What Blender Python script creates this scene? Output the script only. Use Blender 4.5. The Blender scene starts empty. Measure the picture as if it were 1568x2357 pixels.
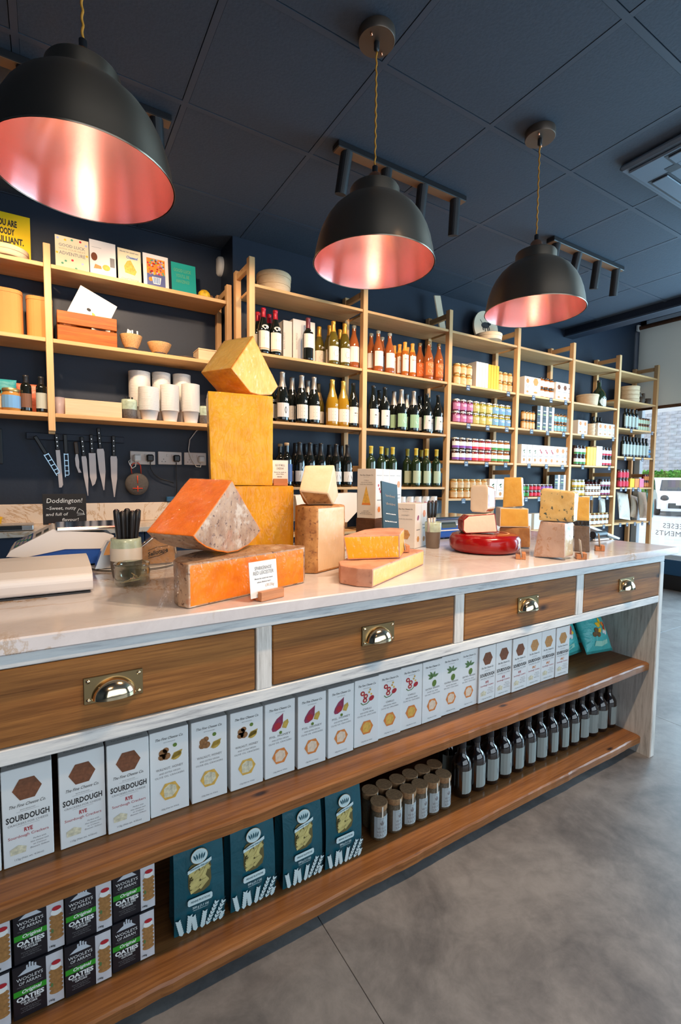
import bpy, bmesh, math, random
from mathutils import Vector, Matrix, noise
random.seed(7)
PI = math.pi
scene = bpy.context.scene
COL = scene.collection

# ------------------------------------------------------------------ camera
CAMZ = 1.2372
FPX, CX, CY = 1096.1, 784.0, 1178.5
YAW, PITCH, ROLL = 0.5514, -0.0674, 0.0093
_F = Vector((math.sin(YAW) * math.cos(PITCH), math.cos(YAW) * math.cos(PITCH), math.sin(PITCH)))
_R = Vector((math.cos(YAW), -math.sin(YAW), 0))
_U = _R.cross(_F)
_R, _U = _R * math.cos(ROLL) + _U * math.sin(ROLL), _U * math.cos(ROLL) - _R * math.sin(ROLL)
cam_data = bpy.data.cameras.new('camera')
cam = bpy.data.objects.new('camera', cam_data)
COL.objects.link(cam)
cam_data.sensor_fit = 'HORIZONTAL'
cam_data.sensor_width = 36.0
cam_data.lens = FPX / 1568.0 * 36.0
cam_data.clip_start = 0.02
cam.matrix_world = Matrix(((_R.x, _U.x, -_F.x, 0), (_R.y, _U.y, -_F.y, 0), (_R.z, _U.z, -_F.z, CAMZ), (0, 0, 0, 1)))
scene.camera = cam

def at(u, v, X=None, Y=None, Z=None):
    """Point of the place seen at photo pixel (u, v) on a plane of known X, Y or Z."""
    d = _F + _R * ((u - CX) / FPX) + _U * ((CY - v) / FPX)
    if X is not None: t = X / d.x
    elif Y is not None: t = Y / d.y
    else: t = (Z - CAMZ) / d.z
    return Vector((0, 0, CAMZ)) + d * t

# ------------------------------------------------------------------ world, exposure
scene.view_settings.view_transform = 'Standard'
scene.view_settings.look = 'None'
scene.view_settings.exposure = 0.0
scene.view_settings.gamma = 1.0
scene.view_settings.use_curve_mapping = False
scene.cycles.use_denoising = True
scene.cycles.max_bounces = 7
scene.cycles.diffuse_bounces = 3
scene.cycles.glossy_bounces = 3
scene.cycles.transmission_bounces = 6
scene.cycles.transparent_max_bounces = 8
scene.cycles.sample_clamp_indirect = 4.0
scene.cycles.caustics_reflective = False
scene.cycles.caustics_refractive = False
world = bpy.data.worlds.new('overcast_sky')
scene.world = world
world.use_nodes = True
_bg = world.node_tree.nodes['Background']
_bg.inputs['Color'].default_value = (0.80, 0.90, 1.0, 1)
_bg.inputs['Strength'].default_value = 2.6

CEIL = 2.83
WARM = (1.0, 0.72, 0.48)
WARM2 = (1.0, 0.72, 0.46)
COOL = (0.42, 0.75, 1.0)
def area_light(name, loc, rot, sx, sy, power, color):
    l = bpy.data.lights.new(name, 'AREA'); l.shape = 'RECTANGLE'; l.size = sx; l.size_y = sy
    l.energy = power; l.color = color
    o = bpy.data.objects.new(name, l); COL.objects.link(o); o.location = loc; o.rotation_euler = rot
    return o
# daylight through the side shop window (the stretch of it outside the frame) and the shop front behind the camera
area_light('side_window_daylight', (6.10, 0.2, 1.55), (0, PI / 2, 0), 2.2, 4.0, 300, COOL)
area_light('shop_front_daylight', (1.6, -3.05, 1.5), (PI / 2, 0, 0), 6.0, 2.3, 10, COOL)
def spot(name, loc, target, power, angle=50, blend=0.5, color=WARM, radius=0.03):
    l = bpy.data.lights.new(name, 'SPOT'); l.energy = power; l.color = color
    l.spot_size = math.radians(angle); l.spot_blend = blend; l.shadow_soft_size = radius
    o = bpy.data.objects.new(name, l); COL.objects.link(o); o.location = loc
    o.rotation_euler = (Vector(target) - Vector(loc)).to_track_quat('-Z', 'Y').to_euler()
    return o

# ------------------------------------------------------------------ materials
MATS = {}
def new_mat(name):
    m = bpy.data.materials.new(name); m.use_nodes = True
    nt = m.node_tree; b = nt.nodes['Principled BSDF']
    MATS[name] = m
    return m, nt, b
def mat(name, col, rough=0.5, metal=0.0, coat=0.0, var=0.0, bump=0.0, scale=20.0, emis=0.0, trans=0.0, ior=1.45, alpha=1.0, aniso=0.0, spec=0.5):
    if name in MATS: return MATS[name]
    m, nt, b = new_mat(name)
    b.inputs['Base Color'].default_value = (*col, 1)
    b.inputs['Roughness'].default_value = rough
    b.inputs['Metallic'].default_value = metal
    b.inputs['Coat Weight'].default_value = coat
    b.inputs['Coat Roughness'].default_value = 0.06
    b.inputs['IOR'].default_value = ior
    b.inputs['Transmission Weight'].default_value = trans
    b.inputs['Alpha'].default_value = alpha
    b.inputs['Specular IOR Level'].default_value = spec
    b.inputs['Anisotropic'].default_value = aniso
    if emis:
        b.inputs['Emission Color'].default_value = (*col, 1); b.inputs['Emission Strength'].default_value = emis
    if var or bump:
        tc = nt.nodes.new('ShaderNodeTexCoord'); n = nt.nodes.new('ShaderNodeTexNoise')
        n.inputs['Scale'].default_value = scale; n.inputs['Detail'].default_value = 4
        nt.links.new(tc.outputs['Object'], n.inputs['Vector'])
        if var:
            r = nt.nodes.new('ShaderNodeValToRGB')
            r.color_ramp.elements[0].position = 0.3; r.color_ramp.elements[1].position = 0.7
            r.color_ramp.elements[0].color = (*[c * (1 - var) for c in col], 1)
            r.color_ramp.elements[1].color = (*[min(1, c * (1 + var)) for c in col], 1)
            nt.links.new(n.outputs['Fac'], r.inputs['Fac']); nt.links.new(r.outputs['Color'], b.inputs['Base Color'])
        if bump:
            bp = nt.nodes.new('ShaderNodeBump'); bp.inputs['Strength'].default_value = bump; bp.inputs['Distance'].default_value = 0.01
            nt.links.new(n.outputs['Fac'], bp.inputs['Height']); nt.links.new(bp.outputs['Normal'], b.inputs['Normal'])
    return m
def ramp(nt, fac, stops):
    r = nt.nodes.new('ShaderNodeValToRGB'); e = r.color_ramp.elements
    while len(e) < len(stops): e.new(0.5)
    for k, (p, c) in enumerate(stops):
        e[k].position = p; e[k].color = (*c, 1)
    nt.links.new(fac, r.inputs['Fac'])
    return r.outputs['Color']
def tex(nt, kind, scale, detail=4, rough=0.55, vec=None, distort=0.0):
    n = nt.nodes.new('ShaderNodeTex' + kind)
    n.inputs['Scale'].default_value = scale
    if kind == 'Noise':
        n.inputs['Detail'].default_value = detail; n.inputs['Roughness'].default_value = rough; n.inputs['Distortion'].default_value = distort
    if vec is not None: nt.links.new(vec, n.inputs['Vector'])
    return n
def coords(nt, scale=(1, 1, 1), offset_random=True, kind='Object'):
    tc = nt.nodes.new('ShaderNodeTexCoord'); mp = nt.nodes.new('ShaderNodeMapping')
    mp.inputs['Scale'].default_value = scale
    nt.links.new(tc.outputs[kind], mp.inputs['Vector'])
    if offset_random:
        oi = nt.nodes.new('ShaderNodeObjectInfo'); ml = nt.nodes.new('ShaderNodeMath'); ml.operation = 'MULTIPLY'; ml.inputs[1].default_value = 37.0
        nt.links.new(oi.outputs['Random'], ml.inputs[0]); nt.links.new(ml.outputs[0], mp.inputs['Location'])
    return mp.outputs['Vector']
def mixc(nt, fac, a, b, mode='MIX'):
    m = nt.nodes.new('ShaderNodeMix'); m.data_type = 'RGBA'; m.blend_type = mode
    for s, x in ((m.inputs[0], fac), (m.inputs[6], a), (m.inputs[7], b)):
        if isinstance(x, (int, float)): s.default_value = x
        elif isinstance(x, tuple): s.default_value = (*x, 1)
        else: nt.links.new(x, s)
    return m.outputs[2]
def bumped(nt, b, height, strength, dist=0.004, target='Normal'):
    bp = nt.nodes.new('ShaderNodeBump'); bp.inputs['Strength'].default_value = strength; bp.inputs['Distance'].default_value = dist
    nt.links.new(height, bp.inputs['Height']); nt.links.new(bp.outputs['Normal'], b.inputs[target])

def wood(name, light, dark, knot, axis=0, rough=0.5, freq=1.0, knots=0.5, coat=0.0):
    m, nt, b = new_mat(name); b.inputs['Specular IOR Level'].default_value = 0.25
    s = [9 * freq, 9 * freq, 9 * freq]; s[axis] = 0.55 * freq
    v = coords(nt, tuple(s))
    n = tex(nt, 'Noise', 3.0, 6, 0.62, v, 0.35)
    c = ramp(nt, n.outputs['Fac'], [(0.28, dark), (0.5, tuple((a + d) / 2 for a, d in zip(light, dark))), (0.68, light)])
    s2 = [60 * freq] * 3; s2[axis] = 1.6 * freq
    v2 = coords(nt, tuple(s2)); n2 = tex(nt, 'Noise', 3.0, 3, 0.6, v2)
    c = mixc(nt, 0.35, c, ramp(nt, n2.outputs['Fac'], [(0.35, dark), (0.65, light)]), 'MIX')
    s3 = [9.0] * 3; s3[axis] = 3.4
    v3 = coords(nt, tuple(s3)); vo = tex(nt, 'Voronoi', 1.0, vec=v3)
    kf = ramp(nt, vo.outputs['Distance'], [(0.06 * knots * 2, (1, 1, 1)), (0.16 * knots * 2, (0, 0, 0))])
    c = mixc(nt, kf, c, knot)
    nt.links.new(c, b.inputs['Base Color'])
    b.inputs['Roughness'].default_value = rough; b.inputs['Coat Weight'].default_value = coat; b.inputs['Coat Roughness'].default_value = 0.2
    bumped(nt, b, n2.outputs['Fac'], 0.25, 0.002)
    return m
PINE = (0.76, 0.455, 0.21); PINE_D = (0.60, 0.33, 0.135); PINE_K = (0.36, 0.17, 0.07)
wood('pine_x', PINE, PINE_D, PINE_K, 0, 0.5, 1.0, 0.35)
wood('pine_y', PINE, PINE_D, PINE_K, 1, 0.5, 1.0, 0.2)
wood('pine_z', (0.80, 0.49, 0.235), (0.66, 0.375, 0.165), PINE_K, 2, 0.5, 1.0, 0.14)
wood('stained_wood', (0.40, 0.17, 0.045), (0.10, 0.036, 0.010), (0.018, 0.007, 0.004), 0, 0.65, 1.4, 0.42)
wood('shelf_wood', (0.38, 0.155, 0.048), (0.10, 0.034, 0.011), (0.03, 0.011, 0.006), 0, 0.38, 1.0, 0.30, 0.2)
wood('beech', (0.62, 0.27, 0.12), (0.47, 0.18, 0.075), (0.4, 0.15, 0.06), 0, 0.45, 3.0, 0.02)
wood('bright_crate_wood', (0.62, 0.165, 0.018), (0.20, 0.04, 0.007), (0.08, 0.02, 0.006), 0, 0.4, 1.6, 0.3)
wood('pale_wood', (0.80, 0.60, 0.38), (0.66, 0.45, 0.26), (0.45, 0.26, 0.13), 0, 0.55, 1.4, 0.1)
wood('walnut_wood', (0.12, 0.052, 0.026), (0.055, 0.022, 0.011), (0.05, 0.02, 0.01), 0, 0.45, 1.4, 0.1)

def whitewash():
    m, nt, b = new_mat('whitewashed_paint')
    v = coords(nt, (2.2, 30, 30)); n = tex(nt, 'Noise', 3.0, 6, 0.7, v, 0.2)
    v2 = coords(nt, (1.2, 1.2, 1.2)); n2 = tex(nt, 'Noise', 2.2, 3, 0.6, v2)
    c = ramp(nt, n.outputs['Fac'], [(0.33, (0.33, 0.33, 0.34)), (0.47, (0.62, 0.62, 0.61)), (0.6, (0.74, 0.73, 0.70))])
    c = mixc(nt, ramp(nt, n2.outputs['Fac'], [(0.42, (0, 0, 0)), (0.62, (0.6, 0.6, 0.6))]), c, (0.76, 0.76, 0.74))
    nt.links.new(c, b.inputs['Base Color']); b.inputs['Roughness'].default_value = 0.5
    bumped(nt, b, n.outputs['Fac'], 0.3, 0.002)
whitewash()
def whitewash_v():
    m, nt, b = new_mat('whitewashed_paint_upright')
    v = coords(nt, (30, 30, 2.2)); n = tex(nt, 'Noise', 3.0, 6, 0.7, v, 0.2)
    c = ramp(nt, n.outputs['Fac'], [(0.30, (0.36, 0.34, 0.31)), (0.45, (0.60, 0.58, 0.54)), (0.6, (0.72, 0.70, 0.66))])
    nt.links.new(c, b.inputs['Base Color']); b.inputs['Roughness'].default_value = 0.5
    bumped(nt, b, n.outputs['Fac'], 0.3, 0.002)
whitewash_v()
def quartz():
    m, nt, b = new_mat('veined_quartz')
    v = coords(nt, (1, 1, 1), False)
    w = tex(nt, 'Noise', 2.3, 8, 0.7, v, 1.4)
    vein = ramp(nt, w.outputs['Fac'], [(0.475, (0, 0, 0)), (0.497, (1, 1, 1)), (0.503, (1, 1, 1)), (0.525, (0, 0, 0))])
    g = tex(nt, 'Noise', 1.7, 3, 0.5, v)
    gate = ramp(nt, g.outputs['Fac'], [(0.5, (0, 0, 0)), (0.63, (0.8, 0.8, 0.8))])
    f = mixc(nt, 1.0, vein, gate, 'MULTIPLY')
    w2 = tex(nt, 'Noise', 9.0, 6, 0.7, v, 0.6)
    base = ramp(nt, w2.outputs['Fac'], [(0.3, (0.60, 0.56, 0.56)), (0.6, (0.70, 0.66, 0.66))])
    c = mixc(nt, f, base, (0.42, 0.25, 0.09))
    p = tex(nt, 'Noise', 5.5, 5, 0.6, v, 0.5)
    blot = ramp(nt, p.outputs['Fac'], [(0.73, (0, 0, 0)), (0.76, (1, 1, 1))])
    c = mixc(nt, blot, c, (0.38, 0.22, 0.07))
    nt.links.new(c, b.inputs['Base Color']); b.inputs['Roughness'].default_value = 0.13
quartz()
def concrete(name, a, d, rough):
    m, nt, b = new_mat(name)
    v = coords(nt, (1, 1, 1), False)
    n = tex(nt, 'Noise', 2.6, 9, 0.68, v, 0.6); n2 = tex(nt, 'Noise', 14.0, 6, 0.7, v, 0.4)
    c = ramp(nt, n.outputs['Fac'], [(0.38, d), (0.60, a)])
    c = mixc(nt, 0.45, c, ramp(nt, n2.outputs['Fac'], [(0.32, d), (0.68, a)]))
    nt.links.new(c, b.inputs['Base Color']); b.inputs['Roughness'].default_value = rough
    bumped(nt, b, n2.outputs['Fac'], 0.08, 0.002)
concrete('concrete_floor', (0.265, 0.25, 0.24), (0.105, 0.10, 0.10), 0.36)
mat('navy_ceiling', (0.044, 0.060, 0.086), 0.75, var=0.08, bump=0.12, scale=90)
mat('navy_wall', (0.011, 0.018, 0.034), 0.55, var=0.06, bump=0.05, scale=60)
mat('ceiling_grid', (0.045, 0.061, 0.088), 0.6)
mat('black_metal', (0.012, 0.012, 0.014), 0.45)
mat('black_plastic', (0.015, 0.015, 0.017), 0.35)
mat('white_plastic', (0.80, 0.78, 0.74), 0.35)
mat('white_paper', (0.83, 0.82, 0.79), 0.6)
mat('white_gloss', (0.85, 0.84, 0.80), 0.2)
mat('chrome', (0.75, 0.73, 0.70), 0.12, 1.0)
mat('steel', (0.62, 0.60, 0.58), 0.25, 1.0)
mat('brass_antique', (0.36, 0.25, 0.12), 0.28, 1.0)
mat('brass_polished', (0.85, 0.66, 0.42), 0.12, 1.0)
mat('copper_fitting', (0.80, 0.35, 0.2), 0.25, 1.0)
mat('gunmetal', (0.36, 0.28, 0.21), 0.36, 1.0, aniso=0.75)
mat('copper_lining', (0.95, 0.42, 0.39), 0.27, 0.88, aniso=0.95)
def brushed(name, rot):
    nt = MATS[name].node_tree; b = nt.nodes['Principled BSDF']; t = nt.nodes.new('ShaderNodeTangent'); t.direction_type = 'RADIAL'; t.axis = 'Z'
    nt.links.new(t.outputs[0], b.inputs['Tangent']); b.inputs['Anisotropic Rotation'].default_value = rot
brushed('gunmetal', 0.25); brushed('copper_lining', 0.25)
mat('gold_cord', (0.62, 0.27, 0.03), 0.6)
mat('glass_clear', (1, 1, 1), 0.02, trans=1.0, ior=1.45)
mat('ink', (0.03, 0.028, 0.028), 0.7)
mat('ink_grey', (0.22, 0.21, 0.21), 0.7)
mat('ink_white', (0.85, 0.85, 0.82), 0.7)
mat('ink_red', (0.42, 0.02, 0.03), 0.6)
mat('ink_gold', (0.36, 0.20, 0.06), 0.6)
mat('ink_green', (0.04, 0.28, 0.03), 0.6)
mat('ink_orange', (0.72, 0.23, 0.05), 0.6)
mat('ink_blue', (0.03, 0.14, 0.46), 0.5)

# ------------------------------------------------------------------ text
_TXT = {}
def text_geo(s, bold=0.0, shear=0.0, space=1.0):
    key = (s, bold, shear, space)
    if key in _TXT: return _TXT[key]
    cu = bpy.data.curves.new('t', 'FONT'); cu.body = s; cu.size = 1.0; cu.resolution_u = 2
    cu.offset = bold; cu.shear = shear; cu.space_character = space; cu.fill_mode = 'FRONT'
    ob = bpy.data.objects.new('t', cu)
    me = ob.to_mesh()
    vs = [(v.co.x, v.co.y) for v in me.vertices]; fs = [tuple(p.vertices) for p in me.polygons]
    ob.to_mesh_clear(); bpy.data.objects.remove(ob); bpy.data.curves.remove(cu)
    if vs:
        x0 = min(v[0] for v in vs); x1 = max(v[0] for v in vs)
        vs = [(x - (x0 + x1) / 2, y) for x, y in vs]
        w = x1 - x0
    else: w = 0
    _TXT[key] = (vs, fs, w)
    return _TXT[key]

# ------------------------------------------------------------------ mesh builder
class MB:
    def __init__(s): s.v = []; s.f = []; s.m = []; s.sm = []; s.mats = []
    def mi(s, m):
        if m not in s.mats: s.mats.append(m)
        return s.mats.index(m)
    def add(s, vs, fs, m, smooth=False):
        o = len(s.v); s.v.extend([tuple(x) for x in vs]); k = s.mi(m)
        for f in fs: s.f.append(tuple(i + o for i in f)); s.m.append(k); s.sm.append(smooth)
        return s
    def box(s, x0, x1, y0, y1, z0, z1, m, c=0.0):
        if c <= 0:
            vs = [(x, y, z) for z in (z0, z1) for y in (y0, y1) for x in (x0, x1)]
            return s.add(vs, [(0, 2, 3, 1), (4, 5, 7, 6), (0, 1, 5, 4), (2, 6, 7, 3), (0, 4, 6, 2), (1, 3, 7, 5)], m)
        c = min(c, (x1 - x0) * .45, (y1 - y0) * .45, (z1 - z0) * .45)
        vs = []; idx = {}
        for ix, x in enumerate((x0, x1)):
            for iy, y in enumerate((y0, y1)):
                for iz, z in enumerate((z0, z1)):
                    dx = c if ix == 0 else -c; dy = c if iy == 0 else -c; dz = c if iz == 0 else -c
                    for k, p in enumerate(((x, y + dy, z + dz), (x + dx, y, z + dz), (x + dx, y + dy, z))):
                        idx[(ix, iy, iz, k)] = len(vs); vs.append(p)
        g = lambda *a: idx[a]; fs = []
        for i in (0, 1):
            fs.append((g(i, 0, 0, 0), g(i, 1, 0, 0), g(i, 1, 1, 0), g(i, 0, 1, 0)) if i else (g(i, 0, 0, 0), g(i, 0, 1, 0), g(i, 1, 1, 0), g(i, 1, 0, 0)))
            fs.append((g(0, i, 0, 1), g(0, i, 1, 1), g(1, i, 1, 1), g(1, i, 0, 1)) if i else (g(0, i, 0, 1), g(1, i, 0, 1), g(1, i, 1, 1), g(0, i, 1, 1)))
            fs.append((g(0, 0, i, 2), g(1, 0, i, 2), g(1, 1, i, 2), g(0, 1, i, 2)) if i else (g(0, 0, i, 2), g(0, 1, i, 2), g(1, 1, i, 2), g(1, 0, i, 2)))
        for a in (0, 1):
            for b in (0, 1):
                fs.append((g(0, a, b, 1), g(1, a, b, 1), g(1, a, b, 2), g(0, a, b, 2)))
                fs.append((g(a, 0, b, 0), g(a, 1, b, 0), g(a, 1, b, 2), g(a, 0, b, 2)))
                fs.append((g(a, b, 0, 0), g(a, b, 1, 0), g(a, b, 1, 1), g(a, b, 0, 1)))
                for d in (0, 1): fs.append((g(a, b, d, 0), g(a, b, d, 1), g(a, b, d, 2)))
        return s.add(vs, fs, m)
    def lathe(s, prof, m, seg=20, at=(0, 0, 0), smooth=True, cap=True, axis='z'):
        """prof: (r, z) pairs from bottom to top."""
        vs = []; fs = []
        for r, z in prof:
            for k in range(seg):
                a = 2 * PI * k / seg; vs.append((r * math.cos(a), r * math.sin(a), z))
        n = len(prof)
        for i in range(n - 1):
            for k in range(seg):
                k2 = (k + 1) % seg; fs.append((i * seg + k, i * seg + k2, (i + 1) * seg + k2, (i + 1) * seg + k))
        if axis == 'y': vs = [(x, z, y) for x, y, z in vs]; fs = [tuple(reversed(f)) for f in fs]
        if axis == 'x': vs = [(z, x, y) for x, y, z in vs]
        vs = [(x + at[0], y + at[1], z + at[2]) for x, y, z in vs]
        s.add(vs, fs, m, smooth)
        if cap:
            f1 = tuple(range(seg)); f2 = tuple(range((n - 1) * seg, n * seg))
            if prof[0][0] > 1e-6: s.add(vs, [tuple(reversed(f1)) if axis != 'y' else f1], m)
            if prof[-1][0] > 1e-6: s.add(vs, [f2 if axis != 'y' else tuple(reversed(f2))], m)
        return s
    def cyl(s, p0, p1, r0, r1, m, seg=12, smooth=True):
        p0 = Vector(p0); p1 = Vector(p1); d = (p1 - p0); L = d.length
        q = d.to_track_quat('Z', 'Y').to_matrix()
        t = MB().lathe([(r0, 0), (r1, L)], m, seg, smooth=smooth)
        o = len(s.v); k = s.mi(m)
        s.v.extend([tuple(q @ Vector(v) + p0) for v in t.v])
        for f, sm in zip(t.f, t.sm): s.f.append(tuple(i + o for i in f)); s.m.append(k); s.sm.append(sm)
        return s
    def tube(s, pts, r, m, seg=8):
        pts = [Vector(p) for p in pts]; vs = []; fs = []
        for i, p in enumerate(pts):
            d = (pts[min(i + 1, len(pts) - 1)] - pts[max(i - 1, 0)]).normalized()
            a = d.orthogonal().normalized() if i == 0 else (a - d * a.dot(d)).normalized()
            b = d.cross(a); rr = r[i] if isinstance(r, (list, tuple)) else r
            for k in range(seg):
                t = 2 * PI * k / seg; vs.append(p + a * math.cos(t) * rr + b * math.sin(t) * rr)
        for i in range(len(pts) - 1):
            for k in range(seg):
                k2 = (k + 1) % seg; fs.append((i * seg + k, i * seg + k2, (i + 1) * seg + k2, (i + 1) * seg + k))
        fs.append(tuple(reversed(range(seg)))); fs.append(tuple(range((len(pts) - 1) * seg, len(pts) * seg)))
        return s.add(vs, fs, m, True)
    def prism(s, poly, z0, z1, m, axis='z', msides=None):
        """poly counter-clockwise in the plane; extruded along axis (z: xy poly, y: xz poly, x: yz poly)."""
        n = len(poly)
        put = {'z': lambda a, b, c: (a, b, c), 'y': lambda a, b, c: (a, c, b), 'x': lambda a, b, c: (c, a, b)}[axis]
        vs = [put(a, b, z0) for a, b in poly] + [put(a, b, z1) for a, b in poly]
        fs = [tuple(reversed(range(n))), tuple(range(n, 2 * n))]
        sd = [(i, (i + 1) % n, n + (i + 1) % n, n + i) for i in range(n)]
        if axis == 'y': fs = [tuple(reversed(f)) for f in fs]; sd = [tuple(reversed(f)) for f in sd]
        s.add(vs, fs, m); s.add(vs, sd, msides or m)
        return s
    def merge(s, o, M=None):
        k0 = len(s.v)
        s.v.extend([tuple(M @ Vector(v)) if M is not None else v for v in o.v])
        for f, m, sm in zip(o.f, o.m, o.sm):
            s.f.append(tuple(i + k0 for i in f)); s.m.append(s.mi(o.mats[m])); s.sm.append(sm)
        return s
    def mesh(s, name):
        me = bpy.data.meshes.new(name); me.from_pydata(s.v, [], s.f)
        for m in s.mats: me.materials.append(MATS[m] if isinstance(m, str) else m)
        me.polygons.foreach_set('material_index', s.m); me.polygons.foreach_set('use_smooth', s.sm)
        me.update()
        return me
    def build(s, name, parent=None, loc=None, rot=None, label=None):
        return link(name, s.mesh(name), parent, loc, rot, label)
def link(name, me, parent=None, loc=None, rot=None, label=None):
    o = bpy.data.objects.new(name, me); COL.objects.link(o)
    if parent is not None: o.parent = parent
    if loc is not None: o.location = loc
    if rot is not None: o.rotation_euler = rot
    if label: o['label'] = label
    return o
def thing(name, label, cat, loc=(0, 0, 0), rot=(0, 0, 0), group=None):
    o = bpy.data.objects.new(name, None); COL.objects.link(o); o.empty_display_size = 0.05
    o.location = loc; o.rotation_euler = rot
    return tag(o, label, cat, group)
def tag(o, label, cat, group=None):
    o['label'] = label; o['category'] = cat
    if group: o['group'] = group
    return o
def struct(o): o['kind'] = 'structure'; return o
def copy_thing(root, loc, rotz=None, label=None, rot=None):
    r = root.copy(); COL.objects.link(r); r.location = loc
    if rotz is not None: r.rotation_euler = (0, 0, rotz)
    if rot is not None: r.rotation_euler = rot
    if label: r['label'] = label
    for ch in root.children:
        c = ch.copy(); COL.objects.link(c); c.parent = r
        for g in ch.children:
            d = g.copy(); COL.objects.link(d); d.parent = c
    return r

class Art:
    """Flat print on a face: origin o, right u, up v (unit vectors); lies eps off the face. bend: radius to wrap round a vertical axis."""
    def __init__(s, o=(0, 0, 0), u=(1, 0, 0), v=(0, 0, 1), eps=0.0006, bend=None):
        s.o = Vector(o); s.u = Vector(u); s.v = Vector(v); s.n = s.u.cross(s.v); s.eps = eps; s.bend = bend; s.mb = MB(); s.lay = 0; s.zoom = None
    def P(s, x, y):
        e = s.eps + s.lay * 0.00012
        if s.zoom: cx, cy, k = s.zoom; x = cx + (x - cx) * k; y = cy + (y - cy) * k
        if s.bend:
            r = s.bend + e; a = x / s.bend
            return s.o + s.u * (r * math.sin(a)) + s.n * (r * math.cos(a)) + s.v * y
        return s.o + s.u * x + s.v * y + s.n * e
    def up(s): s.lay += 1; return s
    def text(s, t, x, y, h, m, bold=0.0, shear=0.0, space=1.0, fit=None, sx=1.0, mirror=False, rot=0.0):
        vs, fs, w = text_geo(t, bold, shear, space)
        k = h * 1.38
        kx = k * sx
        if fit and w: kx = fit / w
        if mirror: kx = -kx
        c, sn = math.cos(rot), math.sin(rot)
        pts = [s.P(x + a * kx * c - b * k * sn, y + a * kx * sn + b * k * c) for a, b in vs]
        s.mb.add(pts, [tuple(reversed(f)) for f in fs] if mirror else fs, m)
        return s
    def poly(s, pts, m): s.mb.add([s.P(x, y) for x, y in pts], [tuple(range(len(pts)))], m); return s
    def rect(s, x0, y0, x1, y1, m):
        if s.bend:
            n = max(1, int(abs(x1 - x0) / s.bend / 0.35))
            for i in range(n):
                a = x0 + (x1 - x0) * i / n; b = x0 + (x1 - x0) * (i + 1) / n
                s.poly([(a, y0), (b, y0), (b, y1), (a, y1)], m)
            return s
        return s.poly([(x0, y0), (x1, y0), (x1, y1), (x0, y1)], m)
    def ell(s, x, y, rx, ry, m, n=16, rot=0.0):
        c, q = math.cos(rot), math.sin(rot)
        return s.poly([(x + rx * math.cos(t) * c - ry * math.sin(t) * q, y + rx * math.cos(t) * q + ry * math.sin(t) * c) for t in [2 * PI * k / n for k in range(n)]], m)
    def line(s, pts, w, m):
        for (x0, y0), (x1, y1) in zip(pts, pts[1:]):
            L = math.hypot(x1 - x0, y1 - y0) or 1e-6; dx, dy = -(y1 - y0) / L * w / 2, (x1 - x0) / L * w / 2
            s.poly([(x0 - dx, y0 - dy), (x1 - dx, y1 - dy), (x1 + dx, y1 + dy), (x0 + dx, y0 + dy)], m)
        return s
    def scrib(s, x, y, w, h, m, seed=1):
        """a line of print too small to read: letter-sized strokes between word gaps, centred on x"""
        rg = random.Random(seed); q = x - w / 2; st = h * .62; k = 0; word = rg.randint(3, 7)
        while q < x + w / 2 - st * .5:
            if k == word: k = 0; word = rg.randint(3, 8); q += st * .8; continue
            hh = h * rg.choice((.68, .72, 1.0, .7)); s.rect(q, y, min(q + st * .72, x + w / 2), y + hh, m); q += st; k += 1
        return s
    def leaf(s, x, y, L, w, rot, m, n=5):
        c, q = math.cos(rot), math.sin(rot); pts = []
        for k in range(n + 1): t = k / n; pts.append((t * L, w * math.sin(PI * t)))
        for k in range(n - 1, 0, -1): t = k / n; pts.append((t * L, -w * math.sin(PI * t)))
        return s.poly([(x + a * c - b * q, y + a * q + b * c) for a, b in pts], m)
    def build(s, name, parent, loc=None): return s.mb.build(name, parent, loc)
# ================================================================== the room
BACK, RECESS, RET = 3.14, 3.385, 1.08          # back wall, recessed back wall, X of the step between them
XL, XR, YF, BAYX = -2.6, 6.16, -3.15, 4.68      # left wall, window wall, shop front, edge of the suspended ceiling
GX0, GY0, GS = 1.1427, 1.580, 0.6

mb = MB(); mb.box(XL - .1, XR + .14, YF - .1, 3.6, -0.06, -0.004, 'concrete_floor')
floor = struct(mb.build('floor'))
def floor_panels():
    xs = [-2.6, -1.48, .62, 2.72, 4.82, 6.16]; ys = [-3.15, -2.3, -0.2, 1.9, 3.5]
    for x0, x1 in zip(xs, xs[1:]):
        for y0, y1 in zip(ys, ys[1:]):
            MB().box(x0 + .0007, x1 - .0007, y0 + .0007, y1 - .0007, -0.004, 0.0, 'concrete_floor', .0008).build('floor_panel', floor)
floor_panels()

mb = MB(); mb.box(RET, XR + .14, BACK, BACK + .12, 0, 3.45, 'navy_wall'); struct(mb.build('wall_back'))
mb = MB(); mb.box(XL, RET + .1, RECESS, RECESS + .1, 0, 2.9, 'navy_wall'); struct(mb.build('wall_recess'))
mb = MB(); mb.box(RET - .002, RET + .1, BACK + .002, RECESS, 0, 2.9, 'navy_wall'); struct(mb.build('wall_return'))
mb = MB(); mb.box(XL - .1, XL, YF, 3.5, 0, 2.9, 'navy_wall'); struct(mb.build('wall_left'))
mb = MB()
mb.box(XL, -1.5, YF - .1, YF, 0, 2.9, 'navy_wall'); mb.box(4.7, XR + .14, YF - .1, YF, 0, 3.45, 'navy_wall')
mb.box(-1.5, 4.7, YF - .1, YF, 0, .3, 'navy_wall'); mb.box(-1.5, 4.7, YF - .1, YF, 2.7, 2.9, 'navy_wall')
struct(mb.build('wall_front'))
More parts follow.
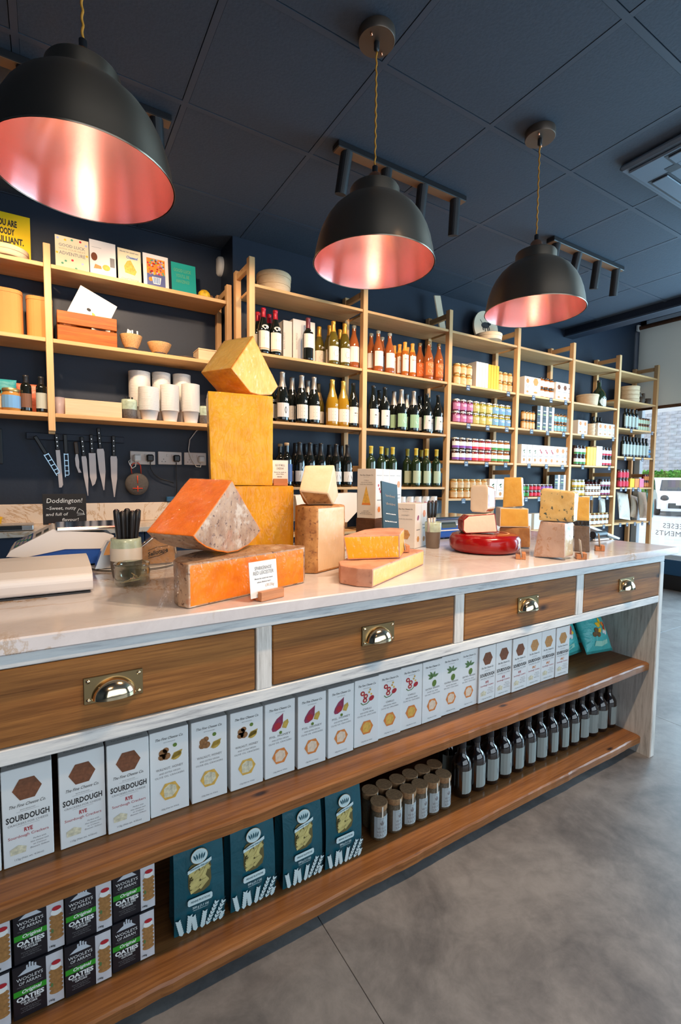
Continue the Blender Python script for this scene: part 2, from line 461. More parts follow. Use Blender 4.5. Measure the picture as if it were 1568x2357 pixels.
# window wall: riser, header, end pier
mb = MB()
mb.box(XR, XR + .14, YF, BACK, 0, .34, 'navy_wall'); mb.box(XR, XR + .14, YF, BACK, 3.18, 3.45, 'navy_wall')
mb.box(XR, XR + .14, YF, -2.4, .34, 3.18, 'navy_wall')
struct(mb.build('wall_right'))
mat('riser_blue', (0.02, 0.09, 0.2), 0.4)
mb = MB(); mb.box(XR - .02, XR - .001, YF, BACK - .001, .17, .345, 'riser_blue'); mb.box(XR - .035, XR - .001, YF, BACK - .001, 0, .17, 'black_plastic')
struct(mb.build('baseboard_right'))

# suspended ceiling: grid of bars, each tile a piece
def ceiling():
    mb = MB()
    mb.box(XL, BAYX, YF, RECESS, CEIL + .03, CEIL + .06, 'ceiling_grid')
    i0 = int(math.floor((XL - GX0) / GS)); i1 = int(math.floor((BAYX - GX0) / GS))
    j0 = int(math.floor((YF - GY0) / GS)); j1 = int(math.floor((RECESS - GY0) / GS))
    bw = .012
    for i in range(i0 + 1, i1 + 1):
        x = GX0 + GS * i; mb.box(x - bw, x + bw, YF, RECESS, CEIL - .001, CEIL + .03, 'ceiling_grid')
    for j in range(j0 + 1, j1 + 1):
        y = GY0 + GS * j; mb.box(XL, BAYX, y - bw, y + bw, CEIL - .0014, CEIL + .03, 'ceiling_grid')
    c = struct(mb.build('ceiling'))
    tile = MB().box(-.2876, .2854, -.2876, .2854, CEIL, CEIL + .03, 'navy_ceiling', .0012).mesh('ceiling_tile')
    for i in range(i0, i1 + 1):
        for j in range(j0, j1 + 1):
            x0, x1 = max(XL, GX0 + GS * i), min(BAYX, GX0 + GS * (i + 1)); y0, y1 = max(YF, GY0 + GS * j), min(RECESS, GY0 + GS * (j + 1))
            if x1 - x0 < .08 or y1 - y0 < .08: continue
            if (2 <= i <= 3 and j < 0 and j >= -2): pass
            o = link('ceiling_tile', tile, c, ((x0 + x1) / 2, (y0 + y1) / 2, 0))
            o.scale = ((x1 - x0) / GS, (y1 - y0) / GS, 1)
ceiling()
# downstand at the edge of the suspended ceiling and the taller window bay behind it
mb = MB(); mb.box(BAYX, BAYX + .14, YF, BACK, CEIL - .075, 3.4, 'navy_wall'); struct(mb.build('trim_1'))
mb = MB(); mb.box(BAYX - .012, BAYX, YF, BACK, CEIL - .075, CEIL - .06, 'ceiling_grid'); struct(mb.build('trim_2'))
mb = MB(); mb.box(BAYX, XR + .14, YF, BACK, 3.4, 3.46, 'navy_ceiling'); struct(mb.build('ceiling_bay'))

# window with frame, glass and mirrored lettering on the glass
def glass_pane_mat():
    m, nt, b = new_mat('window_glass')
    out = nt.nodes['Material Output']; tr = nt.nodes.new('ShaderNodeBsdfTransparent'); gl = nt.nodes.new('ShaderNodeBsdfGlossy')
    gl.inputs['Roughness'].default_value = 0.02; mx = nt.nodes.new('ShaderNodeMixShader'); mx.inputs[0].default_value = 0.06
    nt.links.new(tr.outputs[0], mx.inputs[1]); nt.links.new(gl.outputs[0], mx.inputs[2]); nt.links.new(mx.outputs[0], out.inputs['Surface'])
    nt.nodes.remove(b)
glass_pane_mat()
mat('frame_pale', (0.55, 0.68, 0.78), 0.4)
def window():
    w = thing('window_1', 'tall shop window with pale frame beside the shelving', 'window'); del w['category']; struct(w)
    mb = MB()
    mb.box(XR + .02, XR + .09, BACK - .07, BACK, .345, 3.18, 'frame_pale', .004)
    mb.box(XR + .02, XR + .09, -2.4, -2.33, .345, 3.18, 'frame_pale', .004); mb.box(XR + .02, XR + .09, .36, .43, .345, 3.18, 'frame_pale', .004)
    mb.box(XR + .02, XR + .09, -2.4, BACK, .345, .40, 'frame_pale', .004); mb.box(XR + .02, XR + .09, -2.4, BACK, 3.12, 3.18, 'frame_pale', .004)
    mb.build('window_frame', w)
    MB().box(XR, XR + .16, YF, BACK, .335, .352, 'frame_pale', .003).build('window_sill', w)
    for y0, y1 in ((-2.33, .36), (.43, BACK - .07)):
        MB().box(XR + .05, XR + .056, y0, y1, .40, 3.12, 'window_glass').build('pane', w)
    mat('glass_letter', (0.55, 0.62, 0.68), 0.5)
    a = Art((XR + .045, 0, 0), (0, -1, 0), (0, 0, 1), .001)
    p = at(1528, 1212, X=XR); q = at(1520, 1227, X=XR)
    for t, pt, h in (('CHEESES', at(1522, 1215, X=XR), .06), ('ACCOMPANIMENTS', at(1505, 1231, X=XR), .06)):
        vs, fs, wd = text_geo(t, 0.0, 0.0, 1.1)
        a.text(t, -pt.y + wd * h * 1.38 / 2, pt.z, h, 'glass_letter', 0.0, 0, 1.1, mirror=True)
    a.build('window_lettering', w)
window()
def blind_mat():
    m, nt, b = new_mat('blind_fabric'); out = nt.nodes['Material Output']; tl = nt.nodes.new('ShaderNodeBsdfTranslucent'); tl.inputs['Color'].default_value = (.62, .62, .58, 1); df = nt.nodes.new('ShaderNodeBsdfDiffuse'); df.inputs['Color'].default_value = (.7, .7, .66, 1)
    mx = nt.nodes.new('ShaderNodeMixShader'); mx.inputs[0].default_value = .45; nt.links.new(df.outputs[0], mx.inputs[1]); nt.links.new(tl.outputs[0], mx.inputs[2]); nt.links.new(mx.outputs[0], out.inputs['Surface']); nt.nodes.remove(b)
blind_mat()
def blind():
    b = thing('roller_blind', 'cream roller blind pulled halfway down the shop window', 'blind', (0, 0, 0))
    MB().box(XR - .052, XR - .05, -.2, BACK - .03, 2.13, 3.075, 'blind_fabric').build('blind_fabric', b)
    MB().cyl((XR - .05, -.2, 3.085), (XR - .05, BACK - .03, 3.085), .025, .025, 'walnut_wood', 14).build('roller_tube', b)
    MB().box(XR - .062, XR - .042, -.2, BACK - .03, 2.10, 2.135, 'walnut_wood', .004).build('bottom_bar', b)
    MB().box(XR - .09, XR - .004, BACK - .03, BACK - .005, 3.05, 3.12, 'white_plastic', .004).build('bracket', b)
blind()

# ================================================================== street outside
mat('asphalt', (0.50, 0.52, 0.54), 0.9, var=0.08, scale=3)
mat('hedge_green', (0.10, 0.30, 0.045), 0.9)
mat('grey_brick', (0.36, 0.37, 0.40), 0.9, var=0.2, scale=3)
mat('mortar', (0.5, 0.5, 0.5), 0.9)
mat('car_white', (0.80, 0.82, 0.84), 0.25, coat=0.5)
mat('car_glass', (0.03, 0.04, 0.05), 0.1)
mat('rail_dark', (0.10, 0.13, 0.14), 0.6)
struct(MB().box(XR + .16, 40, -20, 34, -.12, -.06, 'asphalt').build('ground_outside'))
def outside():
    h = thing('hedge', 'clipped green hedge behind railings across the street', 'hedge', (30, 0, -.06))
    mb = MB(); random.seed(3)
    for k in range(5200):
        y = random.uniform(9, 18); z = random.uniform(0, 2.0); x = random.uniform(-.25, .3) if random.random() < .3 else -.25 + random.gauss(0, .07)
        r = random.uniform(.05, .11); d = Vector((random.gauss(0, 1), random.gauss(0, 1), random.gauss(0, 1))).normalized(); e = d.orthogonal()
        f = d.cross(e); c = Vector((x, y, z))
        mb.add([c - e * r, c + f * r * .6, c + e * r, c - f * r * .6], [(0, 1, 2, 3)], 'hedge_green')
    lv = mb.build('leaves', h); lv['kind'] = 'stuff'
    MB().box(-.2, .4, 9, 18, 0, 1.95, 'hedge_green').build('hedge_body', h)
    r = thing('railing', 'dark iron railing standing in front of the hedge', 'fence', (28.6, 0, -.06))
    bar = MB().box(-.012, .012, -.012, .012, 0, 1.35, 'rail_dark').mesh('bar')
    for k in range(48): link('bar', bar, r, (0, 10.0 + k * .15, 0))
    for z in (.15, 1.2): MB().box(-.02, .02, 9.9, 17.3, z, z + .04, 'rail_dark').build('rail', r)
    b = thing('street_building', 'grey brick building across the street', 'building', (38, 8, -.06))
    MB().box(.03, 1.0, 0, 22, 0, 12, 'mortar').build('wall', b)
    brick = MB().box(0, .05, .01, .99, .01, .24, 'grey_brick', .012).mesh('brick')
    for j in range(20):
        for i in range(12): link('brick', brick, b, (0, 3 + i * 1.0 + (j % 2) * .5, 1.4 + j * .25))
    c = thing('parked_car', 'white car parked across the pavement outside the window', 'car', (22.5, 9.6, -.06), (0, 0, .5))
    # car local: length along x (front at -x), width along y
    prof = [(-2.1, .28), (-2.15, .5), (-2.08, .72), (-1.75, .86), (-1.0, .98), (-.35, 1.42), (.3, 1.52), (1.3, 1.48), (1.95, 1.05), (2.12, .9), (2.12, .3)]
    t = MB(); t.prism(list(reversed(prof)), -.85, .85, 'car_white', 'y'); t.build('body', c)
    MB().prism(list(reversed([(-.92, 1.0), (-.36, 1.38), (.3, 1.46), (1.25, 1.42), (1.7, 1.05)])), -.86, .86, 'car_glass', 'y').build('side_windows', c)
    MB().add([(-1.03, -.72, .985), (-1.03, .72, .985), (-.38, .62, 1.42), (-.38, -.62, 1.42)], [(0, 1, 2, 3)], 'car_glass').build('windscreen', c)
    for y in (-.62, .62):
        MB().lathe([(.02, -2.13), (.14, -2.1), (.15, -2.02)], 'car_glass', 14, (0, y, .68), axis='x').build('headlight', c)
    MB().box(-2.17, -2.1, -.5, .5, .32, .52, 'black_plastic', .01).build('grille', c)
    MB().box(-2.185, -2.165, -.26, .26, .44, .55, 'white_paper', .004).build('number_plate', c)
    for x in (-1.35, 1.3):
        for y in (-.8, .8):
            MB().lathe([(.16, -.1), (.31, -.1), (.33, -.05), (.33, .05), (.31, .1), (.16, .1)], 'black_plastic', 20, (x, y, .33), axis='y').build('wheel', c)
outside()

# ================================================================== pendant lamps
mat('bulb_glow', (1.0, 0.78, 0.56), 0.4, emis=150.0)
def pendant(x, y, label, first=None):
    if first: return copy_thing(first, (x, y, 0), label=label)
    p = thing('pendant_lamp', label, 'pendant lamp', (x, y, 0), group='dark pendant lamps over the counter')
    z0 = 2.025
    outer = [(.222, 0), (.219, .012), (.214, .045), (.206, .08), (.194, .115), (.177, .148), (.155, .178), (.128, .203), (.104, .217), (.092, .222), (.090, .228), (.090, .262), (.086, .268), (.02, .272)]
    s = MB().lathe([(r, z0 + z) for r, z in outer], 'gunmetal', 56, cap=False)
    s.lathe([(.222, z0), (.2235, z0 + .003), (.222, z0 + .006)], 'gunmetal', 56, cap=False).build('shade', p)
    inner = [(r - .003, z) for r, z in outer[:10]] + [(.085, .225), (.084, .26), (.0, .262)]
    MB().lathe([(r, z0 + z + .0012) for r, z in reversed(inner)], 'copper_lining', 56, cap=False).build('shade_lining', p)
    MB().lathe([(.0, z0 + .168), (.014, z0 + .170), (.022, z0 + .180), (.024, z0 + .192), (.019, z0 + .212), (.011, z0 + .226), (.010, z0 + .232)], 'bulb_glow', 14).build('bulb', p)
    MB().lathe([(.014, z0 + .226), (.014, z0 + .262)], 'copper_fitting', 14).build('bulb_holder', p)
    MB().lathe([(.030, z0 + .270), (.032, z0 + .285), (.026, z0 + .292), (.026, z0 + .312), (.020, z0 + .32), (.013, z0 + .325), (.0, z0 + .326)], 'copper_fitting', 18).build('lamp_cap', p)
    MB().lathe([(.010, z0 + .322), (.010, z0 + .348), (.005, z0 + .352), (0, z0 + .353)], 'black_plastic', 12).build('cord_grip', p)
    pts = [(.0016 * math.cos(k * 1.1), .0016 * math.sin(k * 1.1), z0 + .35 + k * .0062) for k in range(int((CEIL - .06 - z0 - .35) / .0062) + 1)]
    MB().tube(pts, .0033, 'gold_cord', 6).build('cord', p)
    c = MB().lathe([(.064, CEIL - .034), (.066, CEIL - .031), (.066, CEIL - .001)], 'canopy_metal', 32)
    c.build('canopy', p)
    for s in (-1, 1): MB().lathe([(.0, CEIL - .044), (.004, CEIL - .043), (.004, CEIL - .034)], 'copper_fitting', 10, (s * .038, s * .022, 0)).build('screw', p)
    MB().lathe([(.005, CEIL - .064), (.010, CEIL - .058), (.010, CEIL - .034)], 'black_plastic', 12).build('canopy_grip', p)
    return p
mat('canopy_metal', (0.13, 0.10, 0.08), 0.45, 0.8)
p1 = pendant(1.045, 1.482, 'dark metal pendant lamp with copper lining, middle of the three')
pendant(0.110, 1.482, 'largest, nearest dark pendant lamp at the left edge', p1)
pendant(1.957, 1.475, 'dark pendant lamp nearest the window, farthest of the three', p1)

# ================================================================== spotlight tracks
mat('painted_warm_light', (0.20, 0.10, 0.05), 0.6)  # brown stands in for warm light on the black bars' undersides
def track(x0, y, n, label, targets, power, ang, L=.84, tilt=(0, .35)):
    t = thing('spotlight_bar', label, 'spotlight', (x0, y, CEIL))
    MB().box(0, L, -.03, .03, -.03, -.001, 'black_metal', .003).build('bar', t)
    MB().box(.004, L - .004, -.026, .026, -.032, -.0298, 'painted_warm_light').build('painted_lit_underside', t)  # thin sheet added to carry the painted warm light, no real part
    for k in range(n):
        x = .06 + (L - .12) * k / (n - 1)
        tg = Vector(targets[k % len(targets)]); d = (tg - Vector((x0 + x, y, CEIL - .06))).normalized()
        # the cans lean towards what they light, seen as ribbed cylinders
        d = (d * .55 + Vector((0, 0, -1))).normalized()
        top = Vector((x, 0, -.045)); bot = top + d * .16
        s = MB(); s.cyl(top - d * .02, bot, .029, .029, 'black_metal', 20, smooth=False)
        s.cyl((x, 0, -.03), top, .012, .012, 'black_metal', 10)
        q = s.build('spot_can', t)
        spot('spotlight_beam', Vector((x0, y, CEIL)) + bot + d * .012, tg, power, ang)
SH = 2.95
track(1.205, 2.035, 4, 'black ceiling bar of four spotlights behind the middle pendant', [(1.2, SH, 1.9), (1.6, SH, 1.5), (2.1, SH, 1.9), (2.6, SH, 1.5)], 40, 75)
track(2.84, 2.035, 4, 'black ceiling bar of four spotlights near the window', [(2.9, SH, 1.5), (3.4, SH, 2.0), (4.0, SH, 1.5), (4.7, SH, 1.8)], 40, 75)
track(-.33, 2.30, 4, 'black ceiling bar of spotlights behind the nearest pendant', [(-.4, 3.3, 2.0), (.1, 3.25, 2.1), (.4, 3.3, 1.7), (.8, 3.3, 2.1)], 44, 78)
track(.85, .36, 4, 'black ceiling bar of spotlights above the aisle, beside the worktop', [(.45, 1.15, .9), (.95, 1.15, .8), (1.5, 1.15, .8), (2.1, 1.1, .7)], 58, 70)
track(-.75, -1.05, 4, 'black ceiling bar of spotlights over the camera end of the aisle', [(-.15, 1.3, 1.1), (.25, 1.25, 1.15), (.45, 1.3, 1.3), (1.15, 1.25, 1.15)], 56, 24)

# ================================================================== ceiling cassette, alarm sensor
mat('cassette_grey', (0.10, 0.14, 0.19), 0.5)
mat('cassette_dark', (0.015, 0.02, 0.03), 0.6)
def cassette():
    a = thing('air_conditioner', 'square ceiling air conditioning cassette painted blue grey', 'air conditioner', (2.49, 1.41, CEIL - .001))
    S = .92
    mb = MB(); mb.box(0, S, -S, 0, -.035, -.003, 'cassette_grey', .012); mb.build('surround', a)
    MB().box(.03, S - .03, -S + .03, -.03, -.048, -.034, 'cassette_grey', .01).build('panel', a)
    for x0, x1, y0, y1 in ((.20, S - .20, -.135, -.06), (.20, S - .20, -S + .06, -S + .135), (.06, .135, -S + .2, -.2), (S - .135, S - .06, -S + .2, -.2)):
        s = MB().box(x0 - .012, x1 + .012, y0 - .012, y1 + .012, -.0495, -.047, 'cassette_dark').build('slot', a)
        MB().box(x0, x1, y0, y1, -.056, -.0495, 'cassette_grey', .006).build('louvre', s)
    g = MB().box(.2, S - .2, -S + .2, -.2, -.0505, -.047, 'cassette_dark').build('grille', a)
    bar = MB().box(.215, S - .215, -.006, .002, -.055, -.0505, 'cassette_grey').mesh('grille_bar')
    for k in range(26): link('grille_bar', bar, g, (0, -.22 - k * .0185, 0))
    for s1, s2 in ((0, 0),): MB().box(.145, .2, -.2, -.145, -.0495, -.048, 'cassette_dark').build('corner_cover', a)
cassette()
mb = MB(); c = at(510, 615, X=RET)
mb.lathe([(.0, -.035), (.05, -.034), (.062, -.026), (.066, -.014), (.066, 0)], 'white_plastic', 28, axis='x')
o = mb.build('alarm_sensor', None, (RET - .002, c.y, c.z)); tag(o, 'round white alarm sensor on the wall step above the shelves', 'sensor')

# ================================================================== counter
CT, CB, CFY = .956, .926, 1.0244
CX1, CIN = 2.313, 2.280
mat('drawer_gap', (0.01, 0.01, 0.01), 0.9)
def live_board(name, parent, x0, x1, y0, y1, z0, z1, m, amp=.004, n=60, seed=0):
    vs = []; fs = []; prof = 8
    for i in range(n + 1):
        x = x0 + (x1 - x0) * i / n
        a = noise.noise((x * 6 + seed, 1.7, 0)) * amp + noise.noise((x * 25 + seed, 4.1, 2)) * amp * .5
        b = noise.noise((x * 9 + seed, 7.7, 0)) * amp * .7 + noise.noise((x * 40 + seed, 2.1, 5)) * amp * .4
        c = .007 + noise.noise((x * 15 + seed, 9.3, 3)) * .003
        ring = [(y0 + a, z0 + .004), (y0 + a - .001, z1 - c + b * .5), (y0 + a + c * .45, z1 - .0022), (y0 + a + c + .004, z1), (y1, z1), (y1, z0), (y0 + a + .012, z0), (y0 + a + .003, z0 + .001)]
        vs += [(x, y, z) for y, z in ring]
    for i in range(n):
        for k in range(prof): k2 = (k + 1) % prof; fs.append((i * prof + k, i * prof + k2, (i + 1) * prof + k2, (i + 1) * prof + k))
    fs.append(tuple(range(prof))); fs.append(tuple(reversed(range(n * prof, (n + 1) * prof))))
    mb = MB(); mb.add(vs, [tuple(reversed(f)) for f in fs], m)
    return mb.build(name, parent)
def counter():
    c = thing('counter', 'long whitewashed shop counter with stained wood drawers and open shelves', 'counter', (0, 0, 0))
    XA = -1.25
    MB().box(XA, CX1, CFY, CFY + .03, .892, CB - .001, 'whitewashed_paint', .002).build('top_rail', c)
    MB().box(XA, CIN, CFY, CFY + .03, .712, .742, 'whitewashed_paint', .002).build('bottom_rail', c)
    drs = [(-.845, -.242), (-.20, .404), (.443, 1.041), (1.081, 1.663), (1.708, 2.281)]
    for (a, b), (a2, b2) in zip(drs, drs[1:]):
        MB().box(b, a2, CFY + .0005, CFY + .03, .742, .892, 'whitewashed_paint_upright', .002).build('divider', c)
    MB().box(CIN, CX1, CFY - .0005, 1.84, 0, .892, 'whitewashed_paint_upright', .003).build('end_panel', c)
    MB().box(CIN - .002, CIN, CFY + .002, 1.44, 0, .71, 'whitewashed_paint_upright').build('end_panel_lining', c)
    MB().box(XA - .03, XA, CFY, 1.84, 0, .892, 'whitewashed_paint_upright', .003).build('end_panel', c)
    for k in range(7): MB().box(XA, CIN - .002, 1.445, 1.46, .01 + k * .13, .138 + k * .13, 'walnut_wood', .003).build('back_board', c)
    MB().box(XA, CIN - .002, CFY + .03, 1.445, .735, .742, 'walnut_wood').build('drawer_base', c)
    # drawers with cup handles
    hd = MB()
    hd.box(-.054, .054, -.004, 0, -.0265, .0265, 'brass_antique', .0012)
    n, m2 = 18, 8; vs = []
    for i in range(m2 + 1):
        ph = (PI / 2) * i / m2
        for k in range(n + 1):
            t = PI * k / n
            vs.append((.040 * math.cos(t) * math.cos(ph) ** .8 if i else .040 * math.cos(t), -.0035 - .027 * math.sin(ph), -.016 + .036 * math.sin(t) * math.cos(ph) ** .8))
    # shell: half ellipsoid open downwards
    vs = []
    for i in range(m2 + 1):
        t = PI * .5 * i / m2                       # 0 at plate .. 90deg out
        for k in range(n + 1):
            a = PI * k / n
            vs.append((.041 * math.cos(a) * math.cos(t * .92), -.0035 - .027 * math.sin(t), -.0175 + .037 * math.sin(a) * math.cos(t * .92)))
    fs = [(i * (n + 1) + k, (i + 1) * (n + 1) + k, (i + 1) * (n + 1) + k + 1, i * (n + 1) + k + 1) for i in range(m2) for k in range(n)]
    hd.add(vs, fs, 'brass_polished', True)
    last = [m2 * (n + 1) + k for k in range(n + 1)]
    hd.add(vs, [tuple(last)], 'brass_polished', True)
    for sx in (-.046, .046):
        for sz in (-.019, .019): hd.lathe([(.0042, -.0045), (.004, -.0058), (.0, -.0066)], 'brass_polished', 8, (sx, 0, sz), axis='y')
    hme = hd.mesh('cup_handle')
    for k, (a, b) in enumerate(drs):
        d = MB().box(a + .003, b - .003, CFY + .002, CFY + .024, .745, .8895, 'stained_wood', .0025).build('drawer', c)
        MB().box(a, b, CFY + .022, CFY + .03, .742, .892, 'drawer_gap').build('drawer_recess', c)
        link('cup_handle', hme, d, ((a + b) / 2 + .012 * (k != 1) - .0 , CFY + .002, .822))
    live_board('shelf', c, XA, CIN - .003, 1.047, 1.444, .396, .432, 'shelf_wood', .004, 130, 3)
    live_board('shelf', c, XA, CIN - .003, 1.070, 1.444, .046, .083, 'shelf_wood', .004, 130, 8)
mat('panel_inner', (0.30, 0.26, 0.23), 0.6, var=0.15, scale=15)
counter()
def worktop():
    me = MB().box(-1.29, 2.36, .991, 1.90, CB, CT, 'veined_quartz', .003)
    o = me.build('worktop'); tag(o, 'white quartz worktop with gold veins on the long counter', 'worktop')
worktop()
# ================================================================== pine shelving on the back wall
SHY = 2.846
POSTS = [1.10, 1.945, 2.768, 3.597, 4.418, 5.242, 6.048]
LEV = [[2.437, 2.027, 1.61, 1.187, .87, .40], [2.437, 2.027, 1.61, 1.187, .87, .40],
       [2.437, 2.027, 1.716, 1.403, 1.092, .784, .42], [2.437, 2.027, 1.72, 1.403, 1.095, .784, .42],
       [2.437, 2.027, 1.72, 1.41, 1.095, .784, .42], [2.437, 2.135, 1.83, 1.522, 1.182, .788, .42]]
BAYN = ['first bay', 'second bay', 'third bay', 'fourth bay', 'fifth bay', 'window bay']
LEVN = ['top shelf', 'second shelf', 'third shelf', 'fourth shelf', 'fifth shelf', 'sixth shelf']
def frame_meshes(h, depth):
    fp = MB().box(-.019, .019, 0, .044, 0, h, 'pine_z', .0025).mesh('front_post')
    bp = MB().box(-.019, .019, depth - .044, depth, 0, h, 'pine_z', .0025).mesh('back_post')
    return fp, bp
def shelving():
    s = thing('shelving_unit', 'long pine shelving unit of six bays against the back wall', 'shelves', (0, SHY, 0))
    fp, bp = frame_meshes(2.592, .288)
    rl = MB().box(-.013, .013, .044, .244, 0, .04, 'pine_y', .002).mesh('side_rail')
    for x in POSTS:
        link('front_post', fp, s, (x, 0, 0)); link('back_post', bp, s, (x, 0, 0))
        for z in (2.53, 1.3, .2): link('side_rail', rl, s, (x, 0, z))
    brd = {}
    for i in range(6):
        x0, x1 = POSTS[i] + .0195, POSTS[i + 1] - .0195
        me = MB().box(-(x1 - x0) / 2, (x1 - x0) / 2, .006, .283, -.018, 0, 'pine_x', .0015).mesh('shelf_board')
        for z in LEV[i]: link('shelf_board', me, s, ((x0 + x1) / 2, 0, z))
shelving()
LEV = [[z + .0008 for z in l] for l in LEV]

# ------------------------------------------------------------------ generic goods
ORD = ['leftmost', 'second from left', 'third from left', 'fourth from left', 'fifth from left', 'sixth from left', 'seventh from left', 'eighth from left', 'ninth from left', 'tenth from left', 'eleventh from left', 'twelfth from left']
def shx(u, yo=.05): return at(u, 1050, Y=SHY + yo).x
def contents_mat(name, col): return mat(name, col, 0.12, coat=0.6, var=0.12, scale=30)
def jar_thing(name, label, cat, loc, r, h, body, lid, lab, group, band=None, art=None):
    t = thing(name, label, cat, loc, group=group)
    n = 14; bh = h * .86
    MB().lathe([(r * .9, 0), (r, h * .05), (r, bh * .84), (r * .86, bh * .95), (r * .84, bh)], body, n).build('jar_body', t)
    MB().lathe([(r * .9, bh), (r * .92, bh + .002), (r * .92, h - .002), (r * .87, h)], lid, n).build('lid', t)
    if lab:
        a = Art((0, 0, 0), (1, 0, 0), (0, 0, 1), .0006, r)
        a.rect(-r * 1.35, h * .12, r * 1.35, h * .68, lab)
        if band: a.up().rect(-r * 1.35, h * .13, r * 1.35, h * .32, band)
        if art: a.up().rect(-r * .6, h * .42, r * .6, h * .47, art).rect(-r * .75, h * .52, r * .75, h * .57, art)
        a.build('jar_label', t)
    return t
_used = {}
def jar_rows(bay, lev, u0, u1, n, rows, h, look, body, lid, lab, band=None, art=None, yo=.03, cat='jar', name='jar', rmax=.04, skip_label=False):
    z = LEV[bay][lev]; xa, xb = max(shx(u0, yo), POSTS[bay] + .021), min(shx(u1, yo), POSTS[bay + 1] - .021); p = (xb - xa) / n; r = min(p * .485, rmax)
    first = None
    for j in range(rows):
        for i in range(n):
            rn = '' if rows == 1 else (' bottom row,' if j == 0 else ' top row,')
            pos = ORD[i] if n > 1 else 'single'
            lb = f'{look},{rn} {pos}, {BAYN[bay]}, {LEVN[lev]}'
            loc = (xa + p * (i + .5), SHY + yo + r, z + j * h)
            g = f'{look}s, {BAYN[bay]}, {LEVN[lev]}'
            if first is None: first = jar_thing(name, lb, cat, loc, r, h, body, lid, lab, g, band, art)
            else: copy_thing(first, loc, label=lb)
        # a second rank behind the front one, where the photograph shows depth
    return r
# bottles --------------------------------------------------------------------
PROF = {
 'burgundy': [(.0, .004), (.030, .0), (.0375, .006), (.0385, .02), (.0385, .15), (.036, .172), (.029, .196), (.0205, .218), (.0155, .238), (.0145, .262), (.0145, .290)],
 'champagne': [(.0, .004), (.034, .0), (.042, .006), (.043, .02), (.043, .145), (.040, .17), (.031, .2), (.021, .228), (.0165, .25), (.0155, .27), (.0155, .302)],
 'bordeaux': [(.0, .004), (.030, .0), (.0365, .005), (.037, .02), (.037, .178), (.034, .196), (.024, .211), (.0155, .222), (.0145, .238), (.0145, .295)],
 'slim': [(.0, .003), (.022, .0), (.028, .005), (.0285, .02), (.0285, .165), (.026, .182), (.018, .205), (.0135, .222), (.013, .265)],
 'square': [(.0, .003), (.022, .0), (.0265, .004), (.027, .012), (.027, .145), (.024, .16), (.014, .17), (.0125, .18), (.0125, .215)],
}
def bottle_mesh(kind, glass, cap, cap_from, h):
    pr = PROF[kind]; H = pr[-1][1]; k = h / H
    b = MB().lathe([(r, z * k) for r, z in pr], glass, 18)
    zc = cap_from * h; rn = None
    pts = [(r, z * k) for r, z in pr if z * k > zc]
    def rad(z):
        for (r0, z0), (r1, z1) in zip(pr, pr[1:]):
            if z0 * k <= z <= z1 * k: return r0 + (r1 - r0) * (z - z0 * k) / max(1e-6, (z1 - z0) * k)
        return pr[-1][0]
    c = MB().lathe([(rad(zc) + .0008, zc)] + [(r + .0008, z) for r, z in pts[:-1]] + [(pts[-1][0] + .001, h - .012), (pts[-1][0] + .002, h - .01), (pts[-1][0] + .002, h), (pts[-1][0] - .002, h + .0015)], cap, 14)
    return b, c
_bot = {}
def bottle(bay, lev, u, yo, style, label, cat='bottle', zoff=None, loc=None, rotz=0.0):
    if loc is None:
        R0 = PROF[STY[style][0]][4][0] + .021; loc = (min(max(shx(u, yo), POSTS[bay] + R0), POSTS[bay + 1] - R0), SHY + yo, LEV[bay][lev])
    if style in _bot: return copy_thing(_bot[style], loc, rotz, label)
    kind, glass, cap, cf, h, lab, l0, l1, art, price, group = STY[style]
    t = thing('bottle' if cat == 'bottle' else cat, label, cat, loc, (0, 0, rotz), group)
    b, c = bottle_mesh(kind, glass, cap, cf, h); b.build('bottle_body', t); c.build('capsule', t)
    R = PROF[kind][4][0]
    if lab:
        a = Art((0, 0, 0), (1, 0, 0), (0, 0, 1), .0005, R)
        a.rect(-R * 1.25, h * l0, R * 1.25, h * l1, lab); a.up()
        if art: art(a, R, h, l0, l1)
        a.build('bottle_label', t)
    if price:
        zz = h * (l1 + .045)
        a = Art((0, 0, 0), (1, 0, 0), (0, 0, 1), .0012, R)
        a.text(price, R * .25, zz, .017, 'ink_white', .01, .15); a.build('price_mark', t)
    _bot[style] = t
    return t
mat('glass_dark', (0.008, 0.010, 0.008), 0.06, coat=0.8)
mat('glass_green', (0.018, 0.035, 0.012), 0.06, coat=0.8)
mat('glass_olive', (0.10, 0.075, 0.01), 0.07, coat=0.8)
mat('glass_yellow', (0.40, 0.21, 0.012), 0.07, coat=0.7)
mat('glass_rose', (0.36, 0.095, 0.025), 0.07, coat=0.8)
mat('glass_orange', (0.50, 0.14, 0.02), 0.07, coat=0.8)
mat('cap_red', (0.42, 0.012, 0.03), 0.3, 0.3); mat('cap_gold', (0.78, 0.40, 0.06), 0.3, 0.5); mat('cap_plum', (0.16, 0.03, 0.04), 0.35)
mat('cap_silver', (0.38, 0.35, 0.32), 0.35, 0.6); mat('cap_bronze', (0.22, 0.14, 0.06), 0.4, 0.5); mat('cap_orange', (0.85, 0.36, 0.05), 0.35)
mat('cap_black', (0.02, 0.02, 0.022), 0.35); mat('cap_yellow', (0.62, 0.45, 0.05), 0.4); mat('cap_grey', (0.30, 0.29, 0.24), 0.4); mat('cap_foil_bright', (0.85, 0.55, 0.12), 0.25, 0.7)
mat('label_cream', (0.76, 0.69, 0.58), 0.6); mat('label_white', (0.80, 0.76, 0.70), 0.6); mat('label_green', (0.36, 0.55, 0.34), 0.6)
mat('label_orange', (0.80, 0.17, 0.03), 0.6); mat('label_blue', (0.06, 0.10, 0.25), 0.5); mat('label_sage', (0.52, 0.60, 0.42), 0.6)
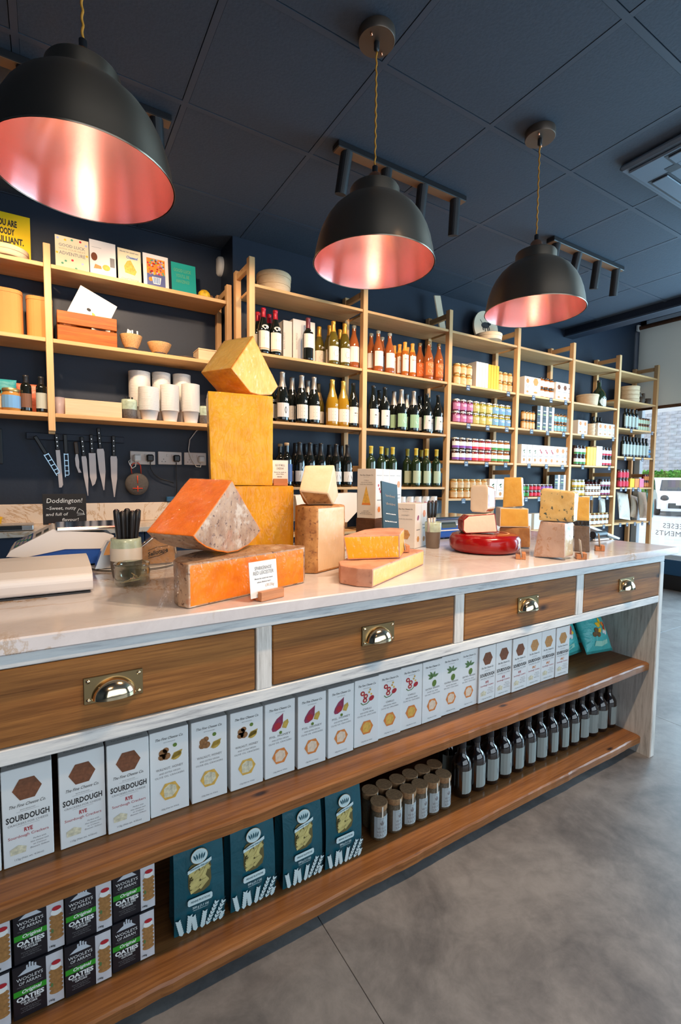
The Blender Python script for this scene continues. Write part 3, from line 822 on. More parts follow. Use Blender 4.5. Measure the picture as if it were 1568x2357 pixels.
mat('ink_tan', (0.45, 0.30, 0.18), 0.6)
def art_lines(a, R, h, l0, l1):
    m = h * (l0 + l1) / 2
    for k in (-.35, 0, .3): a.rect(-R * .5, m + k * h * (l1 - l0) * .8 - .0012, R * .5, m + k * h * (l1 - l0) * .8 + .0012, 'ink_grey')
def art_scroll(a, R, h, l0, l1):
    a.rect(-R * 1.25, h * l0 + .004, R * 1.25, h * l0 + .012, 'ink_tan')
    for y in (.55, .62): a.rect(-R * .6, h * (l0 + (l1 - l0) * y), R * .6, h * (l0 + (l1 - l0) * y) + .002, 'ink_tan')
    a.ell(0, h * (l1 + .085), R * .62, .012, 'label_cream')
def art_zero(a, R, h, l0, l1):
    m = h * (l0 + l1) / 2; a.ell(R * .15, m, .008, .022, 'ink', 18); a.up().ell(R * .15, m, .0035, .015, 'label_white', 14)
def art_mum(a, R, h, l0, l1):
    m = h * (l0 + l1) / 2; a.text('M U', R * .1, m + .008, .011, 'ink', .02); a.rect(-R * .4, m - .006, R * .4, m - .004, 'ink')
def art_mum2(a, R, h, l0, l1):
    art_mum(a, R, h, l0, l1); a.poly([(-R * 1.2, h * l0), (-R * .5, h * l0), (-R * .9, h * l1), (-R * 1.2, h * l1)], 'label_green')
def art_ring(a, R, h, l0, l1):
    m = h * (l0 + l1) / 2; a.ell(R * .2, m, .019, .022, 'label_white'); a.up().ell(R * .2, m, .014, .017, 'label_green')
def art_hill(a, R, h, l0, l1):
    z = h * l0 + .006; a.poly([(-R, z), (R, z), (R * .8, z + .012), (R * .3, z + .02), (-R * .2, z + .03), (-R * .7, z + .014)], 'ink_grey'); a.rect(-R * .3, h * l1 - .012, R * .3, h * l1 - .010, 'ink')
def art_casa(a, R, h, l0, l1):
    m = h * (l0 + (l1 - l0) * .72); a.scrib(0, m, R * 1.3, .007, 'ink_orange', 4); art_lines(a, R, h, l0, l0 + (l1 - l0) * .5)
def art_fruit(a, R, h, l0, l1):
    for x, y, r in ((-.4, .3, .014), (.35, .25, .012), (.1, .7, .014), (-.5, .8, .01), (.7, .75, .011)): a.ell(R * x, h * (l0 + (l1 - l0) * y), r, r, 'fruit_pale')
    a.up().ell(R * .35, h * (l0 + (l1 - l0) * .3), .006, .006, 'ink_red')
mat('fruit_pale', (0.85, 0.45, 0.25), 0.6)
def art_leafy(a, R, h, l0, l1):
    m = h * (l0 + (l1 - l0) * .35); a.ell(R * .3, m, .012, .012, 'label_green'); a.rect(-R * .7, h * l1 - .014, -R * .1, h * l1 - .012, 'ink_grey')
def art_arch(a, R, h, l0, l1):
    m = h * l0; a.poly([(-.02, m + .01), (.02, m + .01), (.02, m + .03), (.008, m + .05), (-.012, m + .045)], 'ink'); a.up().rect(-.012, m + .014, .01, m + .03, 'label_white')
def art_circle(a, R, h, l0, l1):
    m = h * (l0 + l1) / 2; a.ell(R * .1, m, .018, .022, 'ink_tan'); a.up().ell(R * .12, m, .0165, .0205, 'label_cream'); a.up().ell(R * .3, m - .015, .003, .003, 'ink_red')
G0 = 'bottles on the pine shelving'
STY = {
 'red39': ('burgundy', 'glass_dark', 'cap_red', .80, .295, 'label_cream', .10, .50, art_scroll, '39', G0),
 'port': ('bordeaux', 'glass_dark', 'cap_plum', .76, .285, 'label_white', .30, .62, art_lines, '22', G0),
 'gold39': ('burgundy', 'glass_olive', 'cap_gold', .76, .30, 'label_cream', .10, .42, art_circle, '39', G0),
 'rose': ('burgundy', 'glass_rose', 'cap_grey', .93, .30, 'label_white', .14, .50, art_hill, None, G0),
 'casa': ('slim', 'glass_orange', 'cap_orange', .74, .255, 'label_white', .14, .62, art_casa, None, G0),
 'fruit': ('burgundy', 'glass_rose', 'cap_bronze', .92, .30, 'label_orange', .12, .46, art_fruit, None, G0),
 'zero': ('champagne', 'glass_dark', 'cap_silver', .70, .325, 'label_white', .10, .38, art_zero, '36', G0),
 'spark26': ('champagne', 'glass_dark', 'cap_silver', .74, .32, 'label_cream', .10, .39, art_lines, '26', G0),
 'goldspark': ('champagne', 'glass_yellow', 'cap_foil_bright', .62, .32, 'label_cream', .10, .38, art_lines, '29', G0),
 'bronzespark': ('champagne', 'glass_olive', 'cap_bronze', .62, .315, 'label_cream', .10, .36, None, None, G0),
 'mum': ('burgundy', 'glass_dark', 'cap_black', .95, .315, 'label_white', .10, .46, art_mum, '21', G0),
 'mumgreen': ('burgundy', 'glass_dark', 'cap_black', .95, .31, 'label_white', .10, .44, art_mum2, '21', G0),
 'ring': ('champagne', 'glass_dark', 'cap_silver', .66, .315, 'label_green', .10, .42, art_ring, '20', G0),
 'arch19': ('burgundy', 'glass_dark', 'cap_black', .72, .30, 'label_white', .12, .36, art_arch, '19', G0),
 'bluelab': ('bordeaux', 'glass_dark', 'cork_pale', .94, .29, 'label_blue', .12, .52, None, None, G0),
 'yellowcap': ('bordeaux', 'glass_green', 'cap_yellow', .82, .30, 'label_sage', .10, .42, art_leafy, None, G0),
 'oil': ('square', 'glass_dark', 'cap_black', .86, .225, 'label_sage2', .12, .62, None, None, G0),
}
mat('cork_pale', (0.55, 0.36, 0.2), 0.8); mat('label_sage2', (0.52, 0.56, 0.50), 0.6)
def wines():
    B, C, D = 1, 2, 3
    for k, (u, yo, w) in enumerate(((607, .07, 'front left'), (634, .07, 'front right'), (595, .16, 'back left'), (620, .16, 'back right'))):
        bottle(0, B, u, yo, 'red39', f'red capped wine bottle with cream label, {w}, first bay second shelf')
    bottle(0, B, 708, .055, 'port', 'plum capped dark bottle standing before the white gift box')
    for u, yo, w in ((765, .06, 'front left'), (791, .06, 'front right'), (757, .15, 'behind left'), (780, .19, 'behind middle'), (733, .215, 'far left')):
        bottle(0, B, u, yo, 'gold39', f'gold capped wine bottle, {w} of its cluster, first bay')
    for u, yo, b, w in ((828, .06, 0, 'left of the second post'), (867, .06, 1, 'front left'), (893, .06, 1, 'front right'), (851, .14, 1, 'back left'), (876, .17, 1, 'back middle')):
        bottle(b, B, u, yo, 'rose', f'rose wine bottle with hill label, {w}, second shelf')
    for u, yo, w in ((928, .05, 'front left'), (945, .05, 'front right'), (916, .12, 'back left'), (934, .15, 'back middle'), (904, .17, 'far left')):
        bottle(1, B, u, yo, 'casa', f'slim orange wine bottle with orange cap, {w}, second bay')
    for u, yo, w in ((982, .06, 'front left'), (1005, .06, 'front right'), (962, .13, 'back left'), (988, .18, 'back right')):
        bottle(1, B, u, yo, 'fruit', f'rose wine bottle with orange fruit label, {w}, second bay')
    bottle(0, C, 650, .06, 'zero', 'sparkling wine bottle with a white zero label')
    bottle(0, C, 622, .15, 'spark26', 'silver topped bottle half hidden by the cheddar tower')
    for u, yo, w in ((694, .06, 'front left'), (722, .06, 'front right'), (672, .15, 'back left'), (708, .18, 'back right')):
        bottle(0, C, u, yo, 'spark26', f'silver topped dark sparkling bottle, {w}, first bay third shelf')
    for u, yo, w in ((764, .06, 'front left'), (789, .06, 'front right'), (762, .17, 'back left'), (789, .17, 'back right')):
        bottle(0, C, u, yo, 'goldspark', f'gold foil sparkling wine bottle, {w}, first bay')
    bottle(0, C, 732, .215, 'bronzespark', 'dark bronze foil sparkling bottle behind the gold ones')
    for u, yo, w in ((830, .06, 'left of the second post'),): bottle(0, C, u, yo, 'mum', f'black topped bottle with white label, {w}')
    for u, yo, w in ((858, .05, 'leftmost'), (884, .05, 'second from left'), (871, .17, 'behind the leftmost pair')):
        bottle(1, C, u, yo, 'mum', f'black topped wine bottle with white letter label, {w}, second bay')
    for u, yo, w in ((922, .05, 'front left'), (950, .05, 'front right'), (905, .14, 'back left'), (934, .18, 'back right')):
        bottle(1, C, u, yo, 'ring', f'silver topped bottle with green ring label, {w}, second bay')
    for u, yo, w in ((980, .05, 'front left'), (1006, .05, 'front right'), (964, .16, 'back left'), (992, .18, 'back right')):
        bottle(1, C, u, yo, 'mumgreen', f'black bottle with white and green label, {w}, second bay')
    bottle(0, D, 660, .05, 'bluelab', 'corked dark bottle with dark blue label beside the cheddar tower')
    bottle(0, D, 645, .16, 'bluelab', 'corked dark bottle half hidden behind the blue labelled one')
    for k, (u, yo, w) in enumerate(((690, .06, 'leftmost'), (714, .06, 'second'), (739, .06, 'third'), (774, .06, 'fourth'), (800, .06, 'rightmost'), (680, .16, 'back row left'), (703, .17, 'back row second'), (726, .17, 'back row third'), (758, .16, 'back row fourth'), (785, .17, 'back row right'), (800, .25, 'beside the second post'))):
        bottle(0, D, u, yo, 'arch19', f'tall black wine bottle with white arch label, {w}, first bay')
    for u, yo, w in ((854, .06, 'leftmost'), (878, .06, 'second'), (904, .06, 'third'), (958, .05, 'fourth'), (982, .05, 'fifth'), (1005, .05, 'rightmost'), (890, .17, 'behind the left trio'), (938, .14, 'behind the box'), (970, .18, 'behind the right trio')):
        bottle(1, D, u, yo, 'yellowcap', f'yellow capped green wine bottle, {w}, second bay fourth shelf')
wines()
def carton(name, label, cat, loc, w, d, h, m, art=None, group=None, rotz=0, chamfer=.0015):
    """box standing on loc (centre of its front bottom edge)."""
    t = thing(name, label, cat, loc, (0, 0, rotz), group)
    MB().box(-w / 2, w / 2, 0, d, 0, h, m, chamfer).build('carton', t)
    if art:
        a = Art((0, 0, 0), (1, 0, 0), (0, 0, 1), .0005); art(a, w, h); a.build('front_print', t)
    return t
def shelf_box(bay, lev, u0, u1, d, h, m, label, art=None, yo=.02, cat='box', name='box'):
    xa, xb = max(shx(u0, yo), POSTS[bay] + .021), min(shx(u1, yo), POSTS[bay + 1] - .021)
    return carton(name, label, cat, ((xa + xb) / 2, SHY + yo, LEV[bay][lev]), (xb - xa) - .002, d, h, m, art)
mat('carton_white', (0.72, 0.66, 0.60), 0.6); mat('carton_cream', (0.72, 0.66, 0.56), 0.6); mat('carton_yellow', (0.90, 0.46, 0.01), 0.5)
mat('cracker_brown', (0.20, 0.075, 0.035), 0.8, var=0.25, scale=120); mat('cracker_tan', (0.52, 0.26, 0.09), 0.8, var=0.2, scale=120)
mat('fig_purple', (0.28, 0.03, 0.08), 0.6, var=0.25, scale=90); mat('leaf_green', (0.10, 0.19, 0.06), 0.6)
def hexa(a, x, y, r, m): a.poly([(x + r * math.cos(PI / 3 * k), y + r * math.sin(PI / 3 * k)) for k in range(6)], m)
def art_hex(a, w, h): hexa(a, 0, h * .76, w * .27, 'ink_orange'); a.rect(-w * .3, h * .5, w * .3, h * .52, 'ink_grey').rect(-w * .25, h * .42, w * .25, h * .44, 'ink_grey'); a.ell(0, h * .18, w * .2, h * .06, 'cracker_tan')
def art_hex2(a, w, h): hexa(a, 0, h * .72, w * .27, 'cracker_brown'); a.rect(-w * .3, h * .45, w * .3, h * .47, 'ink_grey'); a.ell(0, h * .15, w * .2, h * .06, 'cracker_tan')
def art_olive(a, w, h): a.leaf(-w * .2, h * .66, w * .4, w * .06, .3, 'leaf_green'); a.leaf(-w * .1, h * .62, w * .34, w * .05, .9, 'leaf_green'); a.ell(w * .05, h * .58, w * .07, w * .09, 'leaf_green'); hexa(a, 0, h * .2, w * .2, 'cracker_tan'); a.rect(-w * .3, h * .38, w * .3, h * .4, 'ink_grey')
def art_chil(a, w, h):
    for x, y in ((-.1, .74), (.05, .66), (.18, .6)): a.ell(w * x, h * y, w * .1, w * .1, 'ink_red')
    hexa(a, 0, h * .2, w * .22, 'ink_orange'); a.rect(-w * .3, h * .4, w * .3, h * .42, 'ink_grey')
def art_figs(a, w, h): a.ell(-w * .05, h * .68, w * .14, w * .2, 'fig_purple', rot=-.5); hexa(a, 0, h * .2, w * .22, 'cracker_tan'); a.rect(-w * .3, h * .4, w * .3, h * .42, 'ink_grey')
def art_bulk(a, w, h): a.text('RAMOS PINTO', -w * .3, h * .5, .012, 'ink', 0, rot=PI / 2)
def stock():
    hny = contents_mat('honey', (0.50, 0.24, 0.06)); drk = contents_mat('dark_preserve', (0.045, 0.014, 0.012)); red = contents_mat('red_preserve', (0.22, 0.02, 0.02))
    olv = contents_mat('olive_pickle', (0.32, 0.26, 0.03)); amb = contents_mat('amber_preserve', (0.30, 0.10, 0.02)); mau = contents_mat('mauve_preserve', (0.14, 0.025, 0.06))
    mat('lid_gold', (0.55, 0.38, 0.15), 0.35, 0.7); mat('lid_black', (0.02, 0.02, 0.022), 0.3); mat('lid_silver', (0.55, 0.53, 0.5), 0.3, 0.8)
    for n, c in (('lab_kraft', (0.72, 0.50, 0.27)), ('lab_mauve', (0.47, 0.16, 0.33)), ('lab_olive', (0.50, 0.47, 0.16)), ('lab_blue', (0.16, 0.36, 0.62)), ('lab_purple', (0.22, 0.06, 0.36)), ('lab_red', (0.70, 0.03, 0.07)), ('lab_green', (0.06, 0.30, 0.07)), ('lab_teal', (0.20, 0.46, 0.50)), ('lab_yellow', (0.85, 0.48, 0.02)), ('lab_plum', (0.30, 0.03, 0.10)), ('lab_pink', (0.75, 0.20, 0.32)), ('lab_violet', (0.33, 0.14, 0.48))): mat(n, c, .6)
    W = 'white_paper'
    # top shelf of the third bay: cheese boards
    z = LEV[2][0]
    # second shelf, third bay
    jar_rows(2, 1, 1046, 1086, 3, 2, .086, 'kraft labelled honey jar', hny, 'lid_gold', 'lab_kraft', art='ink_tan')
    for k, (a0, b0) in enumerate(((1058, 1072),)): shelf_box(2, 1, a0, b0, .12, .20, 'carton_cream', 'tall cream box behind the honey jars, third bay', None, .11)
    for k in range(4): shelf_box(2, 1, 1091 + k * 7, 1098 + k * 7, .17, .212, 'carton_white', f'slim white book spine, {ORD[k]} of four, third bay', None, .03, 'book', 'book')
    for k in range(4): shelf_box(2, 1, 1119 + k * 6.1, 1125.1 + k * 6.1, .17, .208, 'carton_yellow', f'slim yellow book spine, {ORD[k]} of four, third bay', None, .03, 'book', 'book')
    jar_rows(2, 1, 1144, 1181, 3, 2, .084, 'amber honey jar by the yellow books', hny, 'lid_gold', 'lab_kraft', art='ink_tan')
    for k, (c, m, bd) in enumerate((('mauve', mau, 'lab_mauve'), ('olive', olv, 'lab_olive'), ('blue', olv, 'lab_blue'))):
        jar_rows(2, 2, 1046 + 44.5 * k, 1046 + 44.5 * (k + 1), 3, 2, .098, f'{c} labelled jar', m, 'lid_silver', bd, art=W)
    for k, (c, bd, m) in enumerate((('purple', 'lab_purple', drk), ('red', 'lab_red', red), ('green', 'lab_green', amb))):
        jar_rows(2, 3, 1046 + 44.5 * k, 1046 + 44.5 * (k + 1), 3, 2, .097, f'white jar with {c} band', m, 'lid_silver', W, bd)
    jar_rows(2, 4, 1045, 1128, 6, 2, .080, 'small kraft labelled honey jar', hny, 'lid_gold', 'lab_kraft', art='ink_tan')
    for k in range(3): shelf_box(2, 4, 1129 + 17 * k, 1146 + 17 * k, .06, .165, 'carton_white', f'white cracker carton with olive print, {ORD[k]} of three, third bay', art_olive)
    jar_rows(2, 5, 1046, 1180, 9, 1, .09, 'low dark jar behind the worktop', drk, 'lid_black', W)
    # fourth bay
    for k, (a0, b0) in enumerate(((1202, 1216), (1216, 1239))): shelf_box(3, 1, a0, b0, .06, .165, 'carton_white', f'white carton with orange hexagon, {ORD[k]} of two, fourth bay', art_hex)
    jar_rows(3, 1, 1240, 1273, 3, 2, .093, 'dark amber jar with white label', amb, 'lid_black', W)
    for k in range(3): shelf_box(3, 1, 1274 + 14 * k, 1288 + 14 * k, .06, .165, 'carton_white', f'white carton with brown hexagon, {ORD[k]} of three, fourth bay', art_hex2)
    jar_rows(3, 2, 1202, 1231, 4, 2, .084, 'squat kraft labelled jar', hny, 'lid_black', 'lab_kraft')
    mat('pack_black', (0.02, 0.022, 0.025), .5); mat('pack_green', (0.35, 0.5, 0.12), .5)
    def art_pack(a, w, h):
        a.rect(w * .1, 0, w * .5, h, 'white_paper'); a.up().rect(-w * .4, h * .25, w * .05, h * .33, 'pack_green').rect(-w * .4, h * .55, w * .05, h * .62, 'white_paper')
    for j in range(2):
        for k in range(3):
            xa, xb = shx(1233 + 13.3 * k, .02), shx(1246 + 13.3 * k, .02)
            carton('packet', f'black and white packet, {"bottom" if j == 0 else "top"} row, {ORD[k]}, fourth bay', 'packet', ((xa + xb) / 2, SHY + .02, LEV[3][2] + j * .112), xb - xa - .004, .06, .112, 'pack_black', art_pack)
    jar_rows(3, 2, 1273, 1305, 4, 2, .09, 'teal labelled jar', amb, 'lid_black', 'lab_teal', art=W)
    shelf_box(3, 2, 1306, 1315, .06, .14, 'carton_white', 'narrow white carton at the right end, fourth bay third shelf')
    arts = [art_olive] * 3 + [art_chil] * 3 + [art_hex] * 3
    for k in range(9): shelf_box(3, 3, 1200 + 12.8 * k, 1212.8 + 12.8 * k, .06, .175, 'carton_white', f'white cracker carton, {ORD[k]} of nine, fourth bay', arts[k])
    for k, (c, bd, n, a0, b0) in enumerate((('green', 'lab_green', 2, 1206, 1224), ('red', 'lab_red', 3, 1224, 1251), ('violet', 'lab_violet', 3, 1251, 1278))):
        jar_rows(3, 4, a0, b0, n, 2, .058, f'little {c} labelled jar', drk, 'lid_silver', bd)
    for j in range(2):
        for k in range(2):
            xa, xb = shx(1279 + 13.2 * k, .02), shx(1292 + 13.2 * k, .02)
            carton('packet', f'black packet, {"bottom" if j == 0 else "top"} row, {ORD[k] if k == 0 else "rightmost"}, fourth bay fifth shelf', 'packet', ((xa + xb) / 2, SHY + .02, LEV[3][4] + j * .105), xb - xa - .004, .06, .105, 'pack_black', art_pack)
    for k in range(3): shelf_box(3, 5, 1205 + 30 * k, 1229 + 30 * k, .07, .15, 'carton_cream', f'cream packet on a low shelf, {ORD[k]} of three, fourth bay')
    # fifth bay
    for k in range(2): shelf_box(4, 2, 1328 + 11 * k, 1339 + 11 * k, .06, .14, 'carton_white', f'white carton with hexagon, {ORD[k]} of two, fifth bay', art_hex)
    for k in range(4): shelf_box(4, 2, 1374 + 11 * k, 1385 + 11 * k, .06, .135, 'carton_white', f'white carton, {ORD[k]} of four, fifth bay third shelf', art_hex)
    for k in range(3): bottle(4, 2, 1362 + 10 * k, .17, 'oil', f'dark oil bottle behind the cartons, {ORD[k]}, fifth bay', 'bottle')
    jar_rows(4, 3, 1326, 1351, 3, 2, .10, 'dark jar with white and green label', drk, 'lid_black', W, 'lab_green')
    for k in range(3): shelf_box(4, 3, 1351.5 + 7 * k, 1358.5 + 7 * k, .12, .19, 'carton_yellow', f'yellow book spine, {ORD[k]} of three, fifth bay', None, .03, 'book', 'book')
    for k in range(2): shelf_box(4, 3, 1373 + 7 * k, 1380 + 7 * k, .12, .205, 'carton_white', f'white book spine, {ORD[k]} of two, fifth bay', None, .03, 'book', 'book')
    jar_rows(4, 3, 1388, 1413, 3, 2, .10, 'white jar with scarlet band', drk, 'lid_black', W, 'lab_red')
    jar_rows(4, 4, 1325, 1352, 3, 2, .084, 'yellow banded white jar', olv, 'lid_silver', W, 'lab_yellow')
    jar_rows(4, 4, 1354, 1388, 5, 2, .060, 'squat clip jar with white tag', amb, 'lid_silver', W)
    jar_rows(4, 4, 1389, 1414, 3, 2, .088, 'white jar with plum band', drk, 'lid_black', W, 'lab_plum')
    jar_rows(4, 4, 1356, 1384, 3, 1, .17, 'tall maroon jar at the back', red, 'lid_black', None, yo=.17)
    jar_rows(4, 5, 1362, 1412, 5, 2, .062, 'low clip jar with white tag', amb, 'lid_gold', W)
    jar_rows(4, 5, 1340, 1360, 2, 2, .07, 'dark lidded jar with white label', drk, 'lid_black', W)
    # window bay
    for k in range(4): bottle(5, 2, 1435 + 8 * k, .05, 'oil', f'dark oil bottle, {ORD[k]} of four, window bay third shelf', 'bottle')
    jar_rows(5, 2, 1466, 1511, 5, 2, .075, 'green topped jar', amb, 'lid_black', 'label_sage', yo=.05)
    for k in range(8): bottle(5, 3, 1433 + 7.6 * k, .05, 'oil', f'dark oil bottle, {ORD[k]} of eight, window bay fourth shelf', 'bottle')
    jar_rows(5, 3, 1493, 1510, 2, 2, .055, 'tiny blue labelled tin', drk, 'lid_silver', 'lab_blue', name='tin', cat='tin')
    jar_rows(5, 4, 1430, 1453, 3, 2, .10, 'red lidded preserve jar', red, 'lid_black', 'lab_red')
    for k, (m, c) in enumerate((('lab_yellow', 'yellow'), ('ink_orange', 'orange'), ('lab_pink', 'pink'))): shelf_box(5, 4, 1454 + 11 * k, 1464 + 11 * k, .05, .10, m, f'small {c} box among jars, window bay')
    jar_rows(5, 4, 1488, 1508, 2, 2, .075, 'dark red jar beside the pink box', red, 'lid_black', 'ink_orange')
stock()
# ================================================================== goods on the counter's open shelves
ZM, ZL = .4335, .0845
mat('cracker_box_white', (0.80, 0.80, 0.78), 0.55)
mat('walnut_nut', (0.26, 0.12, 0.045), 0.8, var=0.35, scale=160); mat('honeycomb', (0.52, 0.34, 0.06), 0.6, var=0.2, scale=90)
mat('blue_cheese_print', (0.68, 0.62, 0.44), 0.7, var=0.3, scale=110); mat('olive_print', (0.12, 0.20, 0.03), 0.5); mat('cream_print', (0.80, 0.62, 0.46), 0.7, var=0.15, scale=80)
mat('gold_print', (0.72, 0.42, 0.08), 0.7, var=0.2, scale=80)
def brand(a, w, y, k=1.0):
    a.text('The Fine Cheese Co.', 0, y, .0062 * k, 'ink', .004, .45, fit=w * .72)
    a.text('BATH ENGLAND', 0, y - .0075 * k, .0022 * k, 'ink_grey', 0, 0, fit=w * .3)
def nuts(a, x, y):
    for dx, dy, r in ((-.012, .004, .008), (-.006, -.004, .008), (-.014, -.004, .007), (-.007, .008, .006)): a.ell(x + dx, y + dy, r, r * .9, 'walnut_nut', 9)
    a.up(); a.poly([(x + .002, y - .013), (x + .02, y - .008), (x + .024, y + .002), (x + .008, y - .001)], 'honeycomb'); a.ell(x + .013, y - .008, .01, .0065, 'honeycomb', 12, .5); a.ell(x + .01, y + .014, .004, .004, 'olive_print', 10)
def figs(a, x, y):
    a.poly([(x - .018, y - .016), (x - .01, y - .017), (x + .001, y - .012), (x + .006, y - .002), (x + .007, y + .02), (x + .004, y + .017), (x - .008, y + .01), (x - .017, y - .002), (x - .02, y - .01)], 'fig_purple')
    a.up().ell(x - .006, y - .006, .008, .0075, 'ink_red', 12, .5); a.poly([(x + .004, y - .012), (x + .014, y - .016), (x + .02, y - .004), (x + .018, y + .004), (x + .008, y)], 'honeycomb'); a.ell(x + .001, y - .022, .0035, .0035, 'olive_print', 10)
def chillies(a, x, y):
    for dx, dy in ((-.013, .012), (-.004, .004), (-.006, -.006)): a.ell(x + dx, y + dy, .0065, .006, 'ink_red', 12)
    a.ell(x + .013, y - .004, .008, .006, 'ink_red', 12, .5); a.line([(x - .018, y - .01), (x - .012, y - .016), (x, y - .015), (x + .008, y - .009)], .0022, 'leaf_green')
    for dx, dy in ((.006, .012), (.012, .006), (.009, .018)): a.ell(x + dx, y + dy, .0028, .0028, 'gold_print', 8)
    a.up()
    for dx, dy in ((-.013, .012), (-.004, .004), (-.006, -.006)): a.ell(x + dx, y + dy, .003, .0028, 'cream_print', 8)
def olives(a, x, y):
    for L, r in ((.022, 2.7), (.02, 2.2), (.018, 3.3), (.02, .3), (.016, 1.2)): a.leaf(x + .002, y + .002, L, .0035, r, 'leaf_green')
    a.up().ell(x + .006, y - .016, .0075, .0095, 'olive_print', 12, -.3)
def cracker(a, x, y, top, under='gold_print'):
    hexa(a, x, y, .021, under); a.up()
    a.poly([(x - .012, y - .012), (x + .004, y - .014), (x + .014, y - .004), (x + .012, y + .01), (x - .002, y + .015), (x - .013, y + .008)], top); a.up()
def face_sour(kind):
    hx = 'cracker_brown' if kind == 'RYE' else 'cracker_tan'
    def f(a, w, h):
        a.poly([(x, .160 + y) for x, y in ((-.026, 0), (-.013, .0225), (.013, .0225), (.026, 0), (.013, -.0225), (-.013, -.0225))], hx)
        brand(a, w, .124, 1.1)
        a.text('SOURDOUGH', 0, .0945, .0125, 'ink', .03, 0, 1.05, fit=w * .86)
        a.text('CRACKERS FOR CHEESE', 0, .0855, .0045, 'ink_grey', .0, 0, 1.0, fit=w * .8)
        a.line([(-.02, .113), (.02, .113)], .0004, 'ink_grey').line([(-.02, .0825), (.02, .0825)], .0004, 'ink_grey')
        a.text(kind, 0, .0685, .0085, 'ink_red' if kind == 'RYE' else 'ink_orange', .03, 0, fit=w * (.17 if kind == 'RYE' else .26))
        a.text('Sourdough Crackers', 0, .058, .0062, 'ink_red', 0, 0, fit=w * .8)
        for k, t in enumerate(('Perfect with', 'blue cheeses such', 'as Colston', 'Bassett Stilton')): a.text(t, .019, .046 - k * .0062, .0035, 'ink_grey', 0, .2, fit=w * (.26, .36, .26, .38)[k])
        a.poly([(-.032, .024), (-.006, .024), (-.004, .036), (-.018, .043), (-.033, .036)], 'blue_cheese_print')
        a.text('115g (Net wt. 4.06oz)', 0, .0105, .0042, 'ink_grey', 0, 0, fit=w * .58)
    return f
def face_olive_oil(pic, name, lines, top, under):
    def f(a, w, h):
        brand(a, w, .184, 1.05)
        a.zoom = (0, .148, 1.25); pic(a, 0, .148)
        a.zoom = None; a.text(name, 0, .110, .006, 'ink_grey', .01, 0, 1.12, fit=w * (.7 if len(name) > 8 else .34))
        for k, t in enumerate(lines): a.text(t, 0, .100 - k * .0085, .0046, 'ink_grey', 0, 0, 1.1, fit=w * (.55 if k == 0 else .76))
        a.zoom = (0, .055, 1.12); cracker(a, 0, .055, top, under); a.zoom = None
        a.text('125g (Net wt. 4.4oz)', 0, .0115, .0038, 'ink_grey', 0, 0, fit=w * .45)
    return f
EV = ('AND EXTRA VIRGIN', 'OLIVE OIL CRACKERS')
FL = {
 'rye': face_sour('RYE'), 'spelt': face_sour('SPELT'),
 'walnut': face_olive_oil(nuts, 'WALNUT, HONEY', EV, 'blue_cheese_print', 'gold_print'),
 'fig': face_olive_oil(figs, 'FIG, HONEY', EV, 'cream_print', 'ink_orange'),
 'chilli': face_olive_oil(chillies, 'CHILLI', EV, 'gold_print', 'ink_orange'),
 'olive': face_olive_oil(olives, 'EXTRA VIRGIN', ('OLIVE OIL AND', 'SEA SALT CRACKERS'), 'cream_print', 'ink_orange'),
}
_cb = {}
mat('box_top_print', (0.16, 0.15, 0.15), 0.6)
def cracker_box(kind, loc, rotz, label, w=.0885, d=.062, h=.2065):
    if kind in _cb: return copy_thing(_cb[kind], loc, rotz, label)
    t = thing('cracker_box', label, 'box', loc, (0, 0, rotz), 'white cracker boxes on the counter shelf')
    MB().box(-w / 2, w / 2, 0, d, 0, h, 'cracker_box_white', .0012).build('carton', t)
    a = Art((0, 0, 0), (1, 0, 0), (0, 0, 1), .0005); FL[kind](a, w, h); a.build('front_print', t)
    a = Art((0, 0, h), (1, 0, 0), (0, 1, 0), .0005)
    if kind in ('rye', 'spelt'): a.text('SOURDOUGH', 0, .03, .010, 'ink', .03, fit=w * .62); a.text(('Rye' if kind == 'rye' else 'Spelt') + ' Sourdough Crackers', 0, .014, .005, 'ink_grey', fit=w * .75)
    else: a.text('OLIVE OIL CRACKERS', 0, .032, .0055, 'ink_grey', fit=w * .75); a.text('FOR ARTISAN CHEESE', 0, .018, .0048, 'ink_grey', fit=w * .6)
    a.build('top_print', t)
    a = Art((w / 2, 0, 0), (0, 1, 0), (0, 0, 1), .0005); a.text('The Fine Cheese Co.', d / 2, .18, .004, 'ink', 0, .4, fit=d * .75); a.rect(.012, .03, .05, .032, 'ink_grey').rect(.012, .04, .05, .042, 'ink_grey'); a.build('side_print', t)
    _cb[kind] = t
    return t
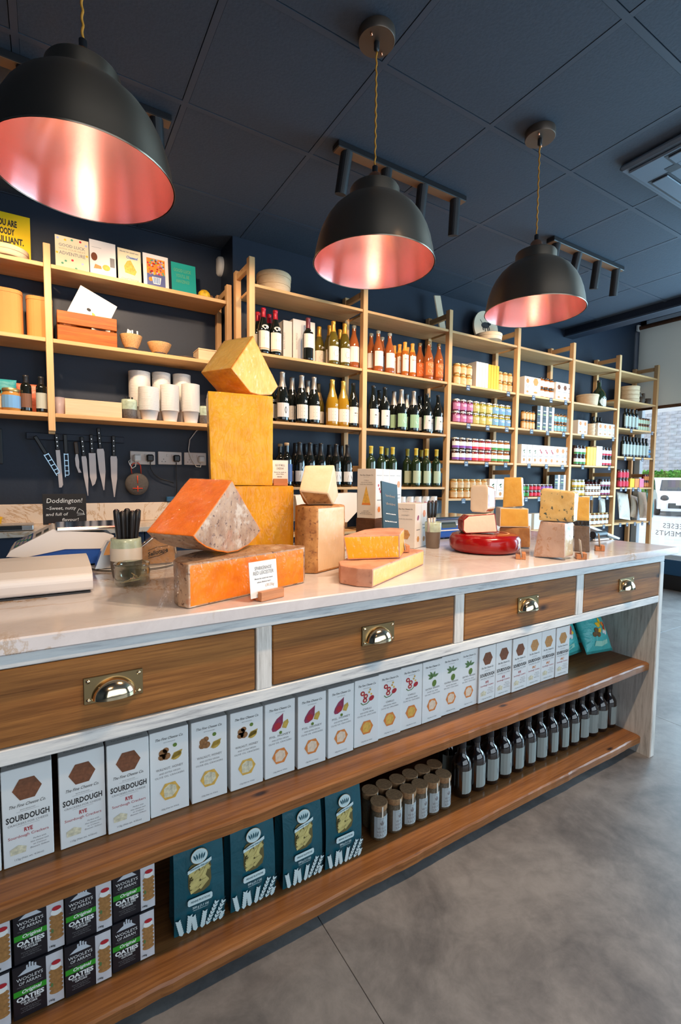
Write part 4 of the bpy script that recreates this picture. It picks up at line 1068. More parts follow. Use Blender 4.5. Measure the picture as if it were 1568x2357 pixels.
def cracker_row():
    random.seed(5)
    xs = [(-.146, 'rye'), (-.0535, 'rye'), (.047, 'rye'), (.1395, 'rye'), (.231, 'walnut'), (.3265, 'walnut'), (.4235, 'walnut'), (.518, 'fig'), (.614, 'fig'), (.711, 'fig')]
    x = .806
    for k in ('chilli',) * 3 + ('olive',) * 3 + ('rye',) * 3 + ('spelt',) * 3: xs.append((x, k)); x += .0905
    nm = {'rye': 'white rye sourdough cracker box', 'walnut': 'white walnut and honey cracker box', 'fig': 'white fig and honey cracker box', 'chilli': 'white chilli cracker box', 'olive': 'white olive oil cracker box', 'spelt': 'white spelt sourdough cracker box'}
    cnt = {}; total = {}
    seq = []
    for x, k in xs:
        key = k + ('2' if k == 'rye' and x > 1 else ''); cnt[key] = cnt.get(key, 0) + 1; seq.append((x, k, key, cnt[key]))
    for x, k, key, n in seq:
        tot = cnt[key]
        pos = {'rye': ['cut off by the left edge', 'second from left', 'third from left', 'beside the walnut boxes'], 'rye2': ['beside the olive boxes', 'middle of the right trio', 'beside the spelt boxes']}.get(key, [f'{ORD[0]} of three', 'middle of three', 'rightmost of three'])[n - 1]
        y = 1.143 + (.018 if x > .75 else 0) * min(1, (x - .75) / .4 if x > .75 else 0) + random.uniform(-.003, .003)
        cracker_box(k, (x, y, ZM), random.uniform(-.02, .02), f'{nm[k]}, {pos}')
cracker_row()

# crisps ---------------------------------------------------------------------
def wrinkle_mat(name, col, rough=.3, scale=14, strength=.5, metal=0.0):
    m, nt, b = new_mat(name)
    v = coords(nt, (1, 1, 1)); n = tex(nt, 'Noise', scale, 5, .55, v, 1.2)
    b.inputs['Base Color'].default_value = (*col, 1); b.inputs['Roughness'].default_value = rough; b.inputs['Metallic'].default_value = metal
    bumped(nt, b, n.outputs['Fac'], strength, .02); return m
wrinkle_mat('bag_turquoise', (0.07, 0.50, 0.50), .28); wrinkle_mat('bag_mint', (0.35, 0.72, 0.60), .3)
def pillow(w, h, d, m, nx=14, nz=16, seed=0.0, gusset=0.0, mfun=None):
    """crimped bag: front at -y."""
    mb = MB(); vs = []; fs = []
    for side in (-1, 1):
        for j in range(nz + 1):
            for i in range(nx + 1):
                u = i / nx; v = j / nz
                t = (math.sin(PI * u) ** .55) * (max(0.0, math.sin(PI * min(1, max(0, (v - .05) / .9)))) ** .5)
                r = noise.noise((u * 4 + seed, v * 5, side * 3.1)) * .12 + noise.noise((u * 10 + seed, v * 9, side)) * .05
                y = side * d / 2 * t * (1 + r)
                x = (u - .5) * w * (1 - .05 * math.sin(PI * v)); z = v * h + (.004 * math.sin(u * 40) if j in (0, nz) else 0) * 0
                vs.append((x, y, z))
    N = (nx + 1) * (nz + 1)
    for j in range(nz):
        for i in range(nx):
            a = j * (nx + 1) + i; f = (a, a + 1, a + nx + 2, a + nx + 1)
            fs.append(f); fs.append(tuple(N + k for k in reversed(f)))
    for i in range(nx):
        a = nz * (nx + 1) + i; fs.append((a, a + 1, N + a + 1, N + a)); a = i; fs.append((a + 1, a, N + a, N + a + 1))
    for j in range(nz):
        a = j * (nx + 1); fs.append((a, a + nx + 1, N + a + nx + 1, N + a)); a = j * (nx + 1) + nx; fs.append((a + nx + 1, a, N + a, N + a + nx + 1))
    mb.add(vs, fs, m, True)
    def surf(x, z):
        u = min(1, max(0, x / (w * .97) + .5)); v = min(1, max(0, z / h))
        t = (math.sin(PI * u) ** .55) * (max(0.0, math.sin(PI * min(1, max(0, (v - .05) / .9)))) ** .5)
        r = noise.noise((u * 4 + seed, v * 5, -3.1)) * .12 + noise.noise((u * 10 + seed, v * 9, -1)) * .05
        return -d / 2 * t * (1 + r)
    return mb, surf
class BagArt(Art):
    def __init__(s, surf, **k): Art.__init__(s, **k); s.surf = surf
    def P(s, x, y): return Vector((x, s.surf(x, y) - .0012 - s.lay * .0004, y))
def fine(art, pts, n=3):
    return pts
mat('splash_yellow', (0.90, 0.55, 0.02), .4); mat('splash_orange', (0.85, 0.25, 0.03), .4); mat('splash_red', (0.45, 0.02, 0.03), .4); mat('splash_white', (0.8, 0.82, 0.84), .4); mat('truffle_brown', (0.16, 0.09, 0.03), .6, var=.3, scale=90)
_cr = {}
def crisps(loc, rot, label, seed):
    W, H, D = .205, .25, .085
    t = thing('crisp_bag', label, 'crisp bag', loc, rot, 'turquoise crisp bags')
    mb, sf = pillow(W, H, D, 'bag_turquoise', 22, 24, seed); mb.build('bag', t)
    a = BagArt(sf)
    a.text('CHIPS', 0, .178, .021, 'ink_gold', .02, .1, 1.25)
    a.text('BLACK TRUFFLE', .01, .150, .0075, 'ink', .02); a.up()
    random.seed(int(seed * 7))
    for k in range(9):
        ang = random.uniform(0, 2 * PI); a.leaf(.012 + .008 * math.cos(ang), .108 + .008 * math.sin(ang), random.uniform(.02, .04), .009, ang, random.choice(['splash_yellow', 'splash_yellow', 'splash_orange']))
    a.up()
    for dx, dy, m in ((.03, .1, 'splash_red'), (.04, .115, 'splash_red'), (.02, .085, 'splash_white'), (.035, .08, 'splash_white')): a.ell(dx, dy, .011, .008, m, 10, dx * 30)
    a.up()
    for dx, dy in ((-.025, .095), (-.04, .078), (-.015, .075)): a.ell(dx, dy, .013, .011, 'truffle_brown', 12)
    a.poly([(-.05, .03), (.0, .024), (.05, .034), (.045, .052), (.0, .045), (-.04, .05)], 'bag_mint')
    a.build('bag_print', t)
    return t
crisps((1.945, 1.235, ZM + .026), (-.36, -.10, -.10), 'turquoise crisp bag half hidden by the spelt cracker box', 1.3)
crisps((2.125, 1.185, ZM + .030), (-.50, .07, -.02), 'foremost turquoise crisp bag, in the middle of three', 2.9)
crisps((2.145, 1.335, ZM + .022), (-.25, .10, .0), 'turquoise crisp bag at the back by the end panel', 4.4)

# oatcake boxes ---------------------------------------------------------------
mat('oat_black', (0.012, 0.010, 0.014), .4); mat('oat_green', (0.03, 0.30, 0.02), .4); mat('oat_photo', (0.62, 0.60, 0.62), .4, var=.1, scale=20); mat('oat_biscuit', (0.36, 0.17, 0.05), .7, var=.25, scale=150); mat('oat_pale', (0.55, 0.58, 0.62), .5)
def oat_art(a, w, h):
    xl = -w / 2 + .0015; xs = w * .15; xr = w / 2 - .001; c = (xl + xs) / 2; bw = xs - xl
    a.rect(xl, .001, xs, h - .001, 'oat_black'); a.rect(xs, .001, xr, h - .001, 'oat_photo'); a.up()
    # castle on a hill
    y = .098; a.poly([(c - bw * .36, y), (c + bw * .36, y), (c + bw * .2, y + .009), (c, y + .013), (c - bw * .2, y + .007)], 'oat_pale')
    for dx, hh in ((-.006, .012), (-.001, .017), (.004, .014), (.009, .010)): a.rect(c + dx, y + .006, c + dx + .0032, y + .006 + hh, 'oat_pale')
    a.text('WOOLEYS', c, .085, .0075, 'ink_white', 0, 0, fit=bw * .8); a.text('OF ARRAN', c, .0755, .007, 'ink_white', 0, 0, fit=bw * .66)
    a.text('TRADITIONAL FAMILY BAKERY', c, .0705, .002, 'ink_grey', 0, 0, fit=bw * .8); a.text('FOR GENERATIONS', c, .067, .002, 'ink_grey', 0, 0, fit=bw * .5)
    a.rect(xl, .052, xs, .0645, 'oat_green'); a.up()
    a.text('Original', c + .003, .0555, .008, 'ink_white', .02, .2, fit=bw * .6)
    a.text('OATIES', c, .0395, .0098, 'ink_white', .04, 0, fit=bw * .84)
    a.text('THE BITE SIZE', c, .0335, .0042, 'ink_white', .02, 0, fit=bw * .62); a.text('OATCAKE', c, .028, .0042, 'ink_white', .02, 0, fit=bw * .4)
    for k, t in enumerate(('Oven baked, giving them', 'a rich, full flavour', 'and a satisfying crunch')): a.text(t, c, .0215 - k * .0045, .003, 'ink_grey', 0, 0, fit=bw * (.62, .5, .6)[k])
    m = (xs + xr) / 2 + .002; pw = xr - xs
    for k in range(6): a.ell(m, .028 + k * .0095, pw * .42, .007, 'oat_biscuit', 14); a.up()
    a.ell(m, .086, pw * .34, .008, 'white_gloss', 14); a.up(); a.ell(m + .001, .094, pw * .28, .005, 'splash_red', 12); a.ell(m - .008, .045, .0025, .005, 'leaf_green', 8); a.text('190g', xs + .009, .008, .0045, 'ink', .02)
def oats():
    first = None; w, h, d = .0935, .118, .05
    cols = [-.1445, -.0475, .0475, .1425]
    wd = ['cut off by the left edge', 'second column', 'third column', 'beside the pasta bags']
    for j in range(2):
        for k, x in enumerate(cols):
            lb = f'black oatcake box, {"bottom" if j == 0 else "top"} layer, {wd[k]}'
            loc = (x + (.004 if j else 0) + .002, 1.152 - .004 * (k == 2) + (.006 if j else 0), ZL + j * (h + .0006))
            if first is None:
                first = thing('oatcake_box', lb, 'box', loc, (0, 0, 0), 'black oatcake boxes on the bottom shelf')
                MB().box(-w / 2, w / 2, 0, d, 0, h, 'oat_black', .001).build('carton', first)
                a = Art(); oat_art(a, w, h); a.build('front_print', first)
            else: copy_thing(first, loc, label=lb)
oats()

# pasta bags ------------------------------------------------------------------
wrinkle_mat('bag_teal', (0.006, 0.085, 0.115), .32, 9, .35)
mat('penne', (0.58, 0.48, 0.17), .55, var=.15, scale=60); mat('penne_dark', (0.13, 0.10, 0.03), .6); mat('crest_pale', (0.55, 0.70, 0.70), .5); mat('print_pale', (0.62, 0.76, 0.76), .5)
def pasta():
    W, H, D = .128, .298, .07
    t0 = None; xs = [.3035, .4475, .5965, .732]
    wd = ['leftmost, beside the oatcake boxes', 'second from left', 'third from left', 'rightmost, beside the salt jars']
    rz = [-.03, .01, .02, .0]
    for k, x in enumerate(xs):
        lb = f'dark teal pasta bag with penne window, {wd[k]}'; loc = (x, 1.163 - .004 * k, ZL)
        if t0: copy_thing(t0, loc, rz[k], lb); continue
        t0 = thing('pasta_bag', lb, 'pasta bag', loc, (0, 0, rz[0]), 'dark teal pasta bags')
        # gusseted bag: flat front leaning back slightly, side pleats
        def yf(z): return .004 + .05 * (z / H) ** 2 * .5 - .006 * math.sin(PI * min(1, z / H))
        mb = MB(); vs = []; fs = []; n = 12
        for j in range(n + 1):
            z = H * j / n; y0 = yf(z); y1 = max(y0 + .012, D - .02 * (z / H)); hw = W / 2 * (1 - .05 * (z / H)); pl = .014 * min(1, z / .05 + .2)
            ym = (y0 + y1) / 2
            vs += [(-hw, y0, z), (-hw * .5, y0 - .003 * math.sin(PI * j / n), z), (hw * .5, y0 - .003 * math.sin(PI * j / n), z), (hw, y0, z), (hw - pl, ym, z), (hw, y1, z), (-hw, y1, z), (-hw + pl, ym, z)]
        for j in range(n):
            for i in range(8): i2 = (i + 1) % 8; fs.append((j * 8 + i, j * 8 + i2, (j + 1) * 8 + i2, (j + 1) * 8 + i))
        fs.append(tuple(reversed(range(8)))); fs.append(tuple(range(n * 8, n * 8 + 8)))
        mb.add(vs, fs, 'bag_teal'); mb.build('bag', t0)
        def sf(x, z):
            hw = W / 2 * (1 - .05 * (z / H)); y0 = yf(z); b = .003 * math.sin(PI * min(1, max(0, z / H)))
            q = min(1, max(0, (hw - abs(x)) / (hw * .5))); return y0 - b * q
        a = BagArt(sf)
        a.rect(-.026, .263, .026, .277, 'ink_gold'); a.up().text('PRIMOGRANO', 0, .2665, .0075, 'bag_teal', .01, 0, fit=.046)
        a.text('PASTA DI SEMOLA', 0, .249, .0062, 'print_pale', .01, 0, fit=.058); a.text('DI GRANO DURO', 0, .2405, .0062, 'print_pale', .01, 0, fit=.05)
        a.text('100% ABRUZZESE', 0, .2345, .0035, 'print_pale', 0, 0, fit=.04); a.scrib(0, .229, .068, .0026, 'print_pale', 6)
        # window jar shape with penne
        a.poly([(-.028, .16), (-.026, .17), (-.02, .176), (.022, .176), (.028, .168), (.029, .125), (.024, .108), (.008, .1), (-.012, .1), (-.024, .106), (-.029, .122)], 'penne_dark'); a.up(); a.up()
        random.seed(11)
        for q in range(24):
            x0 = random.uniform(-.016, .016); z0 = random.uniform(.111, .164); an = random.uniform(.2, 1.2) if random.random() < .7 else random.uniform(1.5, 2.8); L = .0135; ww = .0046
            c, s_ = math.cos(an), math.sin(an)
            a.poly([(x0 - L * c - ww * s_, z0 - L * s_ + ww * c), (x0 - L * c + ww * s_, z0 - L * s_ - ww * c), (x0 + L * c + ww * s_ * .6, z0 + L * s_ - ww * c * .6), (x0 + L * c * .8 - ww * s_, z0 + L * s_ * .8 + ww * c)], 'penne')
            if q % 3 == 0: a.ell(x0 + L * c, z0 + L * s_, .0022, .0032, 'penne_dark', 8)
            if q % 4 == 3: a.up()
        a.up()
        a.poly([(-.03, .166), (-.012, .172), (.012, .176), (.03, .182), (.03, .174), (.012, .166), (-.012, .162), (-.03, .158)], 'print_pale'); a.up()
        a.ell(0, .194, .0215, .0185, 'ink_gold', 20); a.up().ell(0, .194, .0205, .0175, 'print_pale', 20); a.up().ell(0, .194, .015, .0125, 'crest_pale', 18); a.up()
        for q in range(5): a.leaf(-.008 + q * .004, .186, .016, .0022, PI / 2 + (q - 2) * -.22, 'bag_teal')
        a.text('rustichella d\'abruzzo', 0, .168, .004, 'bag_teal', .01, .2, fit=.05, rot=.1)
        a.poly([(-.029, .076), (.027, .076), (.03, .08), (.03, .090), (.027, .094), (-.029, .094), (-.032, .09), (-.032, .08)], 'print_pale'); a.up().text('PENNE RUSTICHE', 0, .0825, .0055, 'bag_teal', .01, 0, fit=.048)
        a.text('500 g (1,1 Lb)', 0, .0655, .006, 'print_pale', .02, 0, fit=.04); a.text('ITALIAN MACARONI PRODUCT', 0, .0595, .003, 'print_pale', 0, .2, fit=.038)
        # wheat ears
        for cx, cy, hh, an in ((-.046, .003, .044, 1.78), (-.030, .002, .048, 1.5), (-.012, .002, .042, 1.72), (.004, .002, .044, 1.42), (.016, .004, .062, 1.15), (.034, .004, .066, 1.1), (.050, .002, .05, 1.25)):
            c, s_ = math.cos(an), math.sin(an)
            for q in range(7):
                px, py = cx + c * hh * q / 7, cy + s_ * hh * q / 7
                if abs(px) > .056: continue
                for sg in (-1, 1): a.leaf(px + sg * .0016 * s_, py - sg * .0016 * c, .0135, .0027, an + sg * .62, 'print_pale', 4)
            a.line([(cx, cy), (cx + c * hh, cy + s_ * hh)], .0012, 'bag_teal')
        a.build('bag_print', t0)
pasta()

# herb salt jars ---------------------------------------------------------------
mat('cork', (0.34, 0.19, 0.09), .85, var=.3, scale=150); mat('herb_salt', (0.115, 0.085, 0.05), .35, var=.35, scale=220, coat=.5); mat('salt_label', (0.42, 0.48, 0.49), .6)
def salts():
    r, h = .0275, .098; t0 = None
    front = [.885, .947, 1.006, 1.058, 1.112, 1.167]
    spots = [(x, 1.186, 'front row', i) for i, x in enumerate(front)]
    for i, (u, v) in enumerate(((846, 1833), (875, 1824), (903, 1811), (938, 1799), (966, 1789), (996, 1775))):
        spots.append((.893 + .0575 * i, 1.247, 'back row', i))
    for x, y, rw, i in spots:
        lb = f'corked jar of wild herb salt, {rw}, {ORD[i]}'; loc = (x, y, ZL)
        rz = random.uniform(-.25, .5)
        if t0: copy_thing(t0, loc, rz, lb); continue
        t0 = thing('salt_jar', lb, 'jar', loc, (0, 0, rz), 'corked herb salt jars')
        MB().lathe([(r * .8, 0), (r, .006), (r, h - .012), (r * .93, h - .006), (r * .93, h)], 'herb_salt', 20).build('jar_body', t0)
        MB().lathe([(r * .9, h - .002), (r * 1.0, h + .002), (r * 1.04, h + .019), (r * 1.0, h + .0205)], 'cork', 20).build('cork_stopper', t0)
        a = Art((0, 0, 0), (1, 0, 0), (0, 0, 1), .0006, r); a.rect(-r * .95, .012, r * .95, .082, 'salt_label'); a.up()
        a.leaf(0, .055, .017, .0026, PI / 2, 'ink_grey'); a.leaf(-.001, .053, .014, .0022, 2.0, 'ink_grey'); a.leaf(.001, .053, .014, .0022, 1.15, 'ink_grey')
        a.rect(-r * .55, .076, r * .55, .0766, 'ink_grey')
        for k, t in enumerate(('WILD', 'HERB', 'SALT')): a.text(t, 0, .041 - k * .0115, .0078, 'ink_grey', .0, 0, 1.2, fit=r * 1.15)
        a.build('jar_label', t0)
        a = Art((0, 0, 0), (1, 0, 0), (0, 0, 1), .0018, r); a.rect(-.0025, .08, .0025, .1165, 'label_cream'); a.build('seal_strip', t0)
salts()

# dark bottles on the bottom shelf ---------------------------------------------
def etch(a, R, h, l0, l1):
    z = h * (l0 + (l1 - l0) * .28); a.rect(-.002, z, .018, z + .020, 'label_ink'); a.up()
    for k in range(5): a.rect(.0, z + .003 + k * .0035, .016, z + .0045 + k * .0035, 'label_ink2')
mat('label_ink', (0.10, 0.12, 0.17), .6); mat('label_ink2', (0.36, 0.39, 0.42), .6); mat('label_stone', (0.30, 0.345, 0.33), .6); mat('label_rim', (0.45, 0.13, 0.03), .5); mat('capsule_dark', (0.016, 0.014, 0.016), .55)
mat('glass_black', (0.012, 0.006, 0.005), 0.05, coat=1.0)
PROF['stout'] = [(.0, .004), (.030, .0), (.0355, .005), (.0362, .02), (.0362, .110), (.034, .125), (.026, .139), (.0165, .149), (.0145, .162), (.0145, .262)]
STY['liqueur'] = ('stout', 'glass_black', 'capsule_dark', .66, .272, 'label_stone', .075, .385, etch, None, 'dark bottles on the bottom shelf')
def liqueurs():
    us = [1.249, 1.320, 1.398, 1.463, 1.537, 1.612, 1.688, 1.759, 1.882, 1.955, 2.035, 2.105, 2.175, 2.237]
    k0 = 1.2 / 1.163
    for i, x in enumerate(us):
        xx = 1.272 + .0745 * i if i < 8 else 1.8695 + .0740 * (i - 8)
        w = f'{ORD[i]} of the eight in the left run' if i < 8 else f'{ORD[i - 8]} of the six in the right run'
        bottle(0, 0, 0, 0, 'liqueur', f'dark bottle with stone grey label, {w}', loc=(xx, 1.2, ZL), rotz=random.uniform(.15, .6))
    for i, (x, y) in enumerate(((1.30, 1.30), (1.42, 1.31), (1.83, 1.30), (1.98, 1.31), (2.10, 1.31))):
        bottle(0, 0, 0, 0, 'liqueur', f'shadowed dark bottle in the rear rank, {ORD[i]} of five', loc=(x, y, ZL), rotz=random.uniform(-.2, .4))
liqueurs()
# ================================================================== wall shelf in the recess, left
LY = 3.12
LZ = [2.400, 2.001, 1.593]
def lx(u, yo=.05, v=800): return at(u, v, Y=LY + yo).x
def wall_shelf():
    s = thing('wall_shelf', 'pine wall shelf hung in the recess above the knives', 'shelves', (0, LY, 0))
    for x, z0 in ((.030, 1.494), (1.048, 1.494), (-.99, 1.494)):
        MB().box(x - .017, x + .017, 0, .044, z0, 2.505, 'pine_z', .0025).build('front_post', s)
        MB().box(x - .017, x + .017, .215, .258, z0, 2.505, 'pine_z', .0025).build('back_post', s)
        for z in (2.45, 1.52): MB().box(x - .012, x + .012, .044, .215, z, z + .04, 'pine_y', .002).build('side_rail', s)
    for x0, x1 in ((-.972, .0125), (.0475, 1.0305)):
        me = MB().box(-(x1 - x0) / 2, (x1 - x0) / 2, .004, .255, -.022, 0, 'pine_x', .0015).mesh('shelf_board')
        for z in LZ: link('shelf_board', me, s, ((x0 + x1) / 2, 0, z))
wall_shelf()
LZ = [z + .0008 for z in LZ]
def card(name, label, u0, u1, v0, m, art=None, yo=.10, lean=-.12, cat='greeting card'):
    """card leaning back on the top shelf; u0..u1 its width, v0 its top edge in the photo"""
    p0, p1 = at(u0, v0, Y=LY + yo), at(u1, v0, Y=LY + yo); w = p1.x - p0.x
    h = (at((u0 + u1) / 2, v0, Y=LY + yo).z - LZ[0])
    t = thing(name, label, cat, ((p0.x + p1.x) / 2, LY + yo - .03, LZ[0] + .0003), (lean, 0, 0))
    MB().box(-w / 2, w / 2, 0, .004, 0, h, m, .0005).build('card_sheet', t)
    if art: a = Art(); art(a, w, h); a.build('card_print', t)
    return t
mat('card_cream', (0.80, 0.68, 0.45), .6); mat('card_white', (0.80, 0.74, 0.70), .6); mat('card_yellow', (0.92, 0.62, 0.01), .5); mat('card_teal', (0.01, 0.33, 0.27), .5); mat('card_paint', (0.10, 0.12, 0.28), .5)
mat('dot_red', (0.6, 0.02, 0.04), .6); mat('dot_blue', (0.45, 0.5, 0.75), .6); mat('dot_green', (0.10, 0.35, 0.2), .6); mat('dot_gold', (0.85, 0.5, 0.03), .6); mat('bread_brown', (0.17, 0.045, 0.015), .7)
def a_luck(a, w, h):
    a.text('GOOD LUCK', 0, h * .70, h * .085, 'ink_grey', .01, fit=w * .78); a.text('WITH YOUR NEXT', 0, h * .61, h * .05, 'ink_tan', 0, fit=w * .8); a.text('ADVENTURE', 0, h * .47, h * .1, 'ink_grey', .01, fit=w * .78)
    for k, (x, y) in enumerate(((-.42, .92), (-.2, .9), (0, .93), (.25, .93), (.42, .85), (-.45, .5), (-.3, .22), (0, .35), (.3, .3), (.44, .55), (.1, .13), (-.1, .07), (.42, .1), (-.42, .05), (-.2, .3))): a.ell(w * x, h * y, w * .038, w * .038, ('dot_blue', 'dot_gold', 'dot_green', 'dot_red')[k % 4], 10)
def a_cheese(a, w, h):
    a.ell(-w * .33, h * .55, w * .12, h * .11, 'bread_brown'); a.poly([(-w * .36, h * .24), (-w * .05, h * .25), (-w * .08, h * .33), (-w * .3, h * .36)], 'cracker_tan'); a.ell(w * .12, h * .31, w * .15, h * .08, 'gold_print'); a.rect(w * .27, h * .35, w * .45, h * .6, 'ink_grey'); a.scrib(-w * .22, h * .07, w * .28, h * .03, 'ink_grey', 3); a.text('The Big Cheese', w * .17, h * .07, h * .03, 'ink_grey', fit=w * .42); a.rect(-w * .42, h * .8, -w * .05, h * .807, 'ink_grey')
def a_cheesy(a, w, h):
    a.scrib(0, h * .9, w * .8, h * .035, 'ink_grey', 5); a.text('Cheeese!', w * .12, h * .74, h * .08, 'ink_blue', .03, .2, fit=w * .5)
    a.poly([(-w * .2, h * .32), (w * .22, h * .28), (w * .3, h * .4), (w * .05, h * .7), (-w * .1, h * .66), (-w * .24, h * .5)], 'gold_print'); a.up()
    for x, y in ((-.08, .42), (.1, .45), (.02, .58)): a.ell(w * x, h * y, w * .035, w * .03, 'cap_orange', 10)
    a.text('Grand Opening', 0, h * .12, h * .06, 'ink_grey', .01, .2, fit=w * .75)
def a_paint(a, w, h):
    a.rect(-w * .36, h * .1, w * .36, h * .88, 'card_paint'); a.up(); random.seed(2)
    a.rect(-w * .36, h * .44, w * .36, h * .88, 'splash_orange'); a.up()
    for k in range(60): a.ell(random.uniform(-.33, .33) * w, random.uniform(.42, .85) * h, w * .04, w * .04, random.choice(['dot_red', 'dot_gold', 'lab_pink', 'dot_blue', 'splash_red', 'dot_green']), 8)
    a.ell(-w * .22, h * .28, w * .08, w * .09, 'splash_orange', 10); a.up()
    a.poly([(-w * .12, h * .16), (w * .15, h * .16), (w * .2, h * .36), (-w * .17, h * .36)], 'card_white'); a.up()
    for k in range(4): a.rect(-w * .1 + k * w * .065, h * .18, -w * .07 + k * w * .065, h * .35, 'ink_blue')
def a_teal(a, w, h):
    for k, (t, f) in enumerate((('GOOD LUCK', .72), ("YOU'LL BE", .55), ('AMAZING!', .55))): a.text(t, -w * .05, h * (.72 - k * .17), h * .1, 'dot_green', .03, fit=w * f)
def a_yel(a, w, h):
    for k, (t, f) in enumerate((('YOU ARE', .50), ('BLOODY', .44), ('BRILLIANT.', .66))): a.text(t, -w * .05 + (f - .5) * w * .4, h * (.76 - k * .155), h * .115, 'ink', .04, fit=w * f)
card('greeting_card', 'yellow card with bold purple lettering at the left edge', -36, 68, 487, 'card_yellow', a_yel, .22)
card('greeting_card', 'cream spotted good luck card on the top shelf', 126, 203, 548, 'card_cream', a_luck)
card('greeting_card', 'white card with bread and cheese drawings', 205, 265, 556, 'card_white', a_cheese)
card('greeting_card', 'cream card with orange cheese cartoon and blue word', 270, 323, 575, 'card_cream', a_cheesy)
card('greeting_card', 'white bordered card with flower vase painting', 328, 386, 587, 'card_white', a_paint)
card('greeting_card', 'teal good luck card at the right of the cards', 393, 449, 608, 'card_teal', a_teal)
def small_left():
    # round wooden cheese tray, left
    t = thing('cheese_box', 'round bent wood box in front of the yellow card', 'box', (lx(15, .06, 570), LY + .085, LZ[0]))
    MB().lathe([(.093, 0), (.097, .003), (.097, .028)], 'pale_wood', 36).build('base', t); MB().lathe([(.100, .028), (.101, .031), (.101, .05), (.097, .053)], 'pale_wood', 36).build('lid', t)
    # leaf-wrapped thing
    t = thing('ornament', 'small yellow and brown ornament at the right end of the top shelf', 'ornament', (lx(470, .08, 680), LY + .08, LZ[0]))
    mat('ornament_yellow', (0.72, 0.42, 0.02), .5, var=.4, scale=60); mat('ornament_brown', (0.16, 0.08, 0.05), .6)
    MB().lathe([(.0, 0), (.03, .002), (.042, .02), (.036, .045), (.02, .06), (0, .066)], 'ornament_yellow', 14).build('body', t)
    MB().lathe([(0, 0), (.02, .004), (.026, .02), (.018, .038), (0, .045)], 'ornament_brown', 12, (.042, .01, 0)).build('tail', t)
    # kraft tubes, second shelf
    mat('kraft', (0.62, 0.27, 0.07), .75, var=.06, scale=6)
    for k, (u0, u1, v0) in enumerate(((-40, 50, 660), (54, 121, 676))):
        p0, p1 = at(u0, v0, Y=LY + .03), at(u1, v0, Y=LY + .03); w = p1.x - p0.x; h = (p0.z + p1.z) / 2 - LZ[1]
        if k == 1: w = .128
        t = thing('kraft_canister', ('tall kraft paper canister at the left edge' if k == 0 else 'shorter kraft paper canister behind the shelf post'), 'canister', (p0.x + w / 2 if k == 0 else -.012, LY + .10 + .04 * k, LZ[1]))
        mb = MB(); n = 28
        pr = lambda c: [((w / 2 - c) * math.copysign(abs(math.cos(a)) ** .6, math.cos(a)), (.07 - c) * math.copysign(abs(math.sin(a)) ** .6, math.sin(a))) for a in [2 * PI * i / n for i in range(n)]]
        mb.prism(pr(0), 0, h - .02, 'kraft'); mb.build('body', t); MB().prism(pr(-.0015), h - .0195, h, 'kraft').build('lid', t)
    # crate
    p0, p1 = at(132, 760, Y=LY + .02), at(270, 790, Y=LY + .02); w = p1.x - p0.x
    t = thing('wooden_crate', 'varnished orange slatted crate holding a white card', 'crate', ((p0.x + p1.x) / 2, LY + .02, LZ[1]))
    for z0, z1 in ((.002, .085), (.096, .165)):
        for y in (0, .19): MB().box(-w / 2, w / 2, y, y + .012, z0, z1, 'bright_crate_wood', .002).build('slat', t)
        for x in (-w / 2, w / 2 - .012): MB().box(x, x + .012, .012, .19, z0, z1, 'bright_crate_wood', .002).build('slat', t)
    for x in (-w / 2 + .013, w / 2 - .033):
        for y in (.013, .17): MB().box(x, x + .02, y, y + .02, .002, .16, 'bright_crate_wood').build('corner_post', t)
    MB().box(-w / 2 + .013, w / 2 - .013, .013, .189, 0, .008, 'bright_crate_wood').build('base', t)
    t = thing('greeting_card', 'white card tilted in the orange crate', 'greeting card', ((p0.x + p1.x) / 2 + .015, LY + .10, LZ[1] + .172), (-.0, .42, 0))
    MB().box(-.11, .10, 0, .004, -.03, .145, 'card_white', .0005).build('card_sheet', t)
    a = Art(); a.ell(-.02, .04, .012, .009, 'ink', 10); a.leaf(.0, .035, .03, .008, -.6, 'gold_print'); a.ell(.012, .01, .014, .012, 'gold_print', 10); a.build('card_print', t)
    for k, (dx, ln) in enumerate(((.06, .15), (.08, .12))):
        t = thing('paper_sheet', f'pale sheet standing behind the white card, {"left" if k == 0 else "right"}', 'paper', ((p0.x + p1.x) / 2 + dx, LY + .12 + k * .012, LZ[1] + .05), (-.05, .1, 0)); MB().box(-.04, .04, 0, .003, 0, ln + .05, 'card_white').build('sheet', t)
    # pot with chalk, bowl, dish
    mat('speckled_clay', (0.56, 0.32, 0.13), .6, var=.3, scale=180); mat('dark_clay', (0.05, 0.035, 0.03), .5)
    def bowl(u, v, r, h, label, foot=True, name='bowl', cat='bowl'):
        t = thing(name, label, cat, (lx(u, .09, v), LY + .09, LZ[1]))
        MB().lathe([(r * .55, 0), (r * .57, h * .06), (r * .57, h * .25)], 'dark_clay', 24).build('foot', t)
        MB().lathe([(r * .57, h * .25), (r * .8, h * .55), (r, h * .97), (r, h), (r * .95, h), (r * .75, h * .6), (r * .4, h * .35), (0, h * .32)], 'speckled_clay', 28, cap=False).build('body', t); return t
    t = bowl(302, 790, .064, .10, 'speckled clay pot holding chalk sticks', name='clay_pot', cat='pot')
    for k in range(5):
        x = -.03 + k * .012; o = MB().cyl((0, 0, 0), (.012 - k * .004, .006 * (k % 2), .07), .0045, .0045, 'white_paper', 8).build('chalk_stick', None, (t.location.x + x + (.02 if k == 4 else 0), t.location.y - .02 + .01 * (k % 3), LZ[1] + .062)); tag(o, f'white chalk stick in the speckled clay pot, {ORD[k]}', 'chalk')
    bowl(367, 800, .072, .078, 'empty speckled bowl on a dark foot')
